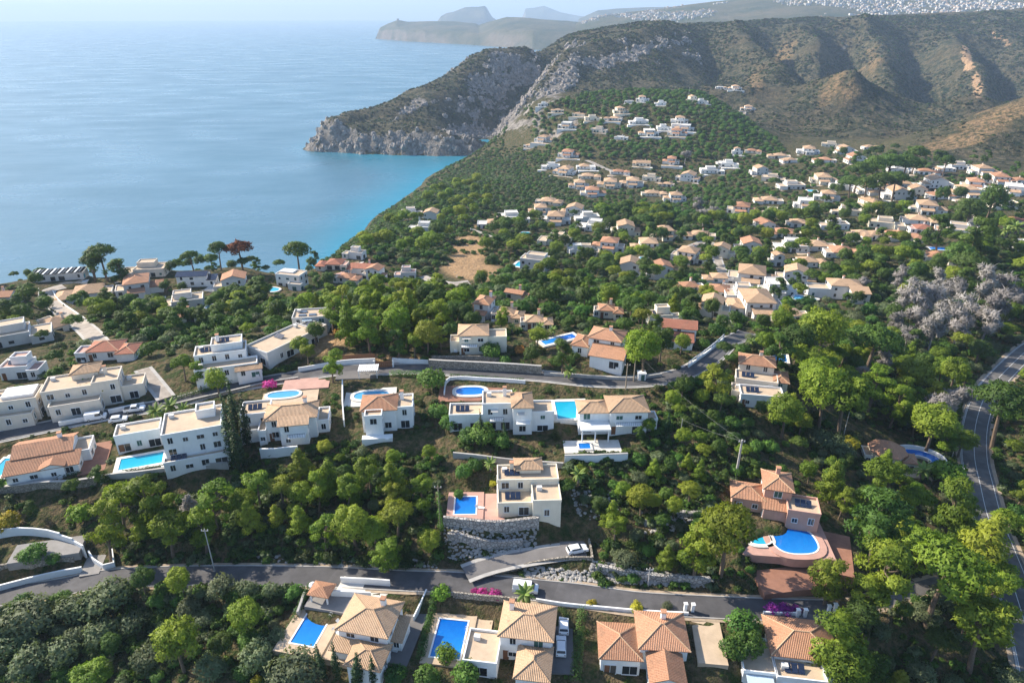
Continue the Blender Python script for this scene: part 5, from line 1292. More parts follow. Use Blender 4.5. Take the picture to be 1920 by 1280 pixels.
# wooded plot on the left of the middle
hand('pine', [(220,945,58),(278,930,72),(190,1000,68),(312,995,66),(375,990,62),(395,935,72),(480,905,62),(525,905,58),(563,868,60),(610,882,70),(560,918,44),(592,922,50),(645,915,54),(690,880,62),(735,890,64),(790,905,46),(735,928,50),(605,990,62),(660,970,70),(700,985,54),(742,965,56),(725,1030,62),(805,1010,42),(655,900,48),(450,930,46)],
     'yellow-green pine on the plot left of the cream villa', 'pines on the left wooded plot')
hand('cone', [(465,965,48),(565,970,48),(262,980,44),(662,930,32),(520,960,38)], 'slender pointed young pine on the wooded plot left of the cream villa', 'young pines on the left wooded plot')
hand('deadcone', [(352,945,44)], 'grey dead conical pine among green ones above the white stepped wall', None)
hand('shrub', [(570,1040,32),(430,1000,34),(500,1010,34),(540,1030,30),(620,1045,30),(680,1050,30),(760,1055,30),(460,1035,30)], 'dark shrub between the left wooded plot and the lane', 'shrubs along the lane')
# plot in the middle
hand('pine', [(1205,930,54),(1295,918,38),(1145,955,42),(1155,985,46),(1252,1035,46),(1310,1030,80),(1365,1000,108),(1265,948,34)], 'sunlit pine on the plot right of the cream villa', 'pines on the middle plot')
hand('cone', [(1225,875,32),(1290,862,28),(1312,882,32)], 'small light green young pine high on the steep middle plot', 'young pines on the middle plot')
hand('olive', [(1340,958,46),(1172,1045,40),(1195,1000,28)], 'grey-green rounded tree on the steep middle plot', 'olive trees on the middle plot')
# right wood, near part
hand('pine', [(1475,770,62),(1550,735,84),(1590,742,96),(1345,712,58),(1515,662,62),(1540,622,74),(1530,700,66),(1640,720,66),(1715,690,56),(1755,785,74),(1648,892,64),(1565,895,60),(1625,942,42),(1520,880,34),(1680,760,50)], 'pine between the pink villa and the main road', 'pines of the right wood')
hand('pine_dark', [(1635,640,80),(1460,650,54),(1655,985,104),(1500,630,60)], 'dark broad pine in the wood left of the main road', 'dark pines of the right wood')
hand('pine', [(1790,700,54),(1808,820,44),(1800,1000,50),(1875,1085,60),(1880,985,44)], 'pine leaning over the edge of the main road', 'pines at the road edge')
hand('umbrella', [(1895,742,84,'flat-topped pine standing right of the main road bend')], '', None)
hand('pine', [(1785,948,84),(1720,938,50),(1850,1000,104),(1735,1012,64),(1650,1070,100),(1770,1080,122),(1845,1105,46),(1855,1170,114),(1580,1195,104),(1560,1080,74),(1580,1255,80),(1690,1270,60),(1640,1110,70)], 'large pine at lower right beside the main road', 'pines at lower right')
hand('lime', [(1775,890,56,'bright lime-green tree right of the crescent pool')], '', None)
hand('dead', [(1800,745,48,'grey dead pine overhanging the main road bend')], '', None)
hand('dead', [(1765,760,44,'smaller grey dead pine left of the one overhanging the road')], '', None)
hand('dead', [(1700,560,42),(1745,555,50),(1790,545,49),(1840,540,49),(1880,540,47),(1725,590,49),(1770,590,50),(1820,580,50),(1870,575,49),(1750,620,45),(1800,615,44),(1705,625,37),(1905,560,41),(1850,605,41),(1680,605,32),(1660,680,37),(1610,705,29),(1760,530,36),(1690,520,29)], 'grey leafless pine in the dead patch of the right wood', 'dead pines of the right wood')
hand('dead', [(1310,385,26),(1320,405,26),(1340,395,22),(1285,290,20),(1620,530,24)], 'grey leafless tree in the far valley wood', 'dead trees in the valley')
hand('yellow', [(1600,830,34,'yellow-green bush above the pink villa roofs')], '', None)
hand('olive', [(1555,830,50),(1580,845,46),(1530,820,44),(1735,1150,44),(1655,1180,36)], 'grey-leaved tree in the right wood', 'grey-leaved trees in the right wood')
# bottom left wood
hand('pine', [(330,1205,76),(455,1145,62),(170,1265,60)], 'yellowish pine rising from the scrub at bottom left', 'pines at bottom left')
hand('olive', [(55,1150,76),(205,1112,74),(145,1140,56),(190,1185,54),(275,1232,46),(355,1138,44),(55,1238,60),(415,1100,48),(480,1228,62),(15,1200,60),(120,1215,54),(250,1165,48),(390,1250,50),(520,1190,40)], 'grey-green olive tree in the scrub at bottom left', 'olive trees at bottom left')
hand('olive', [(558,1245,84,'large silvery olive tree at the corner below the long pool')], '', None)
for q in ((604,1238,22,'slim dark cypress nearest the silvery olive at the bottom edge'),(629,1246,20,'short dark cypress second from the silvery olive'),(665,1246,26,'tallest dark cypress in front of the bottom left villa'),(698,1252,22,'dark cypress under the white wall of the bottom left villa')): hand('cypress', [q], '', None)
for q in ((437,765,26,'tall dark cypress at the right end of the apartment house, rear one'),(432,812,36,'broad dark cypress beside the apartment house'),(455,790,26,'dark cypress between apartment house and white annex'),(445,835,30,'lowest dark cypress beside the apartment house'),(1324,452,9,'lone dark cypress beside the beige lane in the middle village'),(1252,795,14,'dark cypress at the right end of the columned white villa'),(905,800,16,'dark cypress left below the large white villa'),(950,805,14,'dark cypress right below the large white villa')): hand('cypress', [q], '', None)
# garden trees and bushes
hand('leafy', [(810,710,54,'bright round green tree beside the upper lane left of the rounded pool')], '', None)
hand('pine_dark', [(1055,665,48,'rounded dark green pine in front of the slim lap pool')], '', None)
hand('pine', [(1210,655,70,'large pine behind the two bare poles')], '', None)
hand('pine_dark', [(1240,640,50,'dark pine right of the large one behind the bare poles')], '', None)
hand('lime', [(148,960,44,'bright green rounded bush above the white stepped wall')], '', None)
hand('yellow', [(14,978,36),(54,545,16),(925,905,14),(480,1275,20),(1560,610,14)], 'small bush covered in yellow flowers', 'yellow bushes')
hand('leafy', [(62,1035,36),(45,1040,26),(100,1045,22)], 'small round garden tree inside the white stepped wall', 'garden trees by the stepped wall')
hand('lime', [(828,1107,34,'lime-green bush at the top of the boundary hedge by the lower lane')], '', None)
hand('petal', [(905,1110,22),(928,1112,26),(890,1108,16)], 'magenta bougainvillea on the wall left of the white van', 'bougainvillea by the white van')
hand('petal', [(506,720,28,'magenta bougainvillea on the bank of the upper lane')], '', None)
hand('purple', [(1450,1140,26),(1472,1140,28),(1492,1140,22)], 'purple bougainvillea on the lane wall at lower right', 'purple bougainvillea')
hand('leafy', [(1390,1165,62),(1405,1205,56),(1375,1215,46)], 'bright green tree between the two right bottom villas', 'trees between the right bottom villas')
hand('yellow', [(1195,1138,24),(1110,1130,18)], 'yellow bush on the lane wall below the middle plot', 'yellow bushes below the plot')
hand('olive', [(1252,1135,22,'small grey bush on the white lane wall below the middle plot')], '', None)
hand('lime', [(835,1225,36,'yellow-green bush in front of the second bright blue pool')], '', None)
hand('leafy', [(875,1265,52),(740,1262,40),(800,1265,46)], 'round garden bush at the bottom edge between the two pools', 'garden bushes at the bottom edge')
hand('leafy', [(905,815,52),(940,825,40),(880,815,40),(820,770,40),(845,790,36)], 'leafy garden tree below the large white villa', 'garden trees of the upper row')
hand('leafy', [(870,885,34),(890,870,32),(860,925,22)], 'small garden tree behind the terracotta-tiled pool', 'garden trees behind the tiled pool')
hand('autumn', [(975,655,24,'orange-leaved small tree right of the pale yellow house')], '', None)
hand('autumn', [(632,622,20,'orange bush under the tall pines beside the grey modern house')], '', None)
hand('pine', [(405,710,40),(370,700,36),(340,680,40)], 'rounded tree left of the white terraced villa', 'trees left of the white terraced villa')
hand('pine', [(620,680,46,'pine leaning over the upper lane beside the long low building')], '', None)
hand('pine_dark', [(590,620,34,'small dark tree in front of the grey modern house')], '', None)
hand('umbrella', [(365,485,32,'dark round pine on the cliff left of the rust-brown one')], '', None)
hand('umbrella', [(400,490,28),(415,482,34)], 'dark pine touching the rust-brown one on the cliff', 'pines beside the rust pine')
hand('rust', [(455,478,44,'rust-brown dying pine on the cliff edge')], '', None)
hand('umbrella', [(562,491,46,'dark flat-topped pine above the white cube house on the cliff')], '', None)
hand('pine_dark', [(200,500,46),(180,494,36),(222,506,36)], 'dark tree clump on the cliff right of the slatted house', 'cliff tree clump')
hand('pine_dark', [(820,425,34,'round dark pine against the tall white house on the wooded point')], '', None)
hand('umbrella', [(1610,315,40),(1640,305,44),(1670,300,48),(1700,295,44),(1630,335,40),(1660,330,44),(1600,335,36),(1685,325,40),(1720,285,30),(1775,300,26)], 'broad dark umbrella pine on the right saddle hill', 'umbrella pines of the saddle')
hand('pine_dark', [(1835,445,64),(1800,470,50),(1820,490,52),(1860,375,44),(1825,385,44),(1765,440,44)], 'large round pine near the far right villas', 'pines at the far right villas')
hand('pine', [(800,620,54),(620,580,56),(650,600,60),(690,620,56),(740,600,56),(770,570,54),(830,590,50),(560,640,40),(860,560,44),(700,570,50),(640,560,46)], 'tall pine of the dense wood behind the upper lane', 'tall pines behind the upper lane')

# regions that are filled: (polygon in photograph pixels, kinds with weights, spacing m, crown radius range m, label, group)
REG = [
 ([(470,590),(560,560),(640,545),(760,548),(870,555),(900,590),(850,640),(800,680),(640,668),(600,640)], 'pine 5 pine_dark 4 leafy 1', 5.6, (2.4,3.6), 'pine in the dense wood behind the upper lane', 'dense wood behind the upper lane'),
 ([(190,575),(320,592),(450,562),(520,560),(500,600),(430,622),(350,645),(250,645),(180,615)], 'pine_dark 3 leafy 3 olive 2 pine 2', 5.0, (1.6,2.8), 'tree in the dark thicket below the cliff houses', 'thicket below the cliff houses'),
 ([(640,482),(700,437),(760,412),(820,362),(895,348),(940,385),(890,425),(845,455),(800,520),(700,485)], 'pine_dark 5 pine 3 olive 1', 6.5, (2.2,3.6), 'tree on the wooded point above the sea', 'wooded point above the sea'),
 ([(880,360),(960,290),(1030,285),(1050,350),(1090,375),(940,380)], 'pine 5 pine_dark 3', 8.0, (2.4,3.8), 'pine on the green slope above the bay', 'slope above the bay'),
 ([(1230,345),(1300,312),(1440,292),(1480,330),(1440,380),(1400,385),(1360,440),(1280,440),(1250,400)], 'pine_dark 6 pine 2', 8.0, (3.0,4.8), 'pine in the valley wood below the villa hill', 'valley wood'),
 ([(990,205),(1100,178),(1200,170),(1330,176),(1455,265),(1480,300),(1400,300),(1250,300),(1100,300),(1010,280)], 'pine_dark 7 pine 1', 9.5, (3.8,6.2), 'pine on the villa hill', 'pines of the villa hill'),
 ([(1440,600),(1620,590),(1660,520),(1720,480),(1930,470),(1930,640),(1860,720),(1800,780),(1790,860),(1640,830),(1500,820),(1400,790),(1480,720)], 'pine 5 pine_dark 3 olive 1 leafy 1', 6.2, (2.2,3.8), 'pine of the wood left of the main road', 'wood left of the main road'),
 ([(1520,850),(1660,870),(1790,890),(1830,1000),(1900,1180),(1920,1290),(1600,1290),(1560,1150),(1600,1050),(1560,960)], 'pine 5 pine_dark 2 olive 2', 6.0, (1.8,3.2), 'pine of the lower right wood', 'lower right wood'),
 ([(230,910),(480,870),(700,835),(815,850),(815,1040),(700,1055),(250,1055),(210,1010)], 'pine_dark 3 olive 2 leafy 2', 6.4, (.9,1.6), 'low tree filling the left wooded plot', 'undergrowth trees of the left plot'),
 ([(1065,880),(1200,800),(1260,760),(1320,760),(1420,870),(1390,1000),(1420,1100),(1300,1100),(1115,1085),(1120,1000),(1060,960)], 'leafy 3 olive 3 pine_dark 3', 4.6, (1.0,1.9), 'low dark tree on the steep middle plot', 'undergrowth trees of the middle plot'),
 ([(0,1135),(300,1105),(560,1098),(520,1290),(0,1290)], 'olive 2 pine_dark 3 leafy 3 pine 1', 4.4, (1.2,2.5), 'low tree in the scrub at bottom left', 'scrub trees at bottom left'),
 ([(900,440),(1100,400),(1700,405),(1900,430),(1720,560),(1480,620),(1200,600),(900,600)], 'pine 4 pine_dark 4 leafy 3 olive 2', 6.6, (2.0,3.6), 'tree between the middle village houses', 'trees of the middle village'),
 ([(1870,690),(1935,680),(1990,900),(1990,1290),(1935,1290),(1895,1050),(1865,900),(1860,790)], 'pine 3 olive 3 leafy 2', 5.5, (1.5,3.0), 'tree on the verge right of the main road', 'trees right of the main road'),
 ([(1450,305),(1560,290),(1740,285),(1930,335),(1930,430),(1500,430),(1440,400)], 'pine_dark 5 pine 3 leafy 1', 9.0, (2.4,4.0), 'pine between the far right villas', 'trees of the right slope'),
 ([(-20,560),(120,560),(560,575),(640,650),(640,690),(300,740),(-20,800)], 'pine 3 leafy 3 pine_dark 2 olive 1', 8.0, (1.4,2.8), 'garden tree among the left villas', 'garden trees of the left villas'),
 ([(860,560),(1480,590),(1500,700),(1350,690),(1200,712),(900,690)], 'pine 3 pine_dark 3 leafy 3', 7.0, (1.6,3.0), 'garden tree behind the upper lane', 'garden trees behind the upper lane'),
 ([(1200,725),(1360,690),(1500,760),(1500,830),(1420,860),(1340,800),(1260,750)], 'pine_dark 4 leafy 3 pine 2', 4.6, (1.4,2.6), 'dark tree in the shaded gully above the middle plot', 'gully above the middle plot'),
 ([(900,380),(1090,365),(1250,330),(1400,400),(1300,440),(1100,430)], 'pine_dark 5 pine 3', 8.5, (2.4,3.8), 'pine around the pale left cluster', 'trees around the pale cluster'),
 ([(-30,500),(100,505),(560,500),(640,500),(640,560),(400,560),(-30,560)], 'pine_dark 3 leafy 4', 9.0, (1.2,2.4), 'garden tree among the cliff-top houses', 'garden trees of the cliff top'),
 ([(-30,880),(200,915),(330,900),(200,1000),(-30,990)], 'leafy 3 olive 3', 6.0, (.9,1.7), 'low bush on the terraces at left', 'terrace bushes at left'),
 ([(1420,860),(1540,830),(1600,900),(1560,1000),(1440,900)], 'leafy 2 pine_dark 3', 5.0, (1.2,2.2), 'tree close around the pink villa', 'trees around the pink villa'),
] + [(pg, 'pine 3 pine_dark 3 olive 2 leafy 2', 7.5, (1.6,3.4), 'tree beyond the side of the view', 'trees beyond the view') for pg in ([(1965,440),(2330,440),(2330,1280),(2000,1280),(1990,900),(1960,700)], [(-330,560),(-30,560),(-30,1280),(-330,1280)])]
def inside(poly, px, py):
    r = np.zeros(len(px), bool); n = len(poly)
    for i in range(n):
        x0, y0 = poly[i]; x1, y1 = poly[(i+1)%n]
        if y0 == y1: continue
        c = ((y0 > py) != (y1 > py)) & (px < (x1-x0)*(py-y0)/(y1-y0)+x0); r ^= c
    return r
class Grid:
    def __init__(s, cell): s.c = cell; s.d = {}
    def add(s, x, y, r): s.d.setdefault((int(x//s.c), int(y//s.c)), []).append((x, y, r))
    def free(s, x, y, r):
        i, j = int(x//s.c), int(y//s.c)
        for a in (-2,-1,0,1,2):
            for b in (-2,-1,0,1,2):
                for q in s.d.get((i+a, j+b), ()):
                    if (q[0]-x)**2+(q[1]-y)**2 < (q[2]+r)**2: return False
        return True
nogo = Grid(12.); trees = Grid(8.)
for x, y, r in NOGO: nogo.add(x, y, r)
for r in ROADS:
    for p in r['L']: nogo.add(p[0], p[1], r['w']/2+.3)
for x, y, r in PLACED[len(NOGO):]: trees.add(x, y, r*.55)
rng = np.random.default_rng(99)
for poly, kinds, sp, (r0, r1), label, group in REG:
    ks = kinds.split(); names = ks[0::2]; w = np.array(ks[1::2], float); w /= w.sum()
    G = np.array([ground(*q) for q in poly]); lo = G[:,:2].min(0); hi = G[:,:2].max(0)
    n = int((hi-lo).prod()/(sp*sp)*2.2); n = min(n*2, 16000)
    X = rng.uniform(lo[0], hi[0], n); Y = rng.uniform(lo[1], hi[1], n); Z = gz(X, Y); Q = project(np.stack([X,Y,Z], 1)); ok = inside(poly, Q[:,0], Q[:,1]) & (Z > 2)
    for x, y, z, q in zip(X[ok], Y[ok], Z[ok], Q[ok]):
        r = rng.uniform(r0, r1)
        if not nogo.free(x, y, r*.55) or not trees.free(x, y, sp*.36): continue
        k = names[rng.choice(len(names), p=w)]; s = r/VAR[k][0]['rc']; trees.add(x, y, sp*.36)
        CAND.append((r/q[2] if -40 < q[0] < 1960 and q[1] < 1330 else 0, k, np.array([x,y,z]), s, label.replace('pine', 'leafy tree') if k in ('leafy','olive') and 'pine' in label else label, group if k not in ('leafy','olive') or 'pine' not in label else group+', broadleaf'))
# the 300 that show largest of each kind are things; the rest is one mass of far trees
FAM = dict(pine='P', pine_dark='P', cone='P', umbrella='P', rust='P', leafy='B', lime='B', autumn='B', olive='O')
CAND.sort(key=lambda c: -c[0]); cnt = {}; REST = []; KEEP = []
ORD = 'first second third fourth fifth sixth seventh eighth ninth tenth eleventh twelfth'.split()
LIM = dict(P=290, B=170, O=110)
for c in CAND:
    f = FAM.get(c[1], c[1]); cnt[f] = cnt.get(f, 0)+1
    if cnt[f] <= LIM.get(f, 300) and c[0] > 0: KEEP.append(c)
    else: REST.append(c)
GR = {}; STOP = set('with and of the a an in its by on at left right pale broad tan blue beside between from under above below behind small big two long white dark one brown second orange-red bright'.split())
for c in KEEP: GR.setdefault((c[4], c[5]), []).append(c)
ALLH = [(h['P'], h['label'], h.get('Wm', 2*h.get('r', 8))) for h in HERO+H]
LATE = {}; LEFT = {}
def pl(c, label, group): plant(c[1], c[2]-np.array([0,0,.1]), c[3], label, group)
def by_rows(label, group, L):      # rows from near to far, then from left to right
    n = len(L); Q = [(project(c[2])[0], c) for c in L]; Q.sort(key=lambda q: -q[0][1]); nr = max(1, math.ceil(n/(7 if n < 60 else 10))); k = math.ceil(n/nr)
    for r in range(nr):
        row = sorted(Q[r*k:(r+1)*k], key=lambda q: q[0][0])
        rw = '' if nr == 1 else (', front row' if r == 0 else ', back row' if r == nr-1 else ', %s row' % ORD[r])
        for i, (q, c) in enumerate(row): pl(c, label+(', %s from left' % ORD[i] if len(row) > 1 else '')+rw, group)
for (label, group), L in GR.items():
    if len(L) == 1: pl(L[0], label, group)
    elif len(L) <= 34: by_rows(label, group, L)
    else:                          # by the nearest house
        for c in L:
            best = min(ALLH, key=lambda a: (a[0][0]-c[2][0])**2+(a[0][1]-c[2][1])**2); dx = c[2][0]-best[0][0]; dy = c[2][1]-best[0][1]
            if math.hypot(dx, dy) < 34:
                rel = ('just right of' if dx > 0 else 'just left of') if abs(dx) > abs(dy) else ('behind' if dy > 0 else 'in front of')
                lb = ('%s %s the %s' % ({'leafy':'leafy tree','olive':'grey-green tree'}.get(c[1], 'pine'), rel, best[1])).split()[:13]
                while lb[-1] in STOP: lb.pop()
                LATE.setdefault(' '.join(lb), []).append((c, best[1]))
            else: LEFT.setdefault((label, group), []).append(c)
for label, L in LATE.items():
    L.sort(key=lambda q: project(q[0][2])[0][0])
    for i, (c, b_) in enumerate(L): pl(c, label if len(L) == 1 else '%s, %s from left' % (label, ORD[i] if i < 12 else 'far'), 'trees beside the '+L[0][1])
for (label, group), L in LEFT.items():
    if len(L) == 1: pl(L[0], label, group)
    else: by_rows(label, group, L)
print('plants', cnt, 'rest', len(REST))

# ------------------------------------------------------------------ stuff scattered with geometry nodes (one object each)
def scatter(name, pts, rot, scl, idx, meshes, label):
    me = bpy.data.meshes.new(name); me.vertices.add(len(pts)); me.vertices.foreach_set('co', np.asarray(pts, np.float32).ravel())
    for nm, ty, arr in (('s', 'FLOAT', scl), ('r', 'FLOAT', rot), ('k', 'INT', idx)):
        a = me.attributes.new(nm, ty, 'POINT'); a.data.foreach_set('value', np.asarray(arr, np.float32 if ty == 'FLOAT' else np.int32))
    o = link(bpy.data.objects.new(name, me)); tag(o, label, kind='stuff')
    g = bpy.data.node_groups.new(name, 'GeometryNodeTree'); g.interface.new_socket('Geometry', in_out='INPUT', socket_type='NodeSocketGeometry'); g.interface.new_socket('Geometry', in_out='OUTPUT', socket_type='NodeSocketGeometry')
    N = g.nodes; gi = N.new('NodeGroupInput'); go = N.new('NodeGroupOutput'); ip = N.new('GeometryNodeInstanceOnPoints'); jn = N.new('GeometryNodeJoinGeometry')
    for m in meshes:
        so = bpy.data.objects.new(name+'_source', m); oi = N.new('GeometryNodeObjectInfo'); oi.inputs[0].default_value = so; oi.inputs['As Instance'].default_value = True
        g.links.new(oi.outputs['Geometry'], jn.inputs[0])
    def na(nm, ty):
        n = N.new('GeometryNodeInputNamedAttribute'); n.data_type = ty; n.inputs[0].default_value = nm; return n.outputs[0]
    cx = N.new('ShaderNodeCombineXYZ'); g.links.new(na('r', 'FLOAT'), cx.inputs[2]); sx = N.new('ShaderNodeCombineXYZ'); sa = na('s', 'FLOAT')
    for i in range(3): g.links.new(sa, sx.inputs[i])
    g.links.new(gi.outputs[0], ip.inputs['Points']); g.links.new(jn.outputs[0], ip.inputs['Instance']); ip.inputs['Pick Instance'].default_value = True
    g.links.new(na('k', 'INT'), ip.inputs['Instance Index']); g.links.new(cx.outputs[0], ip.inputs['Rotation']); g.links.new(sx.outputs[0], ip.inputs['Scale']); g.links.new(ip.outputs[0], go.inputs[0])
    md = o.modifiers.new('scatter', 'NODES'); md.node_group = g; return o
def joined(v):
    """crown and trunk of a variant as one mesh for far woods"""
    a, b = v['crown'], v['trunk']
    Va = np.empty(len(a.vertices)*3, np.float32); a.vertices.foreach_get('co', Va); Na = np.array([tuple(n.vector) for n in a.corner_normals])
    ta = np.empty(len(a.vertices), np.float32); a.attributes['tint'].data.foreach_get('value', ta)
    me = np_mesh('far_tree', Va.reshape(-1,3), np.arange(len(ta)).reshape(-1,3), a.materials[0], True, Na)
    at = me.attributes.new('tint', 'FLOAT', 'POINT'); at.data.foreach_set('value', ta); return me
KEYS = ['pine','pine_dark','leafy','olive']
src = []; base_i = {}
for k in KEYS: base_i[k] = len(src); src += [joined(v) for v in VAR[k][:3]]
if REST:
    rs = [c for c in REST]; kk = [c[1] if c[1] in KEYS else ('pine_dark' if FAM.get(c[1]) == 'P' else 'leafy') for c in rs]
    scatter('far_woodland', [c[2] for c in rs], rng.uniform(0, 6.28, len(rs)), [c[3]*(VAR[c[1]][0]['rc']/VAR[k][0]['rc']) for c, k in zip(rs, kk)], [base_i[k]+rng.integers(3) for k in kk], src, 'mass of pines and broadleaf trees of the farther woods')
# scrub under and between the trees
SC = []
for poly, dens, r0, r1 in (
    ([(1965,440),(2330,440),(2330,1280),(2000,1280),(1990,900),(1960,700)], .12, .5, 1.5), ([(-330,560),(-30,560),(-30,1280),(-330,1280)], .10, .5, 1.5),
    ([(210,890),(480,850),(700,820),(830,840),(830,1060),(700,1068),(250,1065),(200,1010)], .60, .5, 1.3),
    ([(1050,870),(1200,770),(1300,740),(1440,870),(1400,1000),(1430,1110),(1110,1095),(1115,1060),(1115,960)], .65, .45, 1.2),
    ([(-60,1120),(300,1098),(575,1095),(520,1330),(-60,1330)], .55, .5, 1.4),
    ([(1500,810),(1790,860),(1820,1000),(1900,1180),(1920,1330),(1560,1330),(1555,1140),(1600,1040),(1560,950)], .30, .5, 1.4),
    ([(1400,620),(1620,590),(1660,510),(1930,470),(1930,640),(1850,730),(1800,790),(1790,870),(1500,830),(1380,790),(1480,720)], .22, .6, 1.6),
    ([(1200,715),(1380,640),(1500,740),(1500,840),(1420,880),(1340,800),(1240,740)], .5, .6, 1.4),
    ([(440,580),(640,540),(900,550),(900,610),(820,690),(640,670)], .16, .6, 1.4),
    ([(170,565),(530,555),(640,640),(300,660),(170,630)], .20, .6, 1.6),
    ([(600,520),(632,470),(700,418),(800,355),(905,284),(1000,270),(1100,380),(900,450),(800,530)], .10, .9, 2.0),
    ([(860,430),(1100,380),(1920,390),(1920,470),(1700,580),(1400,640),(860,600)], .07, .8, 2.0),
    ([(980,200),(1320,175),(1480,290),(1920,330),(1920,430),(1100,420),(1000,300)], .016, 1.2, 2.4),
    ([(-40,540),(600,520),(640,690),(-40,800)], .05, .6, 1.6),
    ([(860,560),(1480,600),(1500,700),(1350,690),(1200,712),(860,690)], .10, .6, 1.6),
    ([(1850,690),(1980,680),(2050,1330),(1935,1330),(1885,1050),(1860,900)], .30, .5, 1.4),
    ([(-60,870),(230,900),(330,890),(200,1000),(-60,1000)], .22, .4, 1.0),
    ([(-40,800),(500,740),(1240,730),(1100,880),(600,850),(-40,900)], .14, .4, 1.1),
    ([(560,1090),(1560,1150),(1560,1330),(520,1330)], .05, .35, .8),
    ([(820,1000),(1110,1050),(1110,1095),(880,1095),(820,1060)], .12, .4, .9)):
    G = np.array([ground(*q) if q[1] < 1285 else at_z(q[0], q[1], 95) for q in poly]); lo = G[:,:2].min(0); hi = G[:,:2].max(0)
    n = min(22000, int((hi-lo).prod()*dens)); X = rng.uniform(lo[0], hi[0], n); Y = rng.uniform(lo[1], hi[1], n); Z = gz(X, Y); Q = project(np.stack([X,Y,Z], 1)); ok = inside(poly, Q[:,0], Q[:,1]) & (Z > 3)
    dens_n = fbm(X/9, Y/9, 3, 61)
    for x, y, z, dn in zip(X[ok], Y[ok], Z[ok], dens_n[ok]):
        if dn < -.28: continue
        r = r0+(r1-r0)*rng.random()**2
        if nogo.free(x, y, r*.5): SC.append((x, y, z-.15, r))
SC = np.array(SC); print('scrub', len(SC))
scrub_src = [bush_variant(200+i, m_, 8, 34, .26, f_, 1.0)['crown'] for i, (m_, f_) in enumerate((('leaf_shrub',.7),('leaf_shrub',.9),('leaf_olive',.7),('leaf_green',.7),('leaf_shrub',.6),('needle_dark',.8)))]
scatter('scrub', SC[:,:3], rng.uniform(0, 6.28, len(SC)), SC[:,3], rng.choice(6, len(SC), p=[.28,.2,.16,.14,.14,.08]), scrub_src, 'low green scrub covering the ground under the trees')

# scrub on the steep coast down to the bay
CC = np.array([at_z(*q) for q in ((640,478,77),(670,455,72),(700,430,66),(760,393,53),(800,368,45),(840,345,34),(880,312,18),(905,291,4))])
k_ = rng.uniform(0, len(CC)-1.001, 6000); i_ = k_.astype(int); B_ = CC[i_]*(1-(k_-i_))[:,None]+CC[i_+1]*(k_-i_)[:,None]; o_ = rng.uniform(-75, 45, 6000); X = B_[:,0]+o_*.95; Y = B_[:,1]-o_*.3; Z = gz(X, Y); ok = (Z > 3) & (fbm(X/14, Y/14, 3, 9) > -.3)
scatter('coastal_scrub', np.stack([X, Y, Z-.2], 1)[ok], rng.uniform(0, 6.28, ok.sum()), rng.uniform(.8, 2.4, ok.sum()), rng.choice(6, ok.sum(), p=[.3,.2,.3,.05,.15,0]), scrub_src, 'grey-green scrub on the steep coast above the bay')
# scrub bushes and crags on the mountains and headland
def spread(n, dmin, dmax):
    a = rng.uniform(-.66, .70, n); d = np.sqrt(rng.uniform(dmin**2, dmax**2, n)); X = np.tan(a)*d; Y = d; return X, Y, gz(X, Y)
def grid_at(A, X, Y):
    u, v = warp(X, Y); i = np.clip((u-U0)/(U1-U0)*(NU-1), 0, NU-1).astype(int); j = np.clip((v-V0)/(V1-V0)*(NV-1), 0, NV-1).astype(int); return A[j, i]
X, Y, Z = spread(150000, 760, 2300); nn = fbm(X/60, Y/60, 4, 77); wood = grid_at(near, X, Y); rk = grid_at(rock, X, Y); bw = grid_at(brown, X, Y)
ok = (Z > 5) & (wood < .3) & (nn > -.25+.5*bw) & (rng.random(len(X)) > rk*.8) & (rng.random(len(X)) < .42)  # scrub thinned on brown, which also lightens the painted sunlit spurs
X, Y, Z = X[ok], Y[ok], Z[ok]; print('mountain scrub', len(X))
ms = [bush_variant(300+i, m_, 7, 12, .55, .6, 1.0)['crown'] for i, m_ in enumerate(('leaf_shrub','leaf_maquis','leaf_maquis'))]
scatter('mountain_scrub', np.stack([X, Y, Z-.3], 1), rng.uniform(0, 6.28, len(X)), rng.uniform(.9, 2.6, len(X))*np.clip(Y/1400, .7, 1.5), rng.integers(0, 3, len(X)), ms, 'dark scrub dotting the mountain slopes and headland')
def crag_mesh(seed):
    rn_ = np.random.default_rng(seed); import bmesh
    bm = bmesh.new(); bmesh.ops.create_icosphere(bm, subdivisions=2, radius=1.0)
    for v in bm.verts: v.co *= rn_.uniform(.62, 1.25); v.co.x *= .8; v.co.z *= 1.15
    me_ = bpy.data.meshes.new('crag'); bm.to_mesh(me_); bm.free(); me_.materials.append(M['crag']); return me_
X, Y, Z = spread(160000, 1050, 1900); rk = grid_at(rock, X, Y); ok = (rk > .35) & (Z > .3) & (rng.random(len(X)) < .30) & (X < 420); X, Y, Z = X[ok][:9000], Y[ok][:9000], Z[ok][:9000]; print('crags', len(X))
scatter('cliff_rocks', np.stack([X, Y, Z-1.0], 1), rng.uniform(0, 6.28, len(X)), 1.2+4.2*rng.random(len(X))**2.5, rng.integers(0, 4, len(X)), [crag_mesh(i) for i in range(4)], 'grey crags of the headland cliffs')
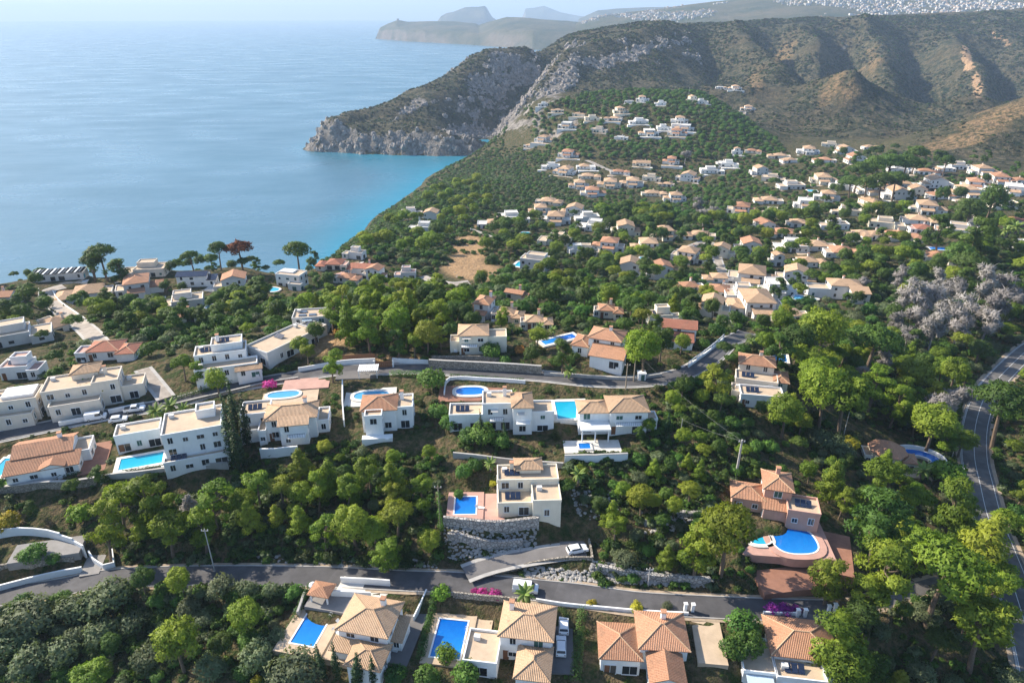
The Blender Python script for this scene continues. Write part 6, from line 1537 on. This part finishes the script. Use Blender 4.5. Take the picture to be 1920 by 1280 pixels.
# ------------------------------------------------------------------ walls, hedges, palms, cars, poles, town
def gline(pix, step=2.0, smooth=True, dz=0.0):
    G = [ground(px, py, dz) for px, py in pix]
    if smooth and len(G) > 2: return smooth_line(G, step)
    out = []
    for a, b in zip(G[:-1], G[1:]):
        n = max(1, int(np.linalg.norm(b[:2]-a[:2])/step)); out += [a[:2]+(b[:2]-a[:2])*i/n for i in range(n)]
    out.append(G[-1][:2]); return np.array(out)
def wall_line(label, pix, h, t, mat, smooth=True, cap=None, panels=0.0, name='garden_wall', level=False, balus=False):
    L = gline(pix, 1.5 if not panels else panels, smooth); z = gz(L[:,0], L[:,1]); o = (L[0][0], L[0][1], float(z[0]))
    if level: z = np.full_like(z, z.max())
    else: z = np.convolve(np.pad(z, 2, mode='edge'), np.ones(5)/5, 'valid')
    root = empty(name, o, 0, label, 'wall'); m = MB(); c = MB()
    d = np.gradient(L, axis=0); d /= np.linalg.norm(d, axis=1)[:,None]+1e-9; nr = np.stack([-d[:,1], d[:,0]], 1)*t/2
    for i in range(len(L)-1):
        a, b = L[i], L[i+1]
        def quad(zb0, zb1, zt0, zt1, k, mm, g=1.0):
            q = [a-nr[i]*g, b-nr[i+1]*g, b+nr[i+1]*g, a+nr[i]*g]
            mm.add([(p[0]-o[0], p[1]-o[1], zz-o[2]) for p, zz in zip(q, (zb0,zb1,zb1,zb0))]+[(p[0]-o[0], p[1]-o[1], zz-o[2]) for p, zz in zip(q, (zt0,zt1,zt1,zt0))], [(3,2,1,0),(4,5,6,7),(0,1,5,4),(1,2,6,5),(2,3,7,6),(3,0,4,7)])
        if panels:
            zz = max(z[i], z[i+1])+h; pm = MB(); quad(z[i]-2, z[i+1]-2, zz, zz, 0, pm); pm.build('panel', M[mat], root)
            continue
        quad(z[i]-2, z[i+1]-2, z[i]+h, z[i+1]+h, 0, m)
        if cap: quad(z[i]+h+.002, z[i+1]+h+.002, z[i]+h+.12, z[i+1]+h+.12, 0, c, 1.35)
    if not panels: m.build('wall', M[mat], root)
    if cap and c.v: c.build('coping', M[cap], root)
    if balus:
        bm = MB()
        for i in range(len(L)): bm.cbox((L[i][0]-o[0], L[i][1]-o[1], z[i]-o[2]+h+.45), (.12,.12,.9))
        bm.build('balusters', M['trim_white'], root); rm = MB()
        rm.tube([(L[i][0]-o[0], L[i][1]-o[1], z[i]-o[2]+h+.95) for i in range(len(L))], .1, 6); rm.build('handrail', M['trim_white'], root)
    return root
W = wall_line
W('white low wall along the lower lane at the left border', [(-20,1113),(60,1093),(156,1072)], 1.5, .35, 'trim_white')
W('white stepped curved wall of the entrance yard at left', [(-25,1012),(30,1003),(62,1003),(100,1008),(130,1018),(150,1030),(163,1045)], 2.1, .3, 'trim_white', True, None, 3.0)
W('white angular planter wall beside the entrance ramp', [(168,1040),(178,1056),(196,1068),(216,1063),(212,1036)], 1.3, .3, 'trim_white', False)
W('dark stone bank wall below the entrance yard', [(-20,1070),(60,1062),(140,1052)], 1.0, .5, 'stone_wall')
W('grey rubble retaining wall under the faded terracotta house', [(-20,925),(60,918),(120,915),(182,905)], 1.8, .5, 'stone_wall', True, 'concrete')
W('pale stone wall stepping up below the apartment house', [(190,905),(250,895),(330,885),(430,878)], 1.6, .5, 'concrete')
W('white garden wall below the hot tub terrace', [(1058,868),(1115,866),(1176,864)], 1.9, .35, 'trim_white', False, 'concrete')
W('white roadside wall left of the brown gate', [(560,698),(640,684),(704,680)], 1.5, .3, 'trim_white')
W('white roadside wall right of the brown gate', [(736,680),(770,682),(803,684)], 1.5, .3, 'trim_white')
W('brown slatted fence on the white roadside wall', [(640,680),(704,676)], 2.2, .08, 'brown_wood', True, None, 2.0, 'slatted_fence')
W('long grey stone wall in front of the pale yellow house', [(805,690),(880,694),(960,698),(1015,702)], 2.6, .5, 'stone_wall', True, 'concrete')
W('low stone terrace wall under the pale yellow house', [(810,676),(880,676),(950,682)], 1.6, .4, 'stone_wall')
W('pale stone wall along the upper lane by the bare poles', [(1020,704),(1090,709),(1180,713),(1240,706)], 1.0, .4, 'concrete')
W('white balustraded ramp wall climbing to the right', [(1290,690),(1320,668),(1340,652),(1356,638)], 1.0, .35, 'trim_white', True, None, 0.0, 'garden_wall', False, True)
W('rounded white parapet around the dark red pool terrace', [(833,742),(838,716),(862,711),(900,713),(950,716),(985,719)], 1.0, .3, 'trim_white')
W('white side wall of the white pool deck', [(646,800),(643,760),(643,722)], 1.8, .3, 'trim_white', False)
W('white back wall of the walled courtyard by the lower lane', [(640,1094),(690,1096),(732,1099)], 1.7, .3, 'trim_white', False)
W('white front wall of the walled courtyard by the lower lane', [(622,1117),(660,1119),(696,1121)], 1.5, .3, 'trim_white', False)
W('pale stone wall at the corner left of the long pool', [(572,1118),(566,1140),(560,1160)], 1.6, .4, 'concrete', False)
W('white wall strip beside the grey concrete driveway', [(800,1108),(790,1130),(776,1165)], 1.0, .25, 'trim_white', False)
W('pinkish parapet wall of the plot driveway', [(893,1090),(930,1075),(1000,1058),(1060,1050),(1111,1050),(1104,1015)], .9, .35, 'stone_wall', False)
W('upper rubble retaining wall below the tiled pool', [(832,985),(900,990),(960,992),(1010,985)], 2.2, .7, 'rubble')
W('lower rubble retaining wall below the tiled pool', [(840,1012),(900,1022),(980,1022)], 1.7, .7, 'rubble')
W('rubble bank along the lower lane under the middle plot', [(1120,1068),(1190,1082),(1260,1090),(1330,1094)], 1.5, .8, 'rubble')
W('dry stone wall high on the middle plot', [(1250,960),(1300,966),(1350,962)], .9, .8, 'rubble')
W('white roadside wall with flowers below the middle plot', [(1005,1128),(1060,1136),(1130,1143),(1210,1150),(1290,1154)], .9, .3, 'trim_white')
W('white roadside wall under the purple bougainvillea', [(1430,1152),(1470,1154),(1500,1154)], .9, .3, 'trim_white')
W('dark stone garden terrace wall left of the palm by the lower lane', [(850,1118),(900,1124),(975,1130)], 1.3, .4, 'stone_wall')
W('salmon retaining wall under the two round pools', [(1410,1030),(1460,1040),(1520,1036),(1545,1012)], .8, .4, 'pink_wall', True)
W('white fence wall behind the parked van', [(112,800),(140,794),(165,789)], 1.4, .25, 'trim_white', False)
W('white wall right of the parked van by the gate', [(205,777),(232,771),(272,762)], 1.4, .25, 'trim_white', False)
W('long stone wall under the clipped dark hedge', [(330,762),(380,750),(430,738),(500,722),(560,712)], .9, .35, 'stone_wall', True, 'concrete')
W('white wall of the curving beige cliff road', [(160,600),(130,580),(108,562),(100,548)], .9, .3, 'trim_white', True)
W('grey wall left of the curving beige cliff road', [(130,612),(100,590),(76,565),(74,545)], 1.4, .3, 'concrete', True)
W('pale boundary wall on top of the bare ochre slope', [(882,432),(905,440),(925,448)], 1.8, .3, 'concrete', False)
W('beige garden wall beside the sloping far lane', [(1796,385),(1815,398),(1833,415)], 1.5, .35, 'beige_wall', False)
W('white terrace wall below the apartment house', [(305,885),(345,878),(400,868)], 1.6, .3, 'trim_white', False)
W('white retaining wall below the white villa annex', [(490,858),(520,856),(560,852)], 2.4, .4, 'trim_white', False)
W('stone wall behind the dark plot edge above the cream villa', [(850,858),(930,866),(1010,874),(1056,876)], 1.4, .4, 'concrete')

def hedge(label, pix, h, w, mat='leaf_hedge', smooth=True):
    L = gline(pix, .55, smooth); z = gz(L[:,0], L[:,1]); rn = np.random.default_rng(len(label)); lobes = []
    o = np.array([L[0][0], L[0][1], float(z[0])])
    for i in range(len(L)):
        for k in range(max(1, int(h/.8))): lobes.append((L[i][0]-o[0]+rn.uniform(-.08,.08), L[i][1]-o[1]+rn.uniform(-.08,.08), z[i]-o[2]+.35+k*.75, w*.55*rn.uniform(.85,1.15), .55))
    V, F, N, T = leaf_cloud(lobes, 46, .17, rn, center=np.array([0,0,-30.]), fill=.25)
    me = np_mesh('hedge', V, F, M[mat], True, N); at = me.attributes.new('tint', 'FLOAT', 'POINT'); at.data.foreach_set('value', T.astype(np.float32))
    ob = link(bpy.data.objects.new('hedge', me)); ob.location = o; return tag(ob, label, 'hedge')
hedge('tall clipped green hedge left of the long blue pool', [(583,1104),(560,1150),(540,1195),(528,1240)], 2.0, 1.3)
hedge('tall dark hedge between the driveway and the second pool', [(820,1112),(810,1150),(798,1195),(788,1235)], 2.2, 1.5)
hedge('tall green hedge right of the two parked white cars', [(1092,1150),(1086,1200),(1080,1270)], 2.4, 1.8)
hedge('clipped dark hedge under the white terraced villa', [(322,752),(380,736),(432,722)], 2.0, 1.2)
hedge('clipped dark hedge right of the small dark gate', [(472,710),(520,698),(556,688)], 1.9, 1.2)
hedge('dark cypress hedge along the wall below the turquoise pool', [(235,892),(290,884),(340,878)], 2.0, .9, 'leaf_cypress')
hedge('leafy hedge under the bright round tree by the upper lane', [(735,704),(770,705),(800,706)], 1.6, 1.4, 'leaf_green')
hedge('narrow hedge above the white garden wall', [(1070,860),(1120,858),(1172,856)], 1.0, .8)
hedge('low hedge along the upper lane right of the long stone wall', [(845,706),(900,709),(980,714)], 1.0, .8)
hedge('dark hedge in front of the faded terracotta house', [(40,905),(90,898),(150,888)], 1.5, 1.2)
hedge('green hedge below the big tan-roofed villa', [(1490,600),(1530,606),(1600,600)], 1.6, 1.4)

# palms
rnpm = np.random.default_rng(5)
def frond_mesh(Lf, droop, mat):
    V = []; F = []; n = 7
    for i in range(n+1):
        t_ = i/n; x = Lf*t_*(1-.12*t_*droop); z = Lf*(.35*t_-droop*.62*t_*t_); w = Lf*.17*math.sin(math.pi*min(1, .12+t_*.88))**.8
        V += [(x,-w,z-w*.45),(x,0,z),(x,w,z-w*.45)]
    for i in range(n):
        a = 3*i; F += [(a,a+3,a+4,a+1),(a+1,a+4,a+5,a+2)]
    me = bpy.data.meshes.new('frond'); me.from_pydata(V, [], F); me.materials.append(mat); me.update()
    at = me.attributes.new('tint', 'FLOAT', 'POINT'); at.data.foreach_set('value', np.array([(.2 if k % 3 == 1 else .8) for k in range(len(V))], np.float32)); return me
FR = [frond_mesh(2.2, d_, M['leaf_palm']) for d_ in (.5, .8, 1.2)]; DRY = frond_mesh(1.7, 2.4, M['leaf_dead'])
def palm(px, py, wpx, label, trunk_h=4.0, group=None):
    P = ground(px, py, trunk_h); s = max(.5, wpx*mpp(P)/4.2); edge = P[2] < 40 and py > 420; P = ground(px, py, trunk_h*s)
    if edge: P = ground(px, 528); s = wpx*mpp(P)/4.2
    root = empty('palm_tree', tuple(P), rnpm.uniform(0,6.28), label, 'palm', group); root.scale = (s,s,s)
    put(raw_mesh(MB().tube([(0,0,-.8),(.08,.03,trunk_h*.5),(0,0,trunk_h)], [.24,.19,.17], 8), 'trunk', M['trunk']), 'trunk', root)
    for i in range(18):
        f = put(FR[i % 3], 'frond', root, (0,0,trunk_h)); f.rotation_euler = (rnpm.uniform(-.2,.2), -.55+.5*(i % 3)+rnpm.uniform(-.12,.12), i*2.4)
    for i in range(7):
        f = put(DRY, 'dry_frond', root, (0,0,trunk_h-.15)); f.rotation_euler = (0, .5, i*.9)
for q in ((985,1112,44,'bushy palm by the lower lane right of the magenta bougainvillea',3.0),(1085,888,36,'shaggy palm below the white garden wall on the middle plot',4.0),(1733,880,34,'small palm on the crescent pool terrace',2.6),(1556,893,26,'slim palm left of the round pine above the pink villa yard',4.5),
          (1068,694,34,'spiky palm beside the upper lane in front of the dark pine',2.6),(128,728,26,'leftmost palm in front of the large sandy villa',3.5),(158,722,26,'middle palm in front of the large sandy villa',4.5),(196,726,26,'rightmost palm in front of the large sandy villa',4.2),
          (292,770,34,'palm clump beside the stone lane above the apartment house',2.2),(318,760,34,'palm right of the stone lane above the apartment house',2.2),(345,765,28,'spiky palm behind the apartment house roof',2.5),(178,482,18,'tall palm sticking out of the cliff tree clump',6.0),(202,488,14,'shorter palm at the cliff tree clump',5.0),
          (920,868,30,'yellowish palm behind the cream villa, left one',2.6),(1005,878,26,'yellowish palm behind the cream villa, right one',2.6),(1012,612,24,'palm in front of the low tan house behind the pale yellow house',3.0),(1036,618,22,'second palm right of the low tan house',3.0),(960,612,20,'palm left of the low tan house behind the pale yellow house',3.0),
          (1888,432,22,'palm in the far right garden, left one',4.0),(1905,425,26,'palm in the far right garden, right one',4.0),(1700,452,18,'small palm near the red-roofed pavilion',3.0),(1468,745,30,'palm beside the low white wing under the orange villa',2.6),(962,735,20,'small palm on the dark red pool terrace',1.8),(1112,905,26,'young palm beside the cream villa on the middle plot',1.6),(1410,640,20,'palm by the ramp above the orange villa',3.0),
          (540,583,22,'young palm in the thicket left of the pine wood',2.0),(335,605,22,'spreading palm in the thicket below the cliff houses',2.0)):
    palm(*q)

# vehicles
def wheel_mesh(): return raw_mesh(MB().tube([(0,-.11,0),(0,.11,0)], .32, 14), 'wheel', M['tyre'])
def rim_mesh(): return raw_mesh(MB().tube([(0,-.12,0),(0,.12,0)], .2, 12), 'rim', M['pole_grey'])
WM, RM = wheel_mesh(), rim_mesh()
def profile_body(name, prof, w, taper, mat, parent):
    """side profile (x,z) swept across the width, upper points drawn in"""
    n = len(prof); zm = max(p[1] for p in prof); V = []
    for s in (-1, 1):
        for x, z in prof: V.append((x, s*(w/2-taper*max(0, (z-.85)/(zm-.85))), z))
    F = [tuple(range(n-1,-1,-1)), tuple(range(n,2*n))]+[(i,(i+1)%n,n+(i+1)%n,n+i) for i in range(n)]
    return mesh_obj(name, V, [tuple(reversed(f)) for f in F], mat, parent)
def vehicle(px, py, kind, label, rz=None, P=None):
    if P is None: P = ground(px, py, .6)
    P = np.array(P); P[2] = float(gz(P[0], P[1])); best = None
    for r in ROADS:
        d = np.linalg.norm(r['L']-P[:2], axis=1); i = int(d.argmin())
        if best is None or d[i] < best[0]: best = (d[i], r, i)
    if best[0] < 5:
        P[2] = best[1]['z'][best[2]]+.06
        if rz is None: t_ = best[1]['L'][min(best[2]+1, len(best[1]['L'])-1)]-best[1]['L'][max(0,best[2]-1)]; rz = math.degrees(math.atan2(t_[1], t_[0]))
    else: P[2] += .23
    root = empty({'van':'van','pickup':'pickup_truck','car':'parked_car'}[kind], tuple(P), R(rz or 0), label, {'van':'van','pickup':'pickup','car':'car'}[kind])
    if kind == 'car': prof = [(-2.1,.35),(2.1,.35),(2.15,.7),(1.95,.88),(1.0,.98),(-2.0,1.0),(-2.15,.75)]; cab = [(.95,.97),(.35,1.46),(-1.35,1.48),(-1.95,.99)]; wb = 1.3; wd = 1.75
    elif kind == 'van': prof = [(-2.4,.35),(2.4,.35),(2.45,.85),(2.2,1.05),(1.75,1.12),(-2.4,1.12)]; cab = [(1.75,1.11),(1.15,1.95),(-2.3,2.0),(-2.38,1.11)]; wb = 1.5; wd = 1.9
    else: prof = [(-2.5,.4),(2.4,.4),(2.45,.85),(2.25,1.0),(1.2,1.08),(-2.5,1.05)]; cab = [(1.2,1.07),(.6,1.72),(-.7,1.75),(-1.0,1.06)]; wb = 1.55; wd = 1.85
    profile_body('body', prof, wd, 0, M['car_white'], root)
    c = profile_body('cabin', cab, wd-.06, .16, M['car_white'], root)
    x1, x0 = cab[0][0], cab[-1][0]; zt = max(p[1] for p in cab)
    for s in (-1, 1):
        z0_ = cab[0][1]+.1; z1_ = zt-.12; y0_ = s*(wd/2-.03-.16*max(0,(z0_-.85)/(zt-.85))+.012); y1_ = s*(wd/2-.03-.16*(z1_-.85)/(zt-.85)+.012)
        xa, xb = (cab[2][0]+.15, cab[1][0]+.1) if kind != 'van' else (.1, 1.25)
        mesh_obj('side_window', [(xa-.1,y0_,z0_),(xb+.25,y0_,z0_),(xb-.05,y1_,z1_),(xa,y1_,z1_)], [(0,1,2,3) if s < 0 else (3,2,1,0)], M['glass'], c)
    a, b = cab[0], cab[1]; k = (wd/2-.12)
    mesh_obj('windscreen', [(a[0]+.0,-k,a[1]+.06),(a[0]+.0,k,a[1]+.06),(b[0]+.06,k-.1,b[1]-.06),(b[0]+.06,-k+.1,b[1]-.06)], [(0,1,2,3)], M['glass'], c)
    a, b = cab[-1], cab[-2]
    mesh_obj('rear_window', [(a[0]-.02,k,a[1]+.1),(a[0]-.02,-k,a[1]+.1),(b[0]-.05,-k+.1,b[1]-.1),(b[0]-.05,k-.1,b[1]-.1)], [(0,1,2,3)], M['glass'], c)
    for x in (-wb, wb):
        for s in (-1, 1):
            w_ = put(WM, 'wheel', root, (x, s*(wd/2-.08), .32)); put(RM, 'rim', w_)
    for s in (-1, 1):
        MB().cbox((prof[2][0]-.01, s*(wd/2-.3), .72), (.06,.32,.16)).build('headlight', M['terrace_pale'], root)
        MB().cbox((prof[0][0]-.02, s*(wd/2-.2), .8), (.06,.2,.2)).build('tail_light', M['paver_red'], root)
    if kind == 'pickup': MB().box(-2.4,-1.05,-.8,.8,1.06,1.12).build('load_bed', M['dark_metal'], root)
    return root
vehicle(180, 783, 'van', 'white crew van parked on the upper lane at left')
vehicle(253, 768, 'pickup', 'white pickup parked beside the small green net at the gate')
vehicle(222, 786, 'car', 'white car parked below the crew van, partly behind the low house')
vehicle(985, 1104, 'van', 'white van on the lower lane left of the bushy palm')
vehicle(1057, 1172, 'car', 'white car parked beside the hedge, upper of two', 86)
vehicle(1052, 1212, 'car', 'white car parked beside the hedge, lower of two', 86)
vehicle(1082, 1031, 'car', 'pale car on the turning bay of the plot driveway', 15)

# poles and cables
def pole(px, py, h, r, mat, label, arms=True):
    P = ground(px, py); root = empty('utility_pole', tuple(P), 0, label, 'pole')
    MB().tube([(0,0,-1),(0,0,h)], [r, r*.6], 8).build('shaft', M[mat], root)
    if arms:
        MB().cbox((0,0,h-.5), (1.4,.1,.1)).build('crossarm', M[mat], root)
        for x in (-.6, 0, .6): MB().tube([(x,0,h-.45),(x,0,h-.15)], .06, 6).build('insulator', M['trim_white'], root)
    return np.array(P)+np.array([0,0,h-.3])
T1 = pole(1188, 716, 9.0, .2, 'pole_wood', 'taller bare wooden pole beside the upper lane')
T2 = pole(1173, 730, 7.5, .2, 'pole_wood', 'shorter bare wooden pole on a white base beside the upper lane')
T3 = pole(1215, 1098, 4.6, .16, 'pole_grey', 'short pale pole on the rubble bank of the middle plot')
T4 = pole(403, 1072, 11.0, .14, 'pole_grey', 'slim grey pole in front of the left wooded plot')
T5 = pole(1380, 892, 9.5, .35, 'concrete', 'thick concrete pylon above the pink villa')
T6 = pole(1276, 815, 4.5, .12, 'pole_grey', 'thin pole among shrubs above the middle plot', False)
T7 = pole(826, 1000, 12.0, .16, 'pole_wood', 'ivy-clad pole at the right edge of the left wooded plot')
T8 = pole(1582, 745+70, 7.0, .12, 'pole_grey', 'thin pale pole in the right wood above the pink villa', False)
T9 = pole(1782, 865, 5.0, .1, 'pole_grey', 'short post beside the main road near the lime-green tree', False)
P7 = ground(826, 1000); rn = np.random.default_rng(4)
me = crown_mesh('ivy', [(rn.uniform(-.15,.15), rn.uniform(-.15,.15), .5+i*.8, .55-.02*i, .6) for i in range(13)], 40, .2, rn, M['leaf_green'], (0,0,4))
ivy = link(bpy.data.objects.new('climbing_ivy', me)); ivy.location = tuple(P7); tag(ivy, 'column of ivy climbing the pole at the left plot edge', 'ivy')
def cable(a, b, label, sag=1.2):
    pts = [tuple(np.array(a)*(1-t_)+np.array(b)*t_-np.array([0,0,sag*4*t_*(1-t_)])) for t_ in np.linspace(0, 1, 14)]
    o = MB().tube(pts, .016, 4).build('power_cable', M['dark_metal']); tag(o, label, 'cable')
E1 = ground(1150, 1150)+np.array([0,0,6.]); 
cable(T5, T3, 'power cable from the concrete pylon to the short pale pole'); cable(T3, E1, 'power cable from the short pale pole over the lower lane', .4)
cable(T4, T7, 'power cable across the left wooded plot'); cable(T1, T5, 'power cable from the taller wooden pole to the concrete pylon'); cable(T1, T2, 'short power cable between the two wooden poles', .2)
cable(T6, T5, 'thin cable from the pole among shrubs to the concrete pylon', .4)

# small built things
P = ground(606, 1122); bb = empty('barbecue_house', tuple(P), R(-12), 'small open barbecue house with pyramid tiled roof beside the walled courtyard', 'shelter')
for x in (-1.6, 1.6):
    for y in (-1.3, 1.3): MB().cbox((x,y,1.1), (.25,.25,2.6)).build('post', M['trim_white'], bb)
MB().box(-1.6,1.6,1.2,1.45,0,2.2).build('back_wall', M['white_wall'], bb); roof_part(bb, (-1.8,1.8,-1.5,1.5,0,2.45,'hip'), M['roof_terracotta'], False)
MB().box(-1.2,-.3,.4,1.1,0,1.0).build('grill', M['stone_grey'], bb)
P = ground(588, 1106); tk = empty('water_tank', tuple(P), 0, 'white round water tank at the head of the hedge by the lower lane', 'tank')
MB().tube([(0,0,0),(0,0,1.5),(0,0,1.85)], [.75,.75,.35], 14).build('vessel', M['tank_white'], tk); MB().tube([(0,0,1.85),(0,0,2.0)], .25, 10).build('lid', M['tank_white'], tk)
P = ground(720, 690); gt = empty('wooden_gate', tuple(P), R(3), 'wide brown wooden gate between white roadside walls', 'gate')
for i in range(9): MB().box(-2.3+i*.51, -2.3+i*.51+.47, -.05, .05, .1, 2.1).build('board', M['brown_wood'], gt)
for x in (-2.6, 2.6): MB().cbox((x,0,1.1), (.4,.4,2.6)).build('gate_post', M['trim_white'], gt)
P = ground(692, 704); cp = empty('carport', tuple(P), R(4), 'small carport with a slatted white roof below the upper lane', 'carport')
for x in (-2.4, 2.4):
    for y in (-1.7, 1.7): MB().cbox((x,y,1.1), (.14,.14,2.6)).build('post', M['trim_white'], cp)
for i in range(10): MB().box(-2.6+i*.54, -2.6+i*.54+.4, -1.9, 1.9, 2.4, 2.5).build('slat', M['trim_white'], cp)
P = ground(1202, 712); hb = empty('meter_hut', tuple(P), 0, 'tiny white hut with blue-green door by the upper lane poles', 'hut')
MB().box(-1,1,-.8,.8,-.5,2.2).build('wall', M['white_wall'], hb); MB().box(-1.15,1.15,-.95,.95,2.2,2.35).build('roof_slab', M['trim_white'], hb); MB().box(-.2,.7,-.85,-.81,0,1.9).build('door', M['shutter'], hb)
for px, py, lab in ((1494,1157,'white gate pillar at the grey forecourt, left one'),(1508,1157,'white gate pillar at the grey forecourt, second from left'),(1552,1150,'white gate pillar at the lane junction, left one'),(1564,1147,'white gate pillar at the lane junction, right one'),(1284,1146,'white gate pillar on the lane wall, left one'),(1298,1147,'white gate pillar on the lane wall, right one')):
    P = ground(px, py); g_ = empty('gate_pillar', tuple(P), 0, lab, 'pillar'); MB().cbox((0,0,.8), (.5,.5,2.2)).build('shaft', M['trim_white'], g_); MB().cbox((0,0,1.98), (.7,.7,.14)).build('cap', M['trim_white'], g_)
# garden furniture by the pools
def lounger(P, rz, label):
    r_ = empty('sun_lounger', tuple(P), R(rz), label, 'sun lounger'); MB().box(-.32,.32,-.95,.4,.32,.4).build('seat', M['trim_white'], r_)
    mesh_obj('backrest', [(-.32,.4,.34),(.32,.4,.34),(.32,1.0,.75),(-.32,1.0,.75),(-.32,.4,.42),(.32,.4,.42),(.32,.97,.83),(-.32,.97,.83)], [(3,2,1,0),(4,5,6,7),(0,1,5,4),(1,2,6,5),(2,3,7,6),(3,0,4,7)], M['trim_white'], r_)
    for x in (-.27,.27):
        for y in (-.85,.3): MB().cbox((x,y,.16), (.06,.06,.32)).build('leg', M['trim_white'], r_)
for px, py, rz, lab in ((632,1188,60,'white lounger on the tan terrace right of the long blue pool, near one'),(640,1172,60,'white lounger on the tan terrace right of the long blue pool, far one'),(878,1212,50,'white lounger right of the second bright blue pool'),(900,955,80,'white lounger on the terracotta tiles right of the pool'),(1520,1000,30,'white lounger at the round deep blue pool')):
    P = ground(px, py); P[2] = float(gz(P[0], P[1]))+.23; lounger(P, rz, lab)

# rubble and boulders on the steep plots
def rock_mesh(seed):
    rn = np.random.default_rng(seed); import bmesh
    bm = bmesh.new(); bmesh.ops.create_icosphere(bm, subdivisions=1, radius=1.0)
    for v in bm.verts: v.co = v.co*rn.uniform(.7,1.2); v.co.z *= .65
    me = bpy.data.meshes.new('rock'); bm.to_mesh(me); bm.free(); me.materials.append(M['stone_grey']); return me
RK = []
for poly, n in (([(1110,1050),(1240,1070),(1340,1085),(1330,1100),(1100,1090)], 900), ([(1200,960),(1360,950),(1360,985),(1210,1000)], 250), ([(1060,900),(1150,920),(1160,960),(1090,980)], 120), ([(830,985),(1010,990),(1000,1040),(840,1050)], 500), ([(860,440),(910,450),(930,520),(850,520)], 260), ([(990,1060),(1100,1070),(1100,1095),(960,1092)], 400), ([(480,1040),(820,1045),(820,1075),(480,1070)], 260)):
    G = np.array([ground(*q) for q in poly]); lo = G[:,:2].min(0); hi = G[:,:2].max(0); X = rng.uniform(lo[0], hi[0], n*2); Y = rng.uniform(lo[1], hi[1], n*2); Z = gz(X, Y); Q = project(np.stack([X,Y,Z], 1)); ok = inside(poly, Q[:,0], Q[:,1])
    for x, y, z in list(zip(X[ok], Y[ok], Z[ok]))[:n]:
        if nogo.free(x, y, .1): RK.append((x, y, z, rng.uniform(.12, .5)))
RK = np.array(RK); scatter('rubble', RK[:,:3], rng.uniform(0, 6.28, len(RK)), RK[:,3], rng.integers(0, 3, len(RK)), [rock_mesh(i) for i in range(3)], 'loose grey stones on the steep banks')

# white town on the far slope: a mass nobody could count
def town_house(w, d, h, roof, seed):
    m = MB(); m.box(-w/2,w/2,-d/2,d/2,-8,h); o_ = m; V = list(m.v); F = list(m.f); mi = [0]*len(F)
    if roof: 
        b = len(V); V += [(-w/2-.4,-d/2-.4,h),(w/2+.4,-d/2-.4,h),(w/2+.4,d/2+.4,h),(-w/2-.4,d/2+.4,h),(-w*.2,0,h+2.2),(w*.2,0,h+2.2)]; F += [(b,b+1,b+5,b+4),(b+1,b+2,b+5),(b+2,b+3,b+4,b+5),(b+3,b,b+4)]; mi += [1]*4
    for k in range(3):
        b = len(V); x = -w/2+w*(k+.5)/3; V += [(x-.7,-d/2-.03,1.2),(x+.7,-d/2-.03,1.2),(x+.7,-d/2-.03,2.8),(x-.7,-d/2-.03,2.8)]; F += [(b,b+1,b+2,b+3)]; mi += [2]
    me = bpy.data.meshes.new('town_house'); me.from_pydata(V, [], F)
    for q in ('town_wall','roof_tan','glass'): me.materials.append(M[q])
    me.polygons.foreach_set('material_index', np.array(mi, np.int32)); me.update(); return me
tv = np.empty(len(town.data.vertices)*3, np.float32); town.data.vertices.foreach_get('co', tv); tv = tv.reshape(200, 30, 3)
TP = []
for _ in range(12000):
    i, j = rng.uniform(0, 198), rng.uniform(2, 21); a, b = int(i), int(j); fi, fj = i-a, j-b
    p = (tv[a,b]*(1-fi)+tv[a+1,b]*fi)*(1-fj)+(tv[a,b+1]*(1-fi)+tv[a+1,b+1]*fi)*fj
    q = project(p)[0]; dn = float(fbm(np.array([p[0]/260]), np.array([p[1]/420]), 4, 5)[0])
    if q[0] < 1090 or q[0] > 1960 or dn < .06: continue
    lim = np.interp(q[0], [1090,1250,1400,1700,1960], [58,60,48,42,34])
    if q[1] < lim: TP.append((*p, rng.uniform(.6,1.25)))
TP = np.array(TP[:2000]); print('town', len(TP))
scatter('hillside_town', TP[:,:3], rng.uniform(-.5,.5,len(TP)), TP[:,3], rng.integers(0,5,len(TP)), [town_house(13,9,6,False,1), town_house(11,9,4.5,True,2), town_house(16,10,7.5,False,3), town_house(10,8,7,True,4), town_house(18,9,4,False,5)], 'white houses of a distant town, too many to count')
P = at_d(746, 39, 6850); tw = empty('watchtower', (P[0], P[1], P[2]-6), 0, 'tiny round watchtower on top of the hazy far headland', 'tower')
MB().tube([(0,0,-10),(0,0,18)], [13,10], 12).build('shaft', M['stone_grey'], tw); MB().tube([(0,0,18.1),(0,0,22)], 11.5, 12).build('battlement', M['stone_grey'], tw)
for px, py, h_ in ((1291,176,14.0),):
    P = ground(px, py+4); r_ = empty('radio_mast', tuple(P), 0, 'thin mast on the crest of the villa hill', 'mast'); MB().tube([(0,0,-1),(0,0,h_)], [.25,.1], 6).build('shaft', M['pole_grey'], r_); MB().cbox((0,0,h_-1), (1.2,.1,.1)).build('crossarm', M['pole_grey'], r_)
# ------------------------------------------------------------------ haze: one closed box of thin even air
t = NT('haze_air'); v = t.n.new('ShaderNodeVolumePrincipled')
v.inputs['Color'].default_value = (.58,.77,1.0,1); v.inputs['Density'].default_value = 8.5e-5; v.inputs['Anisotropy'].default_value = .1
t.t.links.new(v.outputs[0], t.out.inputs['Volume'])
hz = MB().box(-33000, 33000, -900, 33000, -70, 620).build('haze', t.m); tag(hz, kind='stuff', label='thin bluish sea haze over the whole coast')
